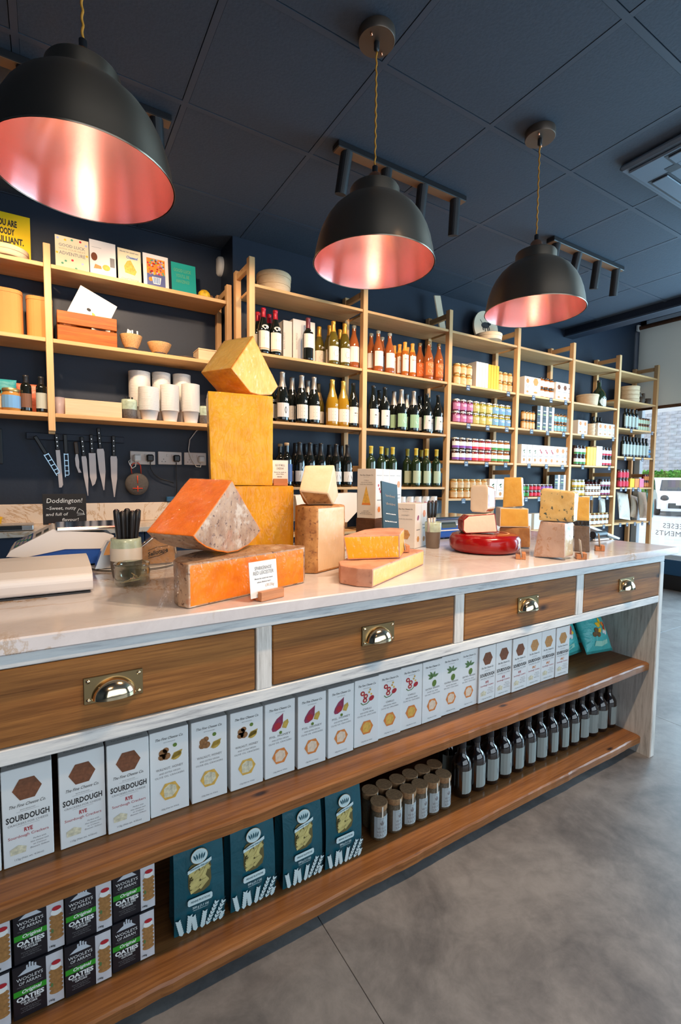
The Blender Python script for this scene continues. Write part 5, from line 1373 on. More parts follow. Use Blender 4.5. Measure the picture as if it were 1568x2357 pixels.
    t = thing('dish', 'flat dark dish beside the speckled bowl', 'dish', (lx(430, .09, 815), LY + .09, LZ[1])); MB().lathe([(.035, 0), (.055, .006), (.062, .014), (.059, .015), (.045, .008), (0, .006)], 'dark_clay', 24, cap=False).build('body', t)
    t = thing('wooden_box', 'small pale wooden box at the right end of the shelf', 'box', (lx(478, .05, 810), LY + .03, LZ[1])); MB().box(-.065, .065, 0, .13, 0, .066, 'pale_wood', .002).build('body', t); MB().box(-.066, .066, -.001, .131, .0665, .076, 'pale_wood', .002).build('lid', t)
    # third shelf
    wrinkle_mat('pouch_teal', (0.04, 0.36, 0.38), .4); wrinkle_mat('pouch_coral', (0.75, 0.16, 0.07), .4)
    for u, m, h, yo, lb in ((10, 'pouch_teal', .185, .16, 'teal food pouch at the back of the third shelf'), (66, 'pouch_coral', .175, .19, 'coral food pouch behind the dark bottles')):
        t = thing('pouch', lb, 'pouch', (lx(u, yo, 930), LY + yo, LZ[2])); mb, sf = pillow(.12, h, .035, m, 10, 12, u); mb.build('bag', t)
    STY['sauce1'] = ('square', 'glass_dark', 'cap_black', .8, .20, 'label_brown', .12, .5, None, None, 'sauce bottles on the third shelf'); STY['sauce2'] = ('square', 'glass_dark', 'cap_black', .8, .20, 'label_sage2', .12, .55, None, None, 'sauce bottles on the third shelf')
    mat('label_brown', (0.20, 0.09, 0.05), .6)
    bottle(0, 0, 0, 0, 'sauce1', 'dark sauce bottle with brown label on the third shelf', loc=(lx(61, .07, 930), LY + .06, LZ[2]))
    bottle(0, 0, 0, 0, 'sauce2', 'dark sauce bottle with grey label beside the shelf post', loc=(lx(96, .07, 930), LY + .06, LZ[2]))
    jar_thing('jar', 'gold lidded jar with blue label at the left', 'jar', (lx(26, .06, 930), LY + .055, LZ[2]), .045, .12, 'honey', 'lid_gold', 'lab_blue', None)
    jar_thing('jar', 'jar cut off by the left edge, third shelf', 'jar', (lx(-14, .06, 930), LY + .055, LZ[2]), .038, .11, 'honey', 'lid_black', 'lab_kraft', None)
    # tray, cups
    p0, p1 = at(150, 945, Y=LY + .02), at(281, 955, Y=LY + .02)
    t = thing('wooden_tray', 'long pale wooden box of papers on the third shelf', 'box', ((p0.x + p1.x) / 2, LY + .02, LZ[2])); w = p1.x - p0.x
    MB().box(-w / 2, w / 2, 0, .008, 0, .09, 'pale_wood', .001).build('front', t); MB().box(-w / 2, w / 2, .13, .138, 0, .09, 'pale_wood', .001).build('back', t)
    for x in (-w / 2, w / 2 - .008): MB().box(x, x + .008, .008, .13, 0, .09, 'pale_wood').build('end', t)
    MB().box(-w / 2 + .01, w / 2 - .01, .01, .128, .005, .084, 'white_paper').build('papers', t)
    mat('cup_plastic', (0.84, 0.80, 0.75), .4); mat('cup_clear', (0.75, 0.6, 0.6), .1, alpha=.35)
    t = thing('plastic_cup', 'small clear plastic cup left of the wooden tray', 'cup', (lx(138, .06, 940), LY + .06, LZ[2])); MB().lathe([(.022, 0), (.030, .095), (.028, .095), (.021, .003)], 'cup_clear', 18, cap=False).build('cup', t)
    def stack(u, v0, yo, r, label, first=None):
        h = at(u, v0, Y=LY + yo).z - LZ[2]
        t = thing('cup_stack', label, 'cups', (lx(u, yo, 920), LY + yo, LZ[2]))
        n = max(6, int(h / .0075)); b = MB(); pr = [(r * .68, 0), (r * .88, h * .28)]
        for k in range(n):
            z = h * .28 + (h * .72) * k / n; dz = h * .72 / n; pr += [(r * .90, z + dz * .1), (r * .99, z + dz * .55), (r * 1.0, z + dz * .9), (r * .93, z + dz)]
        b.lathe(pr, 'cup_plastic', 20).build('cups', t)
        return t
    stack(322, 857, .19, .066, 'tall rear stack of white cups, leftmost of the rear row'); stack(372, 860, .19, .058, 'rear stack of white cups in the middle'); stack(419, 864, .19, .058, 'rear stack of white cups on the right')
    stack(343, 893, .052, .062, 'front stack of smooth white cups on the left'); stack(391, 888, .06, .058, 'front stack of ribbed white cups in the middle'); stack(439, 886, .06, .058, 'front stack of ribbed white cups on the right')
    mat('glaze_green', (0.42, 0.50, 0.38), .2, var=.25, scale=40); mat('glaze_dark', (0.12, 0.10, 0.085), .5, var=.3, scale=150); mat('glaze_cream', (0.66, 0.60, 0.52), .3)
    for u, nm, r in ((297, 'green glazed pot between tray and cup stacks', .045), (471, 'green glazed pot beside the cheddar tower', .035)):
        t = thing('glazed_pot', nm, 'pot', (lx(u, .045 if u > 400 else .06, 930), LY + .05, LZ[2])); MB().lathe([(r * .8, 0), (r, .02), (r, .055)], 'glaze_dark', 22).build('base', t); MB().lathe([(r, .055), (r, .1), (r * .95, .115), (r * .88, .115), (r * .88, .06), (0, .056)], 'glaze_green', 22, cap=False).build('rim', t)
        for k in range(3):
            o = MB().cyl((0, 0, 0), (.006 * (k - 1), .004, .075), .006, .005, 'black_plastic', 8).build('utensil', None, (t.location.x + .012 * (k - 1), t.location.y, LZ[2] + .0575)); tag(o, f'dark utensil handle in the {nm}, {ORD[k]}', 'utensil')
small_left()

# ================================================================== recess wall: knives, sockets, speaker, back worktop
WY = RECESS - .001
def knives():
    st = thing('knife_rack', 'dark magnetic strip holding the knives', 'knife rack', (0, WY - .022, 0))
    a, b = at(60, 1003, Y=WY), at(285, 1003, Y=WY); MB().box(a.x, b.x, 0, .0215, a.z - .02, a.z + .02, 'navy_wall', .003).build('strip', st)
    mat('blade', (0.50, 0.43, 0.40), .45, .7); mat('blade_pale', (0.40, 0.55, 0.66), .3, .6)
    mat('handle_black', (0.011, 0.011, 0.012), .4); mat('handle_brown', (0.06, 0.03, 0.015), .4)
    def K(hu0, hv0, hu1, hv1, tu, tv, wid, label, kind='chef', hm='handle_black'):
        Y = WY - (.034 if hu0 == 82 else .028)
        p = at(hu0, hv0, Y=Y); q = at(hu1, hv1, Y=Y); t_ = at(tu, tv, Y=Y); L = (p - q).length
        d = (t_ - q); B = d.length; ang = math.atan2(d.x, -d.z)
        k = thing('knife', label, 'knife', (q.x, Y, q.z), (0, -ang, 0), 'knives on the wall')
        hd = (p - q); ha = math.atan2(-hd.x, hd.z)
        h = MB(); h.box(-.011, .011, -.007, .007, 0, L, hm, .004); ho = h.build('handle', k)
        for z in (.25, .5, .75):
            if kind in ('chef', 'santoku', 'bread'): MB().lathe([(.003, -.0085), (.003, -.006)], 'steel', 8, (0, 0, L * z), axis='y').build('rivet', ho)
        w = wid
        if kind == 'ladder':
            b_ = MB()
            b_.box(-w / 2, -w / 2 + .004, -.001, .001, -B, 0, 'blade_pale'); b_.box(w / 2 - .004, w / 2, -.001, .001, -B * .9, 0, 'blade_pale')
            for z in (0.01, .28, .5, .72, .9): b_.box(-w / 2 + .004, w / 2 - .004, -.001, .001, -B * z - .005, -B * z, 'blade_pale')
            b_.build('blade', k)
        else:
            if kind == 'chef': pl = [(-w * .42, 0), (-w * .5, -.012), (-w * .45, -B * .5), (-w * .1, -B), (w * .02, -B), (w * .42, -B * .55), (w * .5, -.02), (w * .4, 0)]
            elif kind == 'santoku': pl = [(-w * .5, 0), (-w * .5, -B * .72), (-w * .2, -B), (w * .2, -B * .93), (w * .5, -B * .75), (w * .5, 0)]
            elif kind == 'bread': pl = [(-w * .5, 0), (-w * .5, -B), (w * .1, -B), (w * .5, -B * .93), (w * .5, 0)]
            else: pl = [(-w * .2, 0), (-w * .5, -B * .25), (-w * .5, -B * .6), (-w * .1, -B), (w * .5, -B), (w * .15, -B * .75), (w * .3, -B * .4), (w * .2, 0)]
            MB().prism(pl, -.001, .001, 'blade', 'y').build('blade', k)
    K(82, 1003, 106, 1045, 136, 1093, .028, 'cheese knife with pierced pale blade, tilted, leftmost', 'ladder')
    K(131, 998, 133, 1036, 141, 1122, .022, 'long straight knife with riveted black handle', 'bread')
    K(146, 1000, 152, 1044, 155, 1098, .024, 'small cheese knife with pierced blade, upright', 'ladder')
    K(175, 1017, 177, 1045, 182, 1088, .026, 'hooked cheese knife with brown handle', 'hook', 'handle_brown')
    K(188, 1005, 193, 1050, 203, 1141, .028, 'pointed chef knife left of the dimpled blade')
    K(207, 1000, 212, 1043, 216, 1119, .038, 'broad knife with dimpled blade', 'santoku')
    K(230, 985, 231, 1033, 240, 1128, .042, 'widest chef knife with black handle')
    K(257, 1003, 262, 1050, 264, 1144, .040, 'rightmost chef knife near the speaker')
knives()
def wall_bits():
    def socket(u0, u1, v0, v1, label):
        a, b = at(u0, v0, Y=WY), at(u1, v1, Y=WY); w = b.x - a.x; h = .086
        s = thing('wall_socket', label, 'socket', ((a.x + b.x) / 2, WY - .0005, (a.z + b.z) / 2), group='white double wall sockets')
        MB().box(-w / 2, w / 2, -.009, 0, -h / 2, h / 2, 'socket_white', .003).build('plate', s)
        for sx in (-1, 1):
            MB().box(sx * w * .1 - .007, sx * w * .1 + .007, -.012, -.009, .008, .028, 'socket_white', .002).build('switch', s)
            for dx, dz in ((0, -.008), (-.011, -.024), (.011, -.024)): MB().box(sx * w * .27 + dx - .003, sx * w * .27 + dx + .003, -.0095, -.0088, dz - .002, dz + .002, 'ink').build('socket_hole', s)
        return s
    mat('socket_white', (0.72, 0.62, 0.55), .35)
    socket(299, 357, 1038, 1070, 'white double socket with two plugs, above the speaker')
    socket(363, 418, 1038, 1071, 'white double socket with one black plug, middle of three')
    socket(423, 474, 1040, 1072, 'white double socket with white plug beside the cheddar')
    def plug(u, v, m, label, pts, cm):
        p = at(u, v, Y=WY - .012); t = thing('plug', label, 'plug', (p.x, WY - .0115, p.z))
        MB().box(-.022, .022, -.028, 0, -.024, .022, m, .008).build('plug_body', t)
        path = [at(a, b, Y=WY - .02) - Vector((p.x, WY - .0115, p.z)) for a, b in pts]
        MB().tube(path, .003, cm, 6).build('cable', t)
    plug(345, 1054, 'black_plastic', 'black plug in the left wall socket', [(346, 1062), (347, 1078), (355, 1092), (372, 1103), (388, 1107), (400, 1112)], 'black_plastic')
    plug(406, 1055, 'black_plastic', 'black plug in the middle wall socket', [(406, 1064), (406, 1085), (407, 1110), (406, 1141)], 'black_plastic')
    plug(315, 1054, 'white_plastic', 'white plug feeding the wall speaker', [(313, 1064), (312, 1073), (305, 1078), (299, 1070), (296, 1062), (302, 1056), (300, 1070), (304, 1078)], 'white_plastic')
    plug(463, 1057, 'white_plastic', 'white plug in the right wall socket', [(463, 1066), (462, 1075), (452, 1074), (440, 1055), (434, 1036), (437, 1012), (452, 992), (456, 990)], 'white_plastic')
    c = at(316, 1114, Y=WY - .03); mat('speaker_fabric', (0.085, 0.075, 0.07), .9, var=.25, scale=200); mat('strap_red', (0.75, 0.06, 0.02), .5)
    s = thing('smart_speaker', 'round grey fabric speaker with red straps hung on the wall', 'speaker', (c.x, WY - .001, c.z))
    MB().lathe([(.03, 0), (.066, -.01), (.073, -.022), (.066, -.036), (.04, -.043), (0, -.045)], 'speaker_fabric', 32, axis='y').build('speaker_body', s)
    for pth in ([(0, -.047, .005), (0, -.047, .055)], [(0, -.047, -.05), (0, -.047, -.012)], [(-.03, -.046, -.028), (.03, -.046, -.028)]): MB().tube(pth, .0028, 'strap_red', 6).build('strap', s)
    MB().tube([(-.03, -.02, .066), (-.035, -.018, .11), (-.02, -.018, .135), (.01, -.018, .138), (.024, -.018, .12), (.026, -.02, .066)], .003, 'strap_red', 6).build('strap_loop', s)
    # dark framed board at the left edge
    a = at(-40, 985, Y=WY); b = at(8, 1068, Y=WY)
    t = thing('picture_frame', 'dark framed board cut off by the left edge', 'picture', ((a.x + b.x) / 2, WY - .001, (a.z + b.z) / 2)); w = b.x - a.x; h = a.z - b.z
    MB().box(-w / 2, w / 2, -.02, 0, -h / 2, h / 2, 'black_metal', .003).build('frame', t); MB().box(-w / 2 + .015, w / 2 - .015, -.021, -.0195, -h / 2 + .015, h / 2 - .015, 'card_paint').build('picture', t)
    # junction box above upstand and shelf clip
    p = at(403, 1147, Y=WY); o = MB().box(-.06, .06, -.03, 0, -.02, .012, 'riser_blue', .003).build('junction_box', None, (p.x, WY - .0005, p.z)); tag(o, 'blue cable box on the wall above the upstand', 'cable box')
    # back worktop with upstand and navy cupboards
    bw = thing('back_counter', 'back worktop of veined stone with upstand along the recess wall', 'counter', (0, 0, 0))
    MB().box(XL + .01, RET - .004, 2.93, WY, .926, .956, 'veined_stone', .003).build('worktop', bw)
    MB().box(XL + .01, RET - .004, WY - .02, WY, .9565, 1.076, 'veined_stone', .003).build('upstand', bw)
    for k in range(6): MB().box(RET - .004 - .6 * (k + 1) + .002, RET - .004 - .6 * k - .002, 2.97, WY - .03, .08, .925, 'cupboard_navy', .003).build('cupboard', bw)
    MB().box(XL + .01, RET - .01, 3.02, WY - .03, .0, .079, 'black_metal').build('plinth', bw)
    # chalk sign
    a, b = at(97, 1138, Y=3.20), at(198, 1138, Y=3.20); w = b.x - a.x; h = a.z - .957
    s = thing('chalkboard_sign', 'small black chalkboard sign with white handwriting', 'sign', ((a.x + b.x) / 2, 3.20, .9585), (-.03, 0, 0))
    MB().box(-w / 2, w / 2, 0, .005, .006, h, 'chalk_black', .001).build('board', s); MB().box(-w * .38, w * .32, -.022, .03, 0, .012, 'beech', .002).build('stand', s)
    ar = Art(); ar.text('Doddington!', .0, h * .72, h * .15, 'ink_white', .0, .12, fit=w * .82); ar.text('~Sweet, nutty', -w * .08, h * .5, h * .11, 'ink_white', .0, .1, fit=w * .68); ar.text('and full of', -w * .18, h * .31, h * .1, 'ink_white', 0, .1, fit=w * .5); ar.text('flavour!', w * .12, h * .13, h * .1, 'ink_white', 0, .1, fit=w * .38)
    ar.line([(w * .27, h * .38), (w * .42, h * .36), (w * .46, h * .33), (w * .28, h * .31)], .002, 'ink_white').line([(w * .28, h * .4), (w * .33, h * .52), (w * .42, h * .44), (w * .44, h * .36)], .002, 'ink_white'); ar.build('chalk_writing', s)
    # yellow tub and black tray
    p = at(4, 1208, Z=.9575); t = thing('tub', 'yellow lidded tub at the left end of the back worktop', 'tub', (-.27, 3.27, .957)); MB().lathe([(.04, 0), (.046, .045)], 'carton_yellow', 24).build('body', t); MB().lathe([(.049, .045), (.049, .054)], 'carton_yellow', 24).build('lid', t)
    t = thing('hob', 'flat black appliance lying on the back worktop', 'appliance', (-.24, 2.97, .957)); MB().box(-.3, .17, 0, .16, 0, .03, 'steel', .004).build('case', t); MB().box(-.29, .12, -.002, .0, .005, .027, 'black_plastic').build('front_panel', t)
    t = thing('handset', 'small black device by the upstand', 'device', (.75, 3.18, .957)); MB().box(-.06, .02, 0, .05, 0, .06, 'black_plastic', .01).build('body', t)
mat('chalk_black', (0.02, 0.018, 0.018), .7); mat('cupboard_navy', (0.018, 0.035, 0.07), .45)
def stone2():
    m, nt, b = new_mat('veined_stone')
    v = coords(nt, (1, 1, 1), False); w = tex(nt, 'Noise', 3.0, 8, .7, v, 1.2)
    f = ramp(nt, w.outputs['Fac'], [(.48, (0, 0, 0)), (.5, (.8, .8, .8)), (.52, (0, 0, 0))])
    nt.links.new(mixc(nt, f, (0.72, 0.62, 0.52), (0.45, 0.26, 0.1)), b.inputs['Base Color']); b.inputs['Roughness'].default_value = .2
stone2()
wall_bits()
# ================================================================== cheeses on the worktop
TOP = CT + .0008
def atp(u, v, P, N):
    d = _F + _R * ((u - CX) / FPX) + _U * ((CY - v) / FPX); o = Vector((0, 0, CAMZ)); N = Vector(N)
    return o + d * ((Vector(P) - o).dot(N) / d.dot(N))
def cheese_mat(name, a, d, film=True, holes=None, scale=30, mottle=None, rough=.5, film_scale=26, film_str=.6, sss=0.0):
    m, nt, b = new_mat(name)
    v = coords(nt, (1, 1, 1)); n = tex(nt, 'Noise', scale, 6, .6, v, .3)
    c = ramp(nt, n.outputs['Fac'], [(.34, d), (.62, a)])
    n1 = tex(nt, 'Noise', scale * .25, 2, .5, v); c = mixc(nt, ramp(nt, n1.outputs['Fac'], [(.4, (0, 0, 0)), (.7, (.5, .5, .5))]), c, a)
    if mottle:
        for col, sc, lo, hi in mottle:
            q = tex(nt, 'Noise', sc * 1.5, 4, .6, v, .15); c = mixc(nt, ramp(nt, q.outputs['Fac'], [(lo, (0, 0, 0)), (hi, (1, 1, 1))]), c, col)
    nt.links.new(c, b.inputs['Base Color']); b.inputs['Roughness'].default_value = rough
    if sss: b.inputs['Subsurface Weight'].default_value = sss; b.inputs['Subsurface Radius'].default_value = (.02, .012, .005); b.inputs['Subsurface Scale'].default_value = .4
    bumped(nt, b, n.outputs['Fac'], .25, .004)
    if film:   # clinging plastic wrap: wrinkled glossy coat
        b.inputs['Coat Weight'].default_value = .55; b.inputs['Coat Roughness'].default_value = .05; b.inputs['Specular IOR Level'].default_value = .2
        vv = coords(nt, (1, 1, .35)); w = tex(nt, 'Noise', film_scale * 2.6, 3, .55, vv, 1.6); bumped(nt, b, w.outputs['Fac'], min(1.0, film_str * 1.3), .03, 'Coat Normal')
    return m
cheese_mat('leicester_cut', (0.90, 0.24, 0.004), (0.78, 0.16, 0.003), film_str=.25)
cheese_mat('leicester_film', (0.90, 0.21, 0.004), (0.78, 0.14, 0.003), film_str=1.0, film_scale=16)
cheese_mat('leicester_rind', (0.50, 0.32, 0.20), (0.30, 0.15, 0.08), scale=22, film_str=.5, mottle=[((0.10, 0.04, 0.028), 62, .58, .66), ((0.60, 0.47, 0.36), 16, .55, .66), ((0.50, 0.20, 0.10), 11, .58, .72)])
cheese_mat('cheddar_cut', (0.88, 0.46, 0.020), (0.80, 0.36, 0.010), film_str=.30, film_scale=14, mottle=[((0.42, 0.18, 0.01), 38, .735, .76)])
cheese_mat('cheddar_deep', (0.86, 0.41, 0.012), (0.78, 0.32, 0.008), film_str=.28, film_scale=12)
cheese_mat('cheddar_pale', (0.86, 0.54, 0.12), (0.80, 0.44, 0.07), film_str=.55, film_scale=16)
cheese_mat('cheddar_rind', (0.80, 0.33, 0.03), (0.62, 0.20, 0.02), film_str=.7, film_scale=14)
cheese_mat('tan_rind', (0.50, 0.24, 0.07), (0.33, 0.13, 0.035), False, scale=40, rough=.7, mottle=[((0.20, 0.075, 0.025), 60, .56, .66)])
cheese_mat('tan_cut', (0.76, 0.54, 0.33), (0.70, 0.46, 0.26), True, scale=12, film_str=.25)
cheese_mat('ivory_cut', (0.78, 0.56, 0.34), (0.72, 0.48, 0.26), False, scale=20, mottle=[((0.5, 0.22, 0.08), 50, .74, .77)])
cheese_mat('fontina_rind', (0.66, 0.34, 0.22), (0.52, 0.22, 0.13), False, scale=14, rough=.6, mottle=[((0.40, 0.16, 0.10), 30, .60, .72)])
cheese_mat('fontina_cut', (0.80, 0.54, 0.16), (0.74, 0.46, 0.11), True, scale=10, film_str=.2)
cheese_mat('fontina_deep', (0.86, 0.43, 0.015), (0.76, 0.33, 0.01), True, scale=10, film_str=.55, film_scale=14, mottle=[((0.35, 0.14, 0.02), 60, .76, .78)])
cheese_mat('red_wax', (0.30, 0.004, 0.005), (0.20, 0.003, 0.003), True, scale=8, film_str=.06, film_scale=9, rough=.25)
cheese_mat('goat_cut', (0.84, 0.69, 0.53), (0.80, 0.63, 0.46), True, scale=16, film_str=.25)
cheese_mat('yellow_cut', (0.82, 0.47, 0.09), (0.76, 0.39, 0.06), True, scale=40, film_str=.8, film_scale=40)
cheese_mat('brown_rind', (0.50, 0.25, 0.09), (0.36, 0.15, 0.05), True, scale=24, film_str=.8, film_scale=30)
cheese_mat('stilton_cut', (0.80, 0.56, 0.22), (0.72, 0.44, 0.13), True, scale=26, film_str=1.0, film_scale=44, mottle=[((0.07, 0.10, 0.08), 44, .60, .65)])
cheese_mat('stilton_rind', (0.64, 0.46, 0.37), (0.54, 0.35, 0.26), True, scale=16, film_str=.8, film_scale=30, mottle=[((0.46, 0.20, 0.06), 22, .55, .66), ((0.62, 0.48, 0.42), 22, .6, .7)])
cheese_mat('stilton_side', (0.66, 0.54, 0.34), (0.52, 0.44, 0.28), True, scale=20, film_str=.7, film_scale=30, mottle=[((0.22, 0.26, 0.24), 12, .60, .72)])
cheese_mat('dark_rind', (0.17, 0.115, 0.08), (0.10, 0.065, 0.045), True, scale=30, film_str=.8, film_scale=30)
cheese_mat('black_wax', (0.02, 0.016, 0.014), (0.014, 0.012, 0.01), True, scale=20, film_str=.3)
def hull(name, label, pts, matf, bev=.004, cut=.014, amp=.0012, seed=0.0, cat='cheese', group=None):
    """convex lump through pts (world), material by face normal; edges softened, surface slightly uneven."""
    base = Vector((sum(p[0] for p in pts) / len(pts), sum(p[1] for p in pts) / len(pts), min(p[2] for p in pts)))
    bm = bmesh.new()
    for p in pts: bm.verts.new(Vector(p) - base)
    r = bmesh.ops.convex_hull(bm, input=bm.verts)
    bmesh.ops.delete(bm, geom=list({g for g in r['geom_interior'] + r['geom_unused'] if isinstance(g, bmesh.types.BMVert)}), context='VERTS')
    bmesh.ops.dissolve_limit(bm, angle_limit=.06, verts=bm.verts, edges=bm.edges)
    bmesh.ops.recalc_face_normals(bm, faces=bm.faces)
    names = []
    for f in bm.faces:
        m = matf(f.normal, f.calc_center_median() + base)
        if m not in names: names.append(m)
        f.material_index = names.index(m)
    bmesh.ops.bevel(bm, geom=[e for e in bm.edges if e.calc_face_angle(0) > .35], offset=bev, segments=2, affect='EDGES', profile=.6)
    bmesh.ops.triangulate(bm, faces=[f for f in bm.faces if len(f.verts) > 4])
    for _ in range(6):
        es = [e for e in bm.edges if e.calc_length() > cut]
        if not es: break
        bmesh.ops.subdivide_edges(bm, edges=es, cuts=1, use_grid_fill=True)
        bmesh.ops.triangulate(bm, faces=[f for f in bm.faces if len(f.verts) > 4])
        if len(bm.verts) > 9000: break
    bm.normal_update()
    mv = [(v, v.normal.copy()) for v in bm.verts]
    for v, n in mv:
        if v.co.z < .004: continue
        q = v.co * 28 + Vector((seed, seed * 2, 0)); v.co += n * (noise.noise(q) * amp + noise.noise(q * 3.1) * amp * .4)
    zmin = min(v.co.z for v in bm.verts)
    me = bpy.data.meshes.new(name); bm.to_mesh(me); bm.free()
    for n in names: me.materials.append(MATS[n])
    for p in me.polygons: p.use_smooth = False
    try: me.shade_smooth(); me.set_sharp_from_angle(angle=math.radians(40))
    except Exception: pass
    o = link(name, me, None, base); tag(o, label, cat, group)
    return o
def col_pts(plan, z0, z1, sh=0.0):
    """plan points as a standing block; sh shrinks the top ring"""
    cx = sum(p[0] for p in plan) / len(plan); cy = sum(p[1] for p in plan) / len(plan)
    return [(x, y, z0) for x, y in plan] + [(x + (cx - x) * sh, y + (cy - y) * sh, z1) for x, y in plan]
def facing(u, delta):
    """horizontal unit normal of an upright face turned to the viewer's side of the counter, and the direction to its right"""
    d = _F + _R * ((u - CX) / FPX); a = math.atan2(d.x, d.y) + delta
    return Vector((-math.sin(a), -math.cos(a), 0)), Vector((math.cos(a), -math.sin(a), 0))
def crumple(name, pts_fn, nu, nv, m, parent):
    mb = MB(); vs = [pts_fn(i / nu, j / nv) for j in range(nv + 1) for i in range(nu + 1)]
    fs = [(j * (nu + 1) + i, j * (nu + 1) + i + 1, (j + 1) * (nu + 1) + i + 1, (j + 1) * (nu + 1) + i) for j in range(nv) for i in range(nu)]
    mb.add(vs, fs, m, True); return mb.build(name, parent)
def film_mat():
    m, nt, b = new_mat('cling_film')
    out = nt.nodes['Material Output']; tr = nt.nodes.new('ShaderNodeBsdfTransparent'); gl = nt.nodes.new('ShaderNodeBsdfGlossy'); gl.inputs['Roughness'].default_value = .06
    df = nt.nodes.new('ShaderNodeBsdfDiffuse'); df.inputs['Color'].default_value = (.9, .85, .8, 1)
    v = coords(nt, (1, 1, 1)); n = tex(nt, 'Noise', 22, 4, .6, v, 2.0); bp = nt.nodes.new('ShaderNodeBump'); bp.inputs['Strength'].default_value = .9; bp.inputs['Distance'].default_value = .03
    nt.links.new(n.outputs['Fac'], bp.inputs['Height']); nt.links.new(bp.outputs['Normal'], gl.inputs['Normal'])
    m1 = nt.nodes.new('ShaderNodeMixShader'); m1.inputs[0].default_value = .06; nt.links.new(gl.outputs[0], m1.inputs[1]); nt.links.new(df.outputs[0], m1.inputs[2])
    m2 = nt.nodes.new('ShaderNodeMixShader'); m2.inputs[0].default_value = .12; nt.links.new(tr.outputs[0], m2.inputs[1]); nt.links.new(m1.outputs[0], m2.inputs[2]); nt.links.new(m2.outputs[0], out.inputs['Surface']); nt.nodes.remove(b)
film_mat()
def cheeses():
    G = 'cheeses on the worktop'
    # --- red leicester pair
    A, B = Vector((.252, 1.030)), Vector((.588, 1.141)); nf = Vector(((B - A).y, -(B - A).x)).normalized()
    plan = [A, B, (.605, 1.17), (.575, 1.215), (.52, 1.245), (.45, 1.255), (.38, 1.24), (.31, 1.205), (.262, 1.155), (.236, 1.10), (.236, 1.06)]
    lo = hull('red_leicester', 'orange half wheel of red cheese with mottled rind, lying on the worktop', col_pts(plan, TOP, 1.054), lambda n, c: 'leicester_cut' if n.xy.dot(nf) > .9 else 'leicester_rind', .004, .012, .0016, 1.0, group=G)
    def ff(u, v):
        a = -.35 + u * 1.5; cx, cy = .238, 1.065
        p = Vector((.232 - .018 * math.sin(PI * u) * (1.0 if v < .9 else .6) - .03 * (1 - v) ** 2 * (.4 + .6 * math.sin(7 * u)), 1.015 + u * .12, TOP + .0008 + v * .1))
        q = noise.noise((u * 6, v * 5, 1.3)); return (p.x + q * .008 - lo.location.x, p.y + q * .006 - lo.location.y, p.z - lo.location.z)
    crumple('cling_film', ff, 26, 18, 'cling_film', lo)
    N = Vector((.65, -.76, 0)); T = Vector((-.079, .092, .004)); P0 = Vector((.395, 1.135, 1.2))
    prof = [(535, 1103), (445, 1232), (457, 1246), (475, 1258), (500, 1267), (525, 1271), (548, 1267), (572, 1254), (590, 1236), (601, 1219)]
    pts = [atp(u, v, P0, N) for u, v in prof]; zl = min(p.z for p in pts); sh = Vector((0, 0, 1.057 - zl)); pts = [p + sh for p in pts]
    lft = (pts[1] - pts[0]).cross(T).normalized(); 
    if lft.x > 0: lft = -lft
    rgt = (pts[-1] - pts[0]).cross(T).normalized()
    if rgt.x < 0: rgt = -rgt
    wd = hull('red_leicester', 'film wrapped orange wedge balanced on its rind atop the half wheel', pts + [p + T for p in pts], lambda n, c: 'leicester_film' if n.dot(lft) > .92 or n.dot(rgt) > .95 else 'leicester_rind', .003, .012, .0012, 2.0, group=G)
    def film_over(o, A, B, D, n, seed, nu=30, nv=26, amp=.0022, off=.0012):
        """wrinkled film stretched over the quad A, A->B, A->D, normal n"""
        def g(u, v):
            p = A + (B - A) * u + (D - A) * v
            e = min(u, 1 - u, v, 1 - v) * 8; r = abs(noise.noise((u * 5 + v * 3 + seed, v * 2.5 - u * 1.5, seed))) + .6 * abs(noise.noise((u * 15 + seed, v * 6 + u * 8, 1.0)))
            return tuple(p + n * (off + amp * (1 - min(1, r * 3)) * min(1, e)) - o.location)
        return crumple('cling_film', g, nu, nv, 'cling_film', o)
    film_over(wd, pts[0], pts[0] + T, pts[1], lft, 3.7, 34, 30, .003)
    # --- cheddar tower
    N1, R1 = facing(600, -.05); P1 = at(600, 1250, Y=1.42)
    f0 = [atp(u, v, P1, N1) for u, v in ((490, 1180), (676, 1180))]; zt = atp(676, 1119, P1, N1).z
    plan = [f0[0].xy, f0[1].xy, (f0[1] - N1 * .17).xy, (f0[0] - N1 * .17).xy]
    hull('cheddar', 'square yellow cheddar block at the foot of the tower', col_pts(plan, TOP, zt), lambda n, c: 'cheddar_deep', .004, .02, .0008, 3, group=G)
    N2, R2 = facing(555, -.10); P2 = at(600, 1116, Z=zt + .001); P2 = P2 + Vector((0, 0, 0)) if P2.y < 2 and P2.z > 0 else None
    P2 = f0[1] - N1 * .012; P2.z = 1.3
    f0 = [atp(u, v, P2, N2) for u, v in ((478, 899), (629, 912), (628, 1116), (486, 1112))]
    for p in (f0[2], f0[3]): p.z = zt + .0015
    bk = [p - N2 * .15 for p in f0]
    tw = hull('cheddar', 'tallest yellow cheddar block standing upright in the tower', f0 + bk, lambda n, c: 'cheddar_cut', .004, .014, .0009, 4, group=G)
    N = Vector((.50, -.866, 0)); P0 = (f0[0] + f0[1]) / 2 - N2 * .03; T = Vector((-.070, .085, -.006))
    prof = [(532, 849), (577, 905), (600, 911), (625, 910), (641, 891), (583, 774)]
    pts = [atp(u, v, P0, N) for u, v in prof]; b2 = [p + T for p in pts]; allp = pts + b2
    sh = max(f0[0].z, f0[1].z) + .0075 - min(p.z for p in allp); allp = [p + Vector((0, 0, sh)) for p in allp]
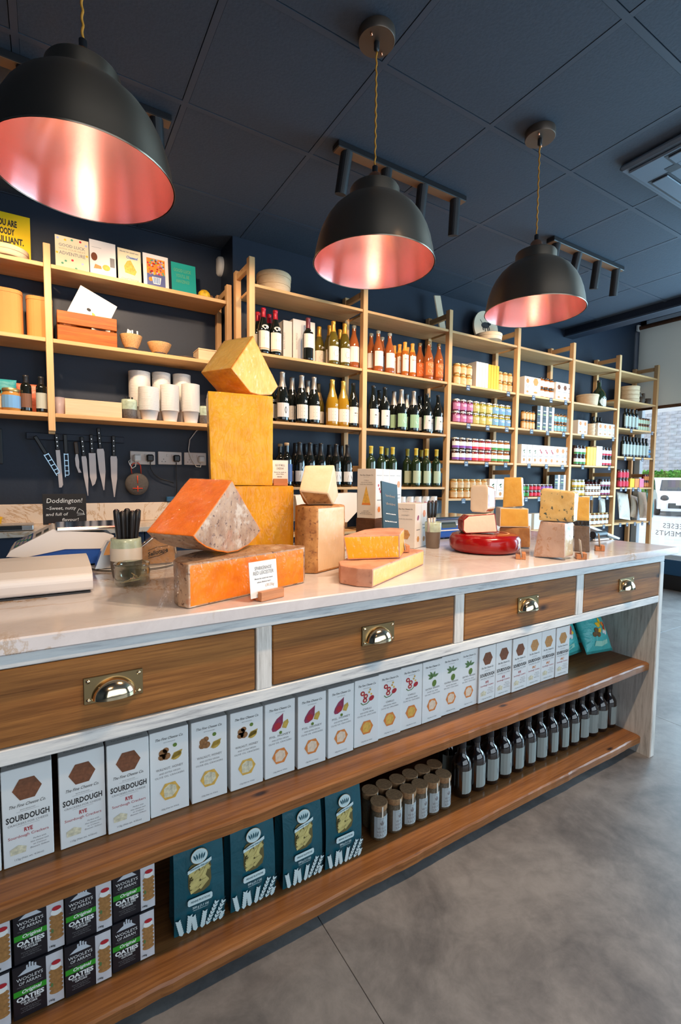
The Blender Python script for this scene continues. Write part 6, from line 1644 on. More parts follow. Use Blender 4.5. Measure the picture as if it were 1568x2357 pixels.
    cw = hull('cheddar', 'pale tilted cheddar wedge crowning the tower', allp, lambda n, c: 'cheddar_pale' if (n.dot(N) > .8 or n.z > .25) else 'cheddar_rind', .003, .014, .001, 5, group=G)
    tl = (allp[5] - allp[0]).cross(T).normalized()
    if tl.z < 0: tl = -tl
    film_over(cw, allp[0], allp[0] + T, allp[5], tl, 8.1, 26, 26, .0025)
    # --- tan pair
    plan = [(.676, 1.232), (.815, 1.293), (.828, 1.35), (.80, 1.39), (.74, 1.395), (.685, 1.37), (.65, 1.33), (.637, 1.29), (.645, 1.255)]
    e1, e2 = Vector(plan[0]), Vector(plan[1]); nf2 = Vector(((e2 - e1).y, -(e2 - e1).x)).normalized()
    hull('aged_cheese', 'tall drum quarter with brown speckled rind and pale cut face', col_pts(plan, TOP, 1.158, .03), lambda n, c: 'tan_cut' if n.xy.dot(nf2) > .93 else 'tan_rind', .007, .013, .0016, 6, group=G)
    zt = 1.1605
    top = [at(702, 1072, Y=1.27), at(770, 1070, Y=1.25)]; mid = [at(689, 1129, Y=1.25), at(755, 1136, Y=1.23)]; low = [at(702, 1148, Y=1.28), at(768, 1154, Y=1.27)]
    for p in low: p.z = zt + .0005
    low[0].x += .01
    bk = [Vector((.705, 1.36, top[0].z - .01)), Vector((.80, 1.36, top[1].z - .015)), Vector((.69, 1.37, zt + .03)), Vector((.815, 1.36, zt + .03)), Vector((.70, 1.36, zt + .0005)), Vector((.80, 1.36, zt + .0005)), at(779, 1140, Y=1.30)]
    hull('aged_cheese', 'small ivory cheese wedge with brown base atop the tall drum', top + mid + low + bk, lambda n, c: 'tan_rind' if n.z < -.25 or (c.z < zt + .03 and n.z < .1) else 'ivory_cut', .004, .012, .001, 7, group=G)
    # --- fontina pair
    E = Vector((.716, 1.002)); L = Vector((.668, 1.085)); Rr = Vector((1.066, 1.199)); nf3 = Vector(((Rr - E).y, -(Rr - E).x)).normalized()
    plan = [E, Rr, (1.05, 1.25), (.98, 1.285), (.89, 1.262), (.78, 1.205), (.70, 1.145), L, (.687, 1.03)]
    hull('washed_rind_cheese', 'low pale wedge with pink rind at the worktop edge', col_pts(plan, TOP, 1.006), lambda n, c: 'fontina_cut' if n.xy.dot(nf3) > .93 else 'fontina_rind', .004, .012, .001, 8, group=G)
    z0 = 1.0078; a, b = at(800, 1289, Z=z0), at(921, 1285, Z=z0); a2, b2 = at(789, 1231, Y=a.y - .005), at(920, 1233, Y=b.y - .003); zt = (a2.z + b2.z) / 2
    hull('washed_rind_cheese', 'film wrapped deep yellow half round sitting on the pale wedge', [a, b, Vector((a2.x, a2.y, zt)), Vector((b2.x, b2.y, zt))] + [Vector((x, y, z)) for x, y in ((.965, 1.18), (.94, 1.22), (.89, 1.232), (.83, 1.21), (.79, 1.17)) for z in (z0, zt + .006)], lambda n, c: 'fontina_deep' if n.y < -.7 else 'fontina_rind', .004, .012, .001, 9, group=G)
    # --- red wax wheel and pieces
    cx, cy, r = 1.497, 1.322, .139
    w = thing('waxed_gouda', 'whole red waxed cheese wheel', 'cheese', (cx, cy, TOP), group=G)
    MB().lathe([(0, 0), (r * .8, 0), (r * .93, .006), (r * .99, .02), (r, .037), (r * .99, .054), (r * .93, .068), (r * .8, .0735), (0, .0735)], 'red_wax', 56, cap=False).build('wax_body', w)
    mat('sticker', (0.7, 0.36, 0.2), .4)
    mb = MB().lathe([(.088, .0739), (.092, .0741), (.096, .0739)], 'sticker', 40, cap=False); mb.build('label_ring', w)
    a = Art((0, 0, 0), (1, 0, 0), (0, 0, 1), .0012, r); a.ell(-.02, .052, .0, .0, 'white_paper'); a.ell(.035, .037, .0045, .005, 'label_cream', 8).ell(.04, .033, .004, .003, 'label_cream', 8); a.build('chip_mark', w)
    z0 = TOP + .0745
    def fblock(label, name, prof, P, delta, thick, zbase, mf, lift=True, seed=1.0, side=0.0, bev=.004, cut=.013, amp=.001, btop=0.0):
        N, Rt = facing(sum(p[0] for p in prof) / len(prof), delta)
        pts = [atp(u, v, P, N) for u, v in prof]; zl = min(p.z for p in pts)
        pts = [p + Vector((0, 0, zbase - zl)) for p in pts]; zm = max(p.z for p in pts)
        for p in pts:
            if p.z < zbase + .006: p.z = zbase
        bk = []
        for p in pts:
            q = p - N * thick + Rt * side
            if p.z > (zbase + zm) / 2: q.z -= btop
            bk.append(q)
        hull(name, label, pts + bk, (lambda n, c: mf(n.dot(N), n.dot(Rt), n.z)), bev, cut, amp, seed, group=G)
        return zm, pts
    P = Vector((cx - .045, cy - .055, 1.1))
    zm, _ = fblock('pale goat gouda piece with red rind lying on the wheel', 'gouda_piece', [(1065, 1228), (1072, 1236), (1146, 1233), (1140, 1189), (1078, 1194), (1066, 1204)], P, -.15, .085, z0, lambda a, r, z: 'goat_cut' if a > .8 or z > .8 or r > .7 else 'red_wax', seed=10, side=-.01, bev=.004)
    P = Vector((cx - .05, cy - .04, 1.15))
    fblock('upright pale goat gouda piece on top of the red stack', 'gouda_piece', [(1086, 1184), (1116, 1184), (1123, 1176), (1124, 1128), (1119, 1121), (1088, 1122), (1083, 1130), (1082, 1178)], P, .42, .075, zm + .0015, lambda a, r, z: 'goat_cut' if a > .8 else 'red_wax', seed=11, bev=.005, btop=.01)
    # --- yellow stack behind
    P = at(1150, 1270, Z=TOP) ; P = at(1185, 1262, Z=TOP)
    z1, _ = fblock('brown rinded block at the bottom of the stack behind the red wheel', 'hard_cheese', [(1150, 1268), (1220, 1268), (1220, 1224), (1150, 1222)], P, .05, .11, TOP, lambda a, r, z: 'brown_rind', seed=12)
    z2, _ = fblock('yellow block in the middle of the stack behind the red wheel', 'hard_cheese', [(1150, 1222), (1218, 1222), (1217, 1180), (1151, 1178)], P, -.22, .10, z1 + .001, lambda a, r, z: 'yellow_cut' if a > .8 else 'goat_cut', seed=13)
    fblock('upright yellow block crowning the stack behind the red wheel', 'hard_cheese', [(1157, 1180), (1203, 1178), (1200, 1111), (1160, 1111)], P, .1, .08, z2 + .001, lambda a, r, z: 'yellow_cut' if a > .8 else 'goat_cut', seed=14)
    # --- stilton stack
    P = at(1262, 1286, Z=TOP)
    zs, pp = fblock('pink brown rinded blue cheese block at the foot of its stack', 'stilton', [(1226, 1288), (1299, 1291), (1301, 1212), (1243, 1205)], P, .38, .085, TOP, lambda a, r, z: 'stilton_side' if r > .6 else 'stilton_rind', seed=15, bev=.006, amp=.0016, side=.0)
    P2 = P + (pp[1] - pp[0]) * .0
    fblock('blue veined yellow cheese block on top of the pink brown one', 'stilton', [(1240, 1206), (1321, 1213), (1324, 1147), (1320, 1144), (1249, 1134), (1244, 1140)], P, .16, .090, zs + .001, lambda a, r, z: 'stilton_cut' if z > -.5 else 'brown_rind', seed=16, bev=.006, amp=.0016)
    P = at(1340, 1270, Z=TOP)
    zd, _ = fblock('dark rinded block right of the blue cheese', 'hard_cheese', [(1322, 1271), (1358, 1271), (1358, 1214), (1322, 1211)], P, 0, .07, TOP, lambda a, r, z: 'dark_rind', seed=17)
    zw, _ = fblock('thin black waxed slab between dark block and yellow block', 'hard_cheese', [(1322, 1211), (1357, 1211), (1357, 1203), (1322, 1203)], P, 0, .068, zd + .001, lambda a, r, z: 'black_wax', seed=18, bev=.002)
    fblock('yellow block on the black waxed slab right of the blue cheese', 'hard_cheese', [(1322, 1202), (1357, 1202), (1358, 1149), (1322, 1148)], P, 0, .066, zw + .001, lambda a, r, z: 'yellow_cut', seed=19)
cheeses()

# ------------------------------------------------------------------ price tags
def price_tag(label, loc, rz, lines, cw=.085, ch=.075, bl=.072, lean=-.12, price=None, cm='white_paper'):
    t = thing('price_card', label, 'price card', loc, (0, 0, rz), 'price cards in wooden blocks')
    b = MB(); h, d = .022, .034
    b.box(-bl / 2, bl / 2, -d / 2, -.004, 0, h, 'beech', .001); b.box(-bl / 2, bl / 2, .001, d / 2, 0, h * .8, 'beech', .001); b.box(-bl / 2, bl / 2, -.004, .001, 0, .007, 'beech'); b.build('wooden_block', t)
    c = MB().box(-cw / 2, cw / 2, -.0006, .0006, 0, ch, cm, 0).build('card', t, (-.012 if cw > .08 else 0, -.0015, .0072), (lean, 0, 0))
    a = Art((0, -.0008, 0), (1, 0, 0), (0, 0, 1), .0002)
    for k, (s, y, hh, f) in enumerate(lines):
        if s: a.text(s, 0, ch * y, hh, 'ink_grey', .008 if k < 2 else 0, .12, fit=cw * f)
        else: a.scrib(0, ch * y, cw * f, hh, 'ink_grey', k + 3)
    if price: a.text(price, cw * .2, ch * .27, .0065, 'ink_tan', 0, .3, fit=cw * .34)
    a.build('card_lettering', c)
    return t
def tags():
    p = at(627, 1379, Z=TOP)
    price_tag('price card for the red cheese at the worktop edge', (p.x - .004, p.y + .014, TOP), .30, [('SPARKENHOE', .76, .0085, .62), ('RED LEICESTER', .63, .0085, .74), ('', .5, .003, .66), ('', .4, .003, .5)], .082, .083, .07, -.1, '£30.25kg')
    N1, R1 = facing(600, -.05); P1 = at(600, 1250, Y=1.42); zt = atp(676, 1119, P1, N1).z; tp = atp(641, 1112, P1 - N1 * .035, N1)
    price_tag('price card on the cheddar block beside the tower', (tp.x + .006, tp.y, zt + .0015), -.3, [('ISLE OF MULL', .74, .007, .6), ('CHEDDAR', .6, .007, .45), ('', .46, .003, .75), ('', .38, .003, .5), ('', .26, .005, .35)], .052, .075, .046, -.05)
    price_tag('price card on the pale wedge below the blue menu board', (at(934, 1272, Z=1.008).x + .012, at(934, 1272, Z=1.008).y + .03, 1.0078), 1.15, [('', .7, .005, .5), ('', .5, .003, .6), ('', .4, .003, .5)], .055, .062, .05, -.15)
    for u, v, lb in ((1200, 1287, 'price card edge on between the red wheel and blue cheese'), (1340, 1287, 'price card edge on in front of the dark block'), (1383, 1268, 'price card edge on nearest the tablet')):
        p = at(u, v, Z=TOP); price_tag(lb, (p.x + .012, p.y + .012, TOP), -.62 + 1.30 if u != 1383 else .62, [('', .7, .005, .5), ('', .5, .003, .4)], .055, .062, .05, -.12, None, 'white_paper' if u != 1383 else 'pale_wood')
tags()

# ------------------------------------------------------------------ left end: scales, pots, tape
def left_end():
    mat('scale_white', (0.82, 0.79, 0.77), .4); mat('scale_blue', (0.012, 0.085, 0.42), .4); mat('lcd', (0.09, 0.11, 0.09), .3); mat('key_pale', (0.7, 0.66, 0.5), .5); mat('key_green', (0.1, 0.5, 0.1), .5)
    # white lidded housing at the front
    t = thing('printer', 'white plastic housing lying at the left edge of the worktop', 'machine', (0, 0, TOP))
    pr = [(1.300, .004), (1.292, .03), (1.292, .045), (1.34, .058), (1.46, .066), (1.52, .066), (1.56, .05), (1.56, .004)]
    mb = MB(); mb.prism(pr, -.42, .088, 'scale_white', 'x'); o = mb.build('housing', t)
    bv = o.modifiers.new('soft', 'BEVEL'); bv.width = .01; bv.segments = 3
    MB().box(-.41, .082, 1.30, 1.55, 0, .0035, 'black_plastic').build('foot', t)
    # weighing scale
    t = thing('weighing_scale', 'white and blue weighing scale with steel plate behind the white housing', 'scale', (0, 0, TOP))
    Y = 1.66
    P = [at(*q, Y=Y) for q in ((14, 1282), (24, 1268), (122, 1218), (136, 1222), (242, 1226), (262, 1232), (262, 1262), (150, 1264), (60, 1283))]
    poly = [(p.x, p.z - TOP) for p in P]
    mb = MB(); mb.prism(list(reversed(poly)), Y, Y + .22, 'scale_white', 'y'); o = mb.build('body', t); bv = o.modifiers.new('soft', 'BEVEL'); bv.width = .004; bv.segments = 2
    xa, xb = P[0].x, P[5].x
    poly2 = [(P[0].x + .002, P[8].z - TOP - .012), (P[8].x, P[8].z - TOP - .001), (P[7].x, P[7].z - TOP - .001), (P[6].x, P[6].z - TOP - .001), (P[6].x, .012), (P[0].x + .05, .012)]
    MB().prism(list(reversed(poly2)), Y + .004, Y + .216, 'scale_blue', 'y').build('base', t)
    for x in (xa + .06, xb - .03):
        for y in (Y + .03, Y + .19): MB().lathe([(.012, 0), (.012, .0115)], 'black_plastic', 12, (x, y, 0)).build('foot', t)
    # keypad on the sloping face
    p0, p1 = Vector(P[1]), Vector(P[2]); d = (p1 - p0); L = d.length; ux = Vector((d.x, 0, d.z)).normalized(); org = Vector((p0.x, Y, p0.z - TOP))
    a = Art(org, ux, (0, 1, 0), .0008)
    a.rect(L * .06, .02, L * .5, .2, 'scale_blue').rect(L * .58, .03, L * .72, .11, 'lcd').rect(L * .78, .03, L * .9, .11, 'lcd'); a.up()
    for k in range(4):
        for j in range(4): a.rect(L * (.09 + .1 * k), .03 + .04 * j, L * (.165 + .1 * k), .055 + .04 * j, 'key_pale' if (k + j) % 3 else 'key_green')
    a.build('keypad', t)
    xa, xb = at(128, 1205, Y=Y + .02).x, at(280, 1205, Y=Y + .02).x; zp = at(200, 1221, Y=Y).z - TOP
    MB().box(xa + .03, xb - .03, Y + .05, Y + .17, P[3].z - TOP - .004, zp, 'black_plastic').build('plate_support', t)
    MB().box(xa, xb, Y - .005, Y + .225, zp, zp + .012, 'chrome', .004).build('weighing_plate', t)
    # glazed pot with knives
    bx, by = at(292, 1330, Y=1.44).x, 1.44
    t = thing('glazed_pot', 'green and cream glazed pot with speckled base holding black handles', 'pot', (bx, by, TOP))
    MB().lathe([(.030, 0), (.036, .006), (.040, .03), (.0415, .052)], 'glaze_dark', 30).build('speckled_base', t)
    MB().lathe([(.0415, .052), (.0415, .085), (.039, .102), (.0385, .113), (.036, .1135), (.0355, .1), (.036, .06), (.0, .058)], 'glaze_cream', 30, cap=False).build('cream_band', t)
    MB().lathe([(.0413, .086), (.0396, .102), (.0391, .1132), (.036, .1138)], 'glaze_green', 30, cap=False).build('green_rim', t)
    for k, (u, dx, v) in enumerate(((267, -.006, 1172), (282, -.003, 1176), (293, 0, 1170), (305, .003, 1175), (318, .005, 1172), (271, -.002, 1212))):
        q = at(u, v, Y=by + .006 * ((k % 3) - 1)); x0 = bx + (q.x - bx) * .62
        m = 'black_plastic' if k < 5 else 'salt_label'
        z0 = TOP + .062; tp = Vector((q.x, by, min(q.z, TOP + .205)))
        kn = thing('spreader', f'{"black" if k < 5 else "grey"} handled spreader in the glazed pot, {ORD[k]}' if k < 5 else 'short grey handled spreader in the glazed pot', 'spreader', (x0, by + .008 * ((k % 3) - 1), z0))
        d = tp - Vector((x0, by, z0)); MB().tube([(0, 0, 0), d * .35, d * .8, d * .97, d], [.004, .006, .0085, .008, .004], m, 8).build('handle', kn)
    # glass dish with sticks
    p = at(305, 1352, Z=TOP); d = Vector((p.x, p.y, 0)).normalized(); r = .044; c = Vector((p.x, p.y, 0)) + d * r * .9
    t = thing('glass_dish', 'small clear glass dish of toothpicks', 'dish', (c.x, c.y, TOP))
    MB().lathe([(0, .002), (r * .86, 0), (r * .95, .004), (r * .99, .012), (r, .042), (r * .95, .046), (r, .05), (r, .058), (r * .95, .058), (r * .94, .046), (r * .95, .014), (r * .85, .008), (0, .007)], 'glass_dish', 32, cap=False).build('dish', t)
    for k in range(5):
        o = MB().cyl((-.025, 0, 0), (.025, 0, .002), .0012, .0012, 'pale_wood', 6).build('toothpick', None, (c.x + .003 * k - .005, c.y - .01 + .006 * k, TOP + .0095 + .0028 * k), (0, 0, .3 + .35 * k)); tag(o, f'wooden toothpick in the glass dish, {["lowest", "second up", "third up", "fourth up", "topmost"][k]}', 'toothpick')
    # tape dispenser: clear domed holder with lettering, on a white tray
    t = thing('tray', 'white tray with thin black rim behind the pots', 'tray', (.235, 1.66, TOP)); MB().lathe([(0, .001), (.13, .001), (.135, .004), (.135, .007), (.131, .007), (.128, .004), (0, .004)], 'white_gloss', 44, cap=False).build('dish', t); MB().lathe([(.1345, .0035), (.1362, .005), (.1345, .0066)], 'black_plastic', 44, cap=False).build('rim', t)
    c = at(358, 1290, Y=1.62); mat('tape_amber', (0.50, 0.26, 0.10), .2, coat=.5)
    t = thing('tape_dispenser', 'clear domed tape dispenser with black lettering beside the orange wedge', 'tape dispenser', (c.x, 1.60, TOP + .008))
    pr = [(-.055, 0), (.055, 0), (.056, .03), (.052, .07), (.042, .098), (.028, .108), (-.01, .088), (-.05, .058), (-.056, .03)]
    MB().prism(list(reversed([(x * .94, z * .94 + .002) for x, z in pr])), -.018, .018, 'tape_amber', 'y').build('tape_roll', t)
    for y in (-.026, .022): MB().prism(list(reversed(pr)), y, y + .004, 'cling_film', 'y').build('cover', t)
    MB().tube([(x, -.022, z) for x, z in pr[2:] + pr[:1]], .0035, 'chrome', 8).build('rim', t)
    a = Art((0, -.0268, 0)); a.text('Sellotape', 0, .034, .013, 'ink', .03, .25, fit=.062, rot=.22); a.line([(-.03, .046), (-.005, .055), (.03, .058)], .0018, 'ink').line([(-.03, .022), (0, .027), (.03, .04)], .0018, 'ink'); a.build('lettering', t)
    c = at(243, 1300, Y=1.60)
    t = thing('tape_dispenser', 'second chrome tape holder left of the glazed pot', 'tape dispenser', (c.x, 1.60, TOP + .008)); pr = [(-.03, 0), (.035, 0), (.035, .06), (.018, .082), (.004, .08), (-.012, .05)]
    MB().prism(list(reversed(pr)), -.02, .02, 'steel', 'y').build('body', t); MB().prism(list(reversed([(x * .5 + .008, z * .5 + .04) for x, z in pr])), -.0215, .0215, 'tape_amber', 'y').build('tape_roll', t)
def thin_glass():
    m, nt, b = new_mat('glass_dish'); out = nt.nodes['Material Output']; tr = nt.nodes.new('ShaderNodeBsdfTransparent'); tr.inputs['Color'].default_value = (.90, .95, .91, 1); gl = nt.nodes.new('ShaderNodeBsdfGlossy'); gl.inputs['Roughness'].default_value = .03
    fr = nt.nodes.new('ShaderNodeLayerWeight'); fr.inputs['Blend'].default_value = .35; mx = nt.nodes.new('ShaderNodeMixShader'); nt.links.new(fr.outputs['Facing'], mx.inputs[0]); nt.links.new(tr.outputs[0], mx.inputs[1]); nt.links.new(gl.outputs[0], mx.inputs[2]); nt.links.new(mx.outputs[0], out.inputs['Surface']); nt.nodes.remove(b)
thin_glass()
left_end()

# ------------------------------------------------------------------ middle: boxes, menu, till, pot, scale, tablet
def middle():
    # crackers on a walnut stand
    rz = math.radians(25.5); ux = Vector((math.cos(rz), math.sin(rz), 0)); n1 = Vector((math.sin(rz), -math.cos(rz), 0))
    d = _F + _R * ((864 - CX) / FPX) + _U * ((CY - 1194) / FPX); E = Vector((0, 0, CAMZ)) + d * 1.97
    zs = E.z; BW, BD, BH = .060, .0885, .2065
    t = thing('walnut_stand', 'dark walnut block under the cracker cartons', 'stand', (E.x, E.y, TOP), (0, 0, rz)); MB().box(-.002, BW * 4 + .01, -.002, BD + .004, 0, zs - TOP - .001, 'walnut_wood', .003).build('block', t)
    def art_slice(a, w, h):
        brand(a, w, h * .86, .9); a.text('CHILLI', 0, h * .755, .005, 'ink_grey', fit=w * .26); a.text('AND EXTRA VIRGIN', 0, h * .715, .004, 'ink_grey', fit=w * .6); a.text('OLIVE OIL CRACKERS', 0, h * .675, .0045, 'ink_grey', fit=w * .72)
        a.poly([(-w * .24, h * .27), (w * .24, h * .27), (0, h * .66)], 'gold_print'); a.up().poly([(-w * .24, h * .27), (w * .24, h * .27), (w * .2, h * .31), (-w * .2, h * .31)], 'ink_orange'); a.scrib(0, h * .14, w * .32, .0028, 'ink_grey', 2); a.scrib(0, h * .11, w * .5, .0028, 'ink_grey', 3); a.scrib(0, h * .08, w * .66, .0028, 'ink_grey', 4)
    arts = [art_chil, art_figs, art_olive, art_hex]; nms = ['chilli', 'fig', 'olive', 'sourdough']
    for k in range(4):
        p = E + ux * (BW * (k + .5) + .001 * k); t = thing('cracker_box', f'white {nms[k]} cracker carton on the walnut stand, {ORD[k]} of four', 'box', (p.x, p.y, zs), (0, 0, rz))
        MB().box(-BW / 2, BW / 2, 0, BD, 0, BH, 'carton_white', .0012).build('carton', t)
        a = Art(); a.text('The Fine Cheese Co.', 0, BH * .86, .004, 'ink', 0, .4, fit=BW * .75); arts[k](a, BW, BH * .9); a.build('front_print', t)
        if k == 0: a = Art((-BW / 2, BD / 2, 0), (0, -1, 0), (0, 0, 1), .0006); art_slice(a, BD, BH); a.build('side_print', t)
    E2 = at(955, 1263, Z=TOP)
    for k in range(2):
        p = E2 + ux * (BW * (k + .5) + .001 * k); t = thing('cracker_box', f'white honey cracker carton standing on the worktop, {"nearer" if k == 0 else "farther"} of two', 'box', (p.x, p.y, TOP), (0, 0, rz)); h2 = .185
        MB().box(-BW / 2, BW / 2, 0, BD, 0, h2, 'carton_white', .0012).build('carton', t); a = Art(); (art_figs if k == 0 else art_hex)(a, BW, h2); a.build('front_print', t)
        if k == 0: a = Art((-BW / 2, BD / 2, 0), (0, -1, 0), (0, 0, 1), .0006); brand(a, BD, h2 * .86); a.text('HONEY', 0, h2 * .72, .006, 'ink_grey', fit=BD * .4); a.text('OLIVE OIL CRACKERS', 0, h2 * .64, .0045, 'ink_grey', fit=BD * .7); hexa(a, 0, h2 * .3, BD * .25, 'cracker_tan'); a.build('side_print', t)
    # menu board
    mat('menu_blue', (0.016, 0.045, 0.065), .6)
    b0 = at(893, 1262, Y=1.40); t = thing('menu_board', 'dark blue menu board leaning among the cartons', 'sign', (at(905, 1230, Y=1.40).x, 1.40, TOP), (-.13, .12, .42)); w, h = .125, .275
    MB().box(-w / 2, w / 2, 0, .006, .004, h, 'menu_blue', .001).build('board', t); a = Art(); [a.line([(w * (-.3 + .02 * q), h * (yy + .012 * math.sin(q * 1.7 + yy * 9) + .012 * (q % 5 == 0))) for q in range(31)], .0014, 'ink_tan') for yy in (.81, .70)]
    for k in range(5): a.scrib(0, h * (.56 - .105 * k), w * (.62, .78, .56, .52, .4)[k], .0046, 'ink_white', k + 11)
    a.build('lettering', t)
    # white till behind the tan cheeses
    P = [at(u, v, Y=1.62) for u, v in ((680, 1140), (822, 1134), (822, 1178), (800, 1202), (690, 1202))]
    t = thing('till', 'white till screen housing behind the tan drum cheese', 'till', (0, 1.62, TOP)); mb = MB(); mb.prism(list(reversed([(p.x, p.z - TOP) for p in P])), 0, .05, 'scale_white', 'y'); o = mb.build('screen_housing', t); bv = o.modifiers.new('soft', 'BEVEL'); bv.width = .006; bv.segments = 2
    xm = (P[3].x + P[4].x) / 2; MB().box(xm - .04, xm + .04, .05, .09, 0, .16, 'scale_white', .006).build('stem', t); MB().box(xm - .1, xm + .1, -.02, .14, 0, .012, 'scale_white', .004).build('foot', t)
    # pot with knives, right
    p = at(996, 1263, Z=TOP); d = Vector((p.x, p.y, 0)).normalized(); r = .033; c = Vector((p.x, p.y, 0)) + d * r
    t = thing('glazed_pot', 'brown pot with dripping green glaze holding knives, before the boxes', 'pot', (c.x, c.y, TOP)); MB().lathe([(r * .82, 0), (r * .86, .004), (r * .95, .05), (r, .075)], 'glaze_brown', 26).build('body', t); MB().lathe([(r * 1.003, .068), (r * 1.03, .085), (r * 1.05, .108), (r * .97, .109), (r * .95, .07), (0, .066)], 'glaze_green', 26, cap=False).build('glazed_rim', t)

    for k, u in enumerate((980, 991, 1003)):
        q = at(u, 1152, Y=c.y); x0 = c.x + (q.x - c.x) * .7; kn = thing('cheese_knife', f'black handled cheese knife in the brown pot, {ORD[k]}', 'knife', (x0, c.y + .008 * (k - 1), TOP + .068)); dd = Vector((q.x + .012 - x0, 0, q.z - TOP - .068))
        MB().tube([(0, 0, 0), dd * .45], .006, 'blade', 8).build('blade', kn); MB().tube([dd * .45, dd * .6, dd * .9, dd], [.005, .0085, .0085, .004], 'black_plastic', 8).build('handle', kn)
    # scale, right
    Y = 1.68; a, b = at(1008, 1240, Y=Y), at(1100, 1240, Y=Y); w = b.x - a.x; z1 = at(1040, 1198, Y=Y).z - TOP
    t = thing('weighing_scale', 'small white and blue scale behind the red wheel', 'scale', ((a.x + b.x) / 2, Y, TOP))
    MB().box(-w / 2 - .005, w / 2 + .005, 0, .2, .006, z1 * .42, 'scale_blue', .006).build('base', t); MB().prism([(.006, z1 * .42 + .001), (.19, z1 * .42 + .001), (.19, z1), (.03, z1)], -w / 2, w / 2, 'scale_white', 'x').build('body', t)
    for x in (-.08, .08):
        for y in (.03, .17): MB().lathe([(.01, 0), (.01, .006)], 'black_plastic', 10, (x, y, 0)).build('foot', t)
    v = Vector((0, .024, z1 * .58)).normalized(); ar = Art((0, .006, z1 * .42 + .001), (1, 0, 0), v, .001); hh = z1 * .58
    ar.rect(-w * .42, hh * .12, w * .42, hh * .5, 'scale_blue'); ar.up().rect(-w * .36, hh * .28, w * .0, hh * .85, 'lcd').rect(w * .08, hh * .28, w * .4, hh * .85, 'lcd'); ar.build('display', t)
    MB().box(-w / 2 - .02, w / 2 + .02, -.005, .21, z1 + .006, z1 + .018, 'chrome', .004).build('weighing_plate', t); MB().box(-.05, .05, .05, .15, z1, z1 + .006, 'black_plastic').build('plate_support', t)
    # tablet till, right
    t = thing('tablet', 'white tablet till tilted on its stand, back to the shelves', 'tablet', (0, 0, TOP)); Y = 1.32
    P = [at(u, v, Y=Y) for u, v in ((1358, 1209), (1428, 1238), (1426, 1242), (1356, 1214))]; mb = MB()
    mb.prism(list(reversed([(p.x, p.z - TOP) for p in P])), Y, Y + .16, 'scale_white', 'y'); mb.build('screen', t)
    Q = [at(u, v, Y=Y + .03) for u, v in ((1362, 1216), (1410, 1236), (1412, 1250), (1358, 1251))]; mb = MB(); mb.prism(list(reversed([(p.x, max(.001, p.z - TOP)) for p in Q])), Y + .03, Y + .13, 'scale_white', 'y'); mb.build('stand', t)
    o = Q[3]; MB().box(o.x, Q[2].x, Y + .025, Y + .135, 0, .004, 'black_plastic').build('base', t)
    # hand tool at the right end
    p = at(1470, 1249, Y=1.30); p = at(1460, 1251, Z=TOP)
    t = thing('label_gun', 'black handheld tool lying at the far right end of the worktop', 'tool', (2.27, 1.30, TOP)); MB().cyl((-.05, 0, .028), (.05, 0, .028), .017, .017, 'black_plastic', 14).build('roller', t); MB().box(-.06, .06, -.02, .02, .001, .009, 'scale_white', .002).build('base', t); MB().box(-.13, -.05, -.008, .012, .001, .012, 'black_plastic', .004).build('handle', t); MB().box(-.045, .045, -.008, .008, .009, .014, 'black_plastic').build('bracket', t)
mat('glaze_brown', (0.16, 0.12, 0.09), .5)
middle()
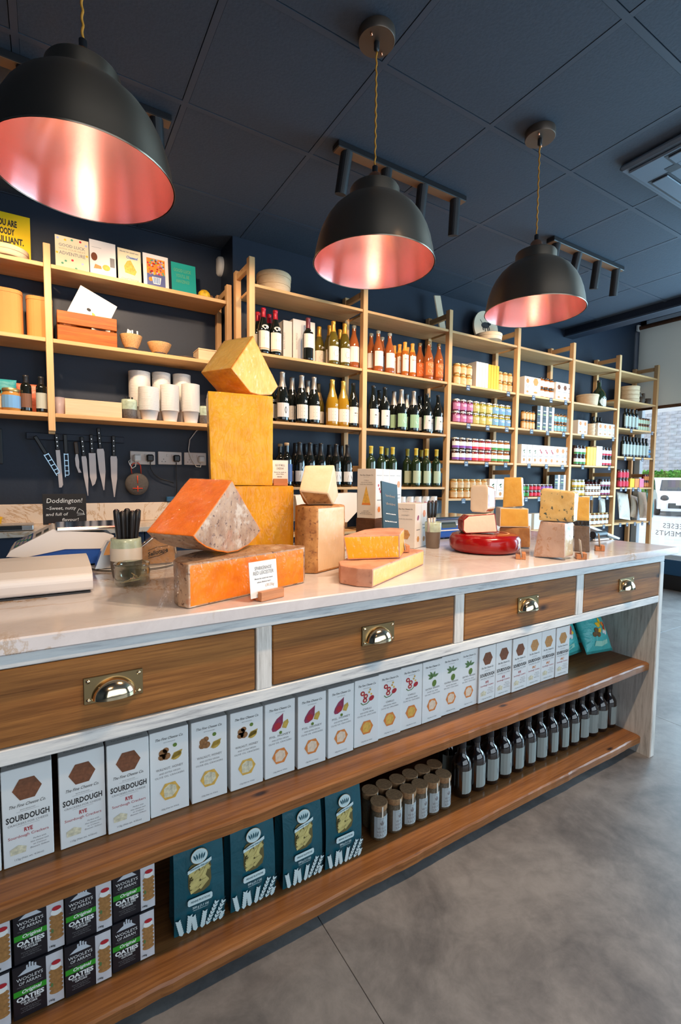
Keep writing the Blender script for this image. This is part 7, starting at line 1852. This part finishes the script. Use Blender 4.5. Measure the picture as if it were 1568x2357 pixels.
# ================================================================== remaining goods on the pine shelving
def extras():
    # bamboo steamer, first bay top
    z = LEV[0][0]; x = at(631, 660, Y=SHY + .14).x
    t = thing('bamboo_steamer', 'round stacked bamboo steamer on the top shelf, first bay', 'steamer', (x, SHY + .145, z)); R = .108
    MB().lathe([(R, 0), (R, .052)], 'pale_wood', 36).build('lower_ring', t); MB().lathe([(R + .003, .0525), (R + .003, .10)], 'pale_wood', 36).build('upper_ring', t); MB().lathe([(R + .006, .1005), (R + .006, .128), (R + .001, .134), (R * .6, .139), (0, .141)], 'pale_wood', 36).build('lid', t)
    # gift boxes behind the port
    for k, (u0, u1, h) in enumerate(((652, 672, .27), (674, 724, .292))):
        xa, xb = shx(u0, .13), shx(u1, .13); t = thing('gift_box', 'white wine gift box behind the plum capped bottle' if k else 'narrow white gift box beside the red capped bottles', 'box', ((xa + xb) / 2, SHY + .13, LEV[0][1])); w = xb - xa
        MB().box(-w / 2, w / 2, 0, .12, 0, h, 'carton_white', .002).build('carton', t); a = Art(); a.rect(-w / 2, .028, w / 2, .033, 'cap_plum'); a.text('RAMOS PINTO', -w * .3, h * .5, .012, 'ink_grey', 0, 0, rot=PI / 2); a.build('front_print', t)
    # paddle leaning at the third post
    x = shx(1041, .2); t = thing('wooden_paddle', 'pale wooden paddle leaning behind the third post', 'paddle', (2.85, SHY + .165, LEV[2][0] + .006), (-.10, -.16, 0)); MB().box(-.038, .038, 0, .014, .005, .335, 'board_pale', .006).build('blade', t)
    # cheese boards, third bay top
    c = at(1140, 762, Y=SHY + .2); t = thing('serving_board', 'round pale board with a black bull emblem standing upright', 'board', (3.40, SHY + .195, LEV[2][0] + .012), (-.09, 0, 0)); R = .155
    MB().lathe([(R, 0), (R, .016)], 'board_pale', 48, (0, 0, R + .004), axis='y').build('board', t)
    a = Art((0, -.0008, R)); a.ell(-.01, .03, .055, .028, 'ink', 16, .2).ell(.04, .055, .024, .02, 'ink', 12); a.line([(.045, .07), (.06, .09)], .006, 'ink').line([(.03, .07), (.02, .088)], .006, 'ink').line([(-.05, .045), (-.075, .07)], .005, 'ink')
    for x, y in ((-.045, -.02), (-.02, -.026), (.015, -.02), (.035, -.01)): a.line([(x, .02), (x + .006, y)], .011, 'ink')
    a.build('emblem', t)
    c = at(1118, 775, Y=SHY + .10); t = thing('cheese_box', 'round pale wooden cheese box lying before the bull board', 'box', (c.x, SHY + .07, LEV[2][0])); R = .112; MB().lathe([(R, 0), (R, .03)], 'board_pale', 40).build('base', t); MB().lathe([(R + .004, .0305), (R + .004, .052), (R, .056)], 'board_pale', 40).build('lid', t)
    # fifth bay, second shelf
    z = LEV[4][1]; p = shx(1348, .13) - .02; t = thing('cheese_box', 'tall round wooden box beside the dark demijohn', 'box', (p, SHY + .125, z)); R = .108; MB().lathe([(R * .9, 0), (R, .10)], 'pale_wood', 40).build('body', t); MB().lathe([(R + .003, .1005), (R + .003, .118)], 'pale_wood', 40).build('rim', t)
    p = shx(1385, .1); t = thing('demijohn', 'big dark green demijohn with round cream label', 'bottle', (5.05, SHY + .115, z)); MB().lathe([(0, .004), (.063, 0), (.071, .01), (.073, .1), (.066, .15), (.045, .185), (.024, .205), (.02, .225), (.02, .285)], 'glass_green', 32).build('bottle_body', t); MB().lathe([(.0215, .27), (.0215, .292)], 'cap_black', 16).build('stopper', t); a = Art((0, 0, 0), (1, 0, 0), (0, 0, 1), .0008, .0735)
    for j in range(10): y0, y1 = -.05 + .01 * j, -.04 + .01 * j; q = math.sqrt(max(0, .05 ** 2 - ((y0 + y1) / 2) ** 2)); a.rect(-q - .01, .06 + y0, q - .01, .06 + y1, 'label_cream')
    a.build('bottle_label', t)
    for bay, u, n, lb in ((4, 1416, 2, 'stacked round wooden boxes right of the demijohn'), (5, 1450, 4, 'tall pile of round wooden boxes, window bay')):
        z = LEV[bay][1]; R = .112
        for k in range(n):
            x = min(shx(u, .13), POSTS[bay + 1] - .02 - R * .40) if bay == 4 else 5.70; nm = (['lower', 'upper'] if n == 2 else ['lowest', 'second', 'third', 'topmost'])[k]
            t = thing('cheese_box', f'round wooden box in the window bay pile, {nm}' if n == 4 else f'round wooden box right of the demijohn, {nm}', 'box', (x if bay == 5 else x + .0, SHY + .15, z + k * .0475), group='round wooden cheese boxes'); rr = R * (1 if n == 4 else .36)
            MB().lathe([(rr, 0), (rr, .028)], 'pale_wood', 36).build('base', t); MB().lathe([(rr + .003, .0282), (rr + .003, .045), (rr, .0465)], 'pale_wood', 36).build('lid', t)
    z = LEV[5][1]; t = thing('figurine', 'dark figurine beside the round wooden boxes, window bay', 'figurine', (5.885, SHY + .1, z)); mat('bronze', (0.10, 0.07, 0.05), .5)
    MB().lathe([(.03, 0), (.034, .01), (.045, .05), (.03, .09), (0, .10)], 'bronze', 14).build('body', t); MB().cyl((.0, 0, .08), (-.045, 0, .13), .022, .014, 'bronze', 10).build('head', t); MB().box(.02, .05, -.02, .02, .06, .135, 'bronze', .006).build('back', t)
    t = thing('flower_pot', 'small brown pot at the right end, window bay', 'pot', (5.985, SHY + .08, z)); MB().lathe([(.03, 0), (.038, .075), (.034, .075), (.028, .01), (0, .008)], 'bronze', 18, cap=False).build('pot', t)
    # fifth bay third shelf small round boxes
    z = LEV[4][2]
    for k in range(3): t = thing('cheese_box', f'small round wooden box, {["bottom", "middle", "top"][k]} of the little pile, fifth bay', 'box', (shx(1359, .06) , SHY + .075, z + k * .041), group='small round wooden boxes'); MB().lathe([(.047, 0), (.047, .024)], 'pale_wood', 26).build('base', t); MB().lathe([(.0495, .0242), (.0495, .038), (.047, .0405)], 'pale_wood', 26).build('lid', t)
    # bags, window bay low shelf
    wrinkle_mat('bag_clear', (0.62, 0.55, 0.46), .3); wrinkle_mat('bag_kraft', (0.46, 0.33, 0.22), .45); wrinkle_mat('bag_aqua', (0.06, 0.42, 0.45), .35)
    for k, (u, m, w, h, rx, ry, yo, lb) in enumerate(((1446, 'bag_clear', .24, .31, -.2, .12, .07, 'large pale bag slumped at the left, window bay'), (1467, 'bag_kraft', .16, .27, -.15, .2, .15, 'brown paper bag leaning behind the pale bag'), (1489, 'bag_kraft', .18, .31, -.12, .04, .09, 'upright kraft bag, window bay'), (1506, 'bag_aqua', .10, .30, -.1, -.03, .08, 'aqua bag at the right end, window bay'))):
        t = thing('food_bag', lb, 'bag', (shx(u, yo), SHY + yo, LEV[5][5] + .028), (rx, ry, 0)); mb, sf = pillow(w, h, .07, m, 12, 14, k * 3.3); mb.build('bag', t)
    t = thing('food_bag', 'pale bag cut off behind the window post, fifth bay', 'bag', (shx(1398, .1), SHY + .13, LEV[4][5] + .02), (-.12, .18, 0)); mb, sf = pillow(.12, .26, .06, 'bag_clear', 12, 14, 7); mb.build('bag', t)
    # olive tins, second bay low shelf
    mat('tin_white', (0.70, 0.66, 0.62), .35)
    def tin_art(a, w, h): pass
    first = None
    for j in range(2):
        for k in range(8):
            lb = f'white olive tin with pink lettering, {"bottom" if j == 0 else "top"} row, {ORD[k]}, second bay'; loc = (shx(872 + 18.3 * k, .05), SHY + .06, LEV[1][4] + j * .121)
            if first is None:
                first = thing('tin', lb, 'tin', loc, (0, 0, 0), 'white olive tins'); MB().lathe([(.036, 0), (.037, .003), (.037, .117), (.0355, .12)], 'tin_white', 20).build('can', first); a = Art((0, 0, 0), (1, 0, 0), (0, 0, 1), .0008, .037); a.text('Perello', 0, .062, .02, 'lab_pink', .02, .2, fit=.062); a.rect(-.03, .01, .03, .045, 'label_green'); a.build('tin_print', first)
            else: copy_thing(first, loc, random.uniform(-.5, .5), lb)
    # shelf edge tickets
    mat('ticket_navy', (0.03, 0.05, 0.10), .5)
    tm = MB().box(-.022, .022, -.0015, 0, -.04, .002, 'ticket_navy', 0).mesh('price_ticket'); a = Art((0, -.0017, 0)); a.scrib(0, -.012, .034, .006, 'ink_white', 2); a.scrib(0, -.032, .026, .009, 'ink_white', 7)
    tk = a.mb.mesh('ticket_lettering')
    spots = {(2, 1): (1074, 1166), (2, 2): (1077, 1121, 1165), (2, 3): (1074, 1121, 1165), (2, 4): (1070,), (3, 1): (1224, 1264, 1298), (3, 2): (1222, 1259, 1296), (3, 3): (1219, 1259, 1296), (3, 4): (1215, 1245), (4, 2): (1340, 1410), (4, 3): (1343, 1404), (4, 4): (1341, 1366, 1385, 1403), (4, 5): (1398,), (5, 2): (1451, 1499, 1508), (5, 3): (1440, 1460, 1480, 1506), (5, 4): (1434, 1445, 1462, 1474, 1507), (5, 5): (1436, 1452, 1470, 1487, 1504)}
    for (b, l), us in spots.items():
        for k, u in enumerate(us):
            x = at(u, 1050, Y=SHY + .004).x; t = thing('price_ticket', f'dark shelf ticket, {ORD[k] if len(us) > 1 else "single"}, {BAYN[b]}, {LEVN[l]}', 'price ticket', (x, SHY + .0052, LEV[b][l] - .004), (.0, 0, 0), 'dark shelf edge tickets')
            link('ticket', tm, t); link('ticket_lettering', tk, t)
mat('board_pale', (0.74, 0.60, 0.42), .6, var=.05, scale=8)
extras()
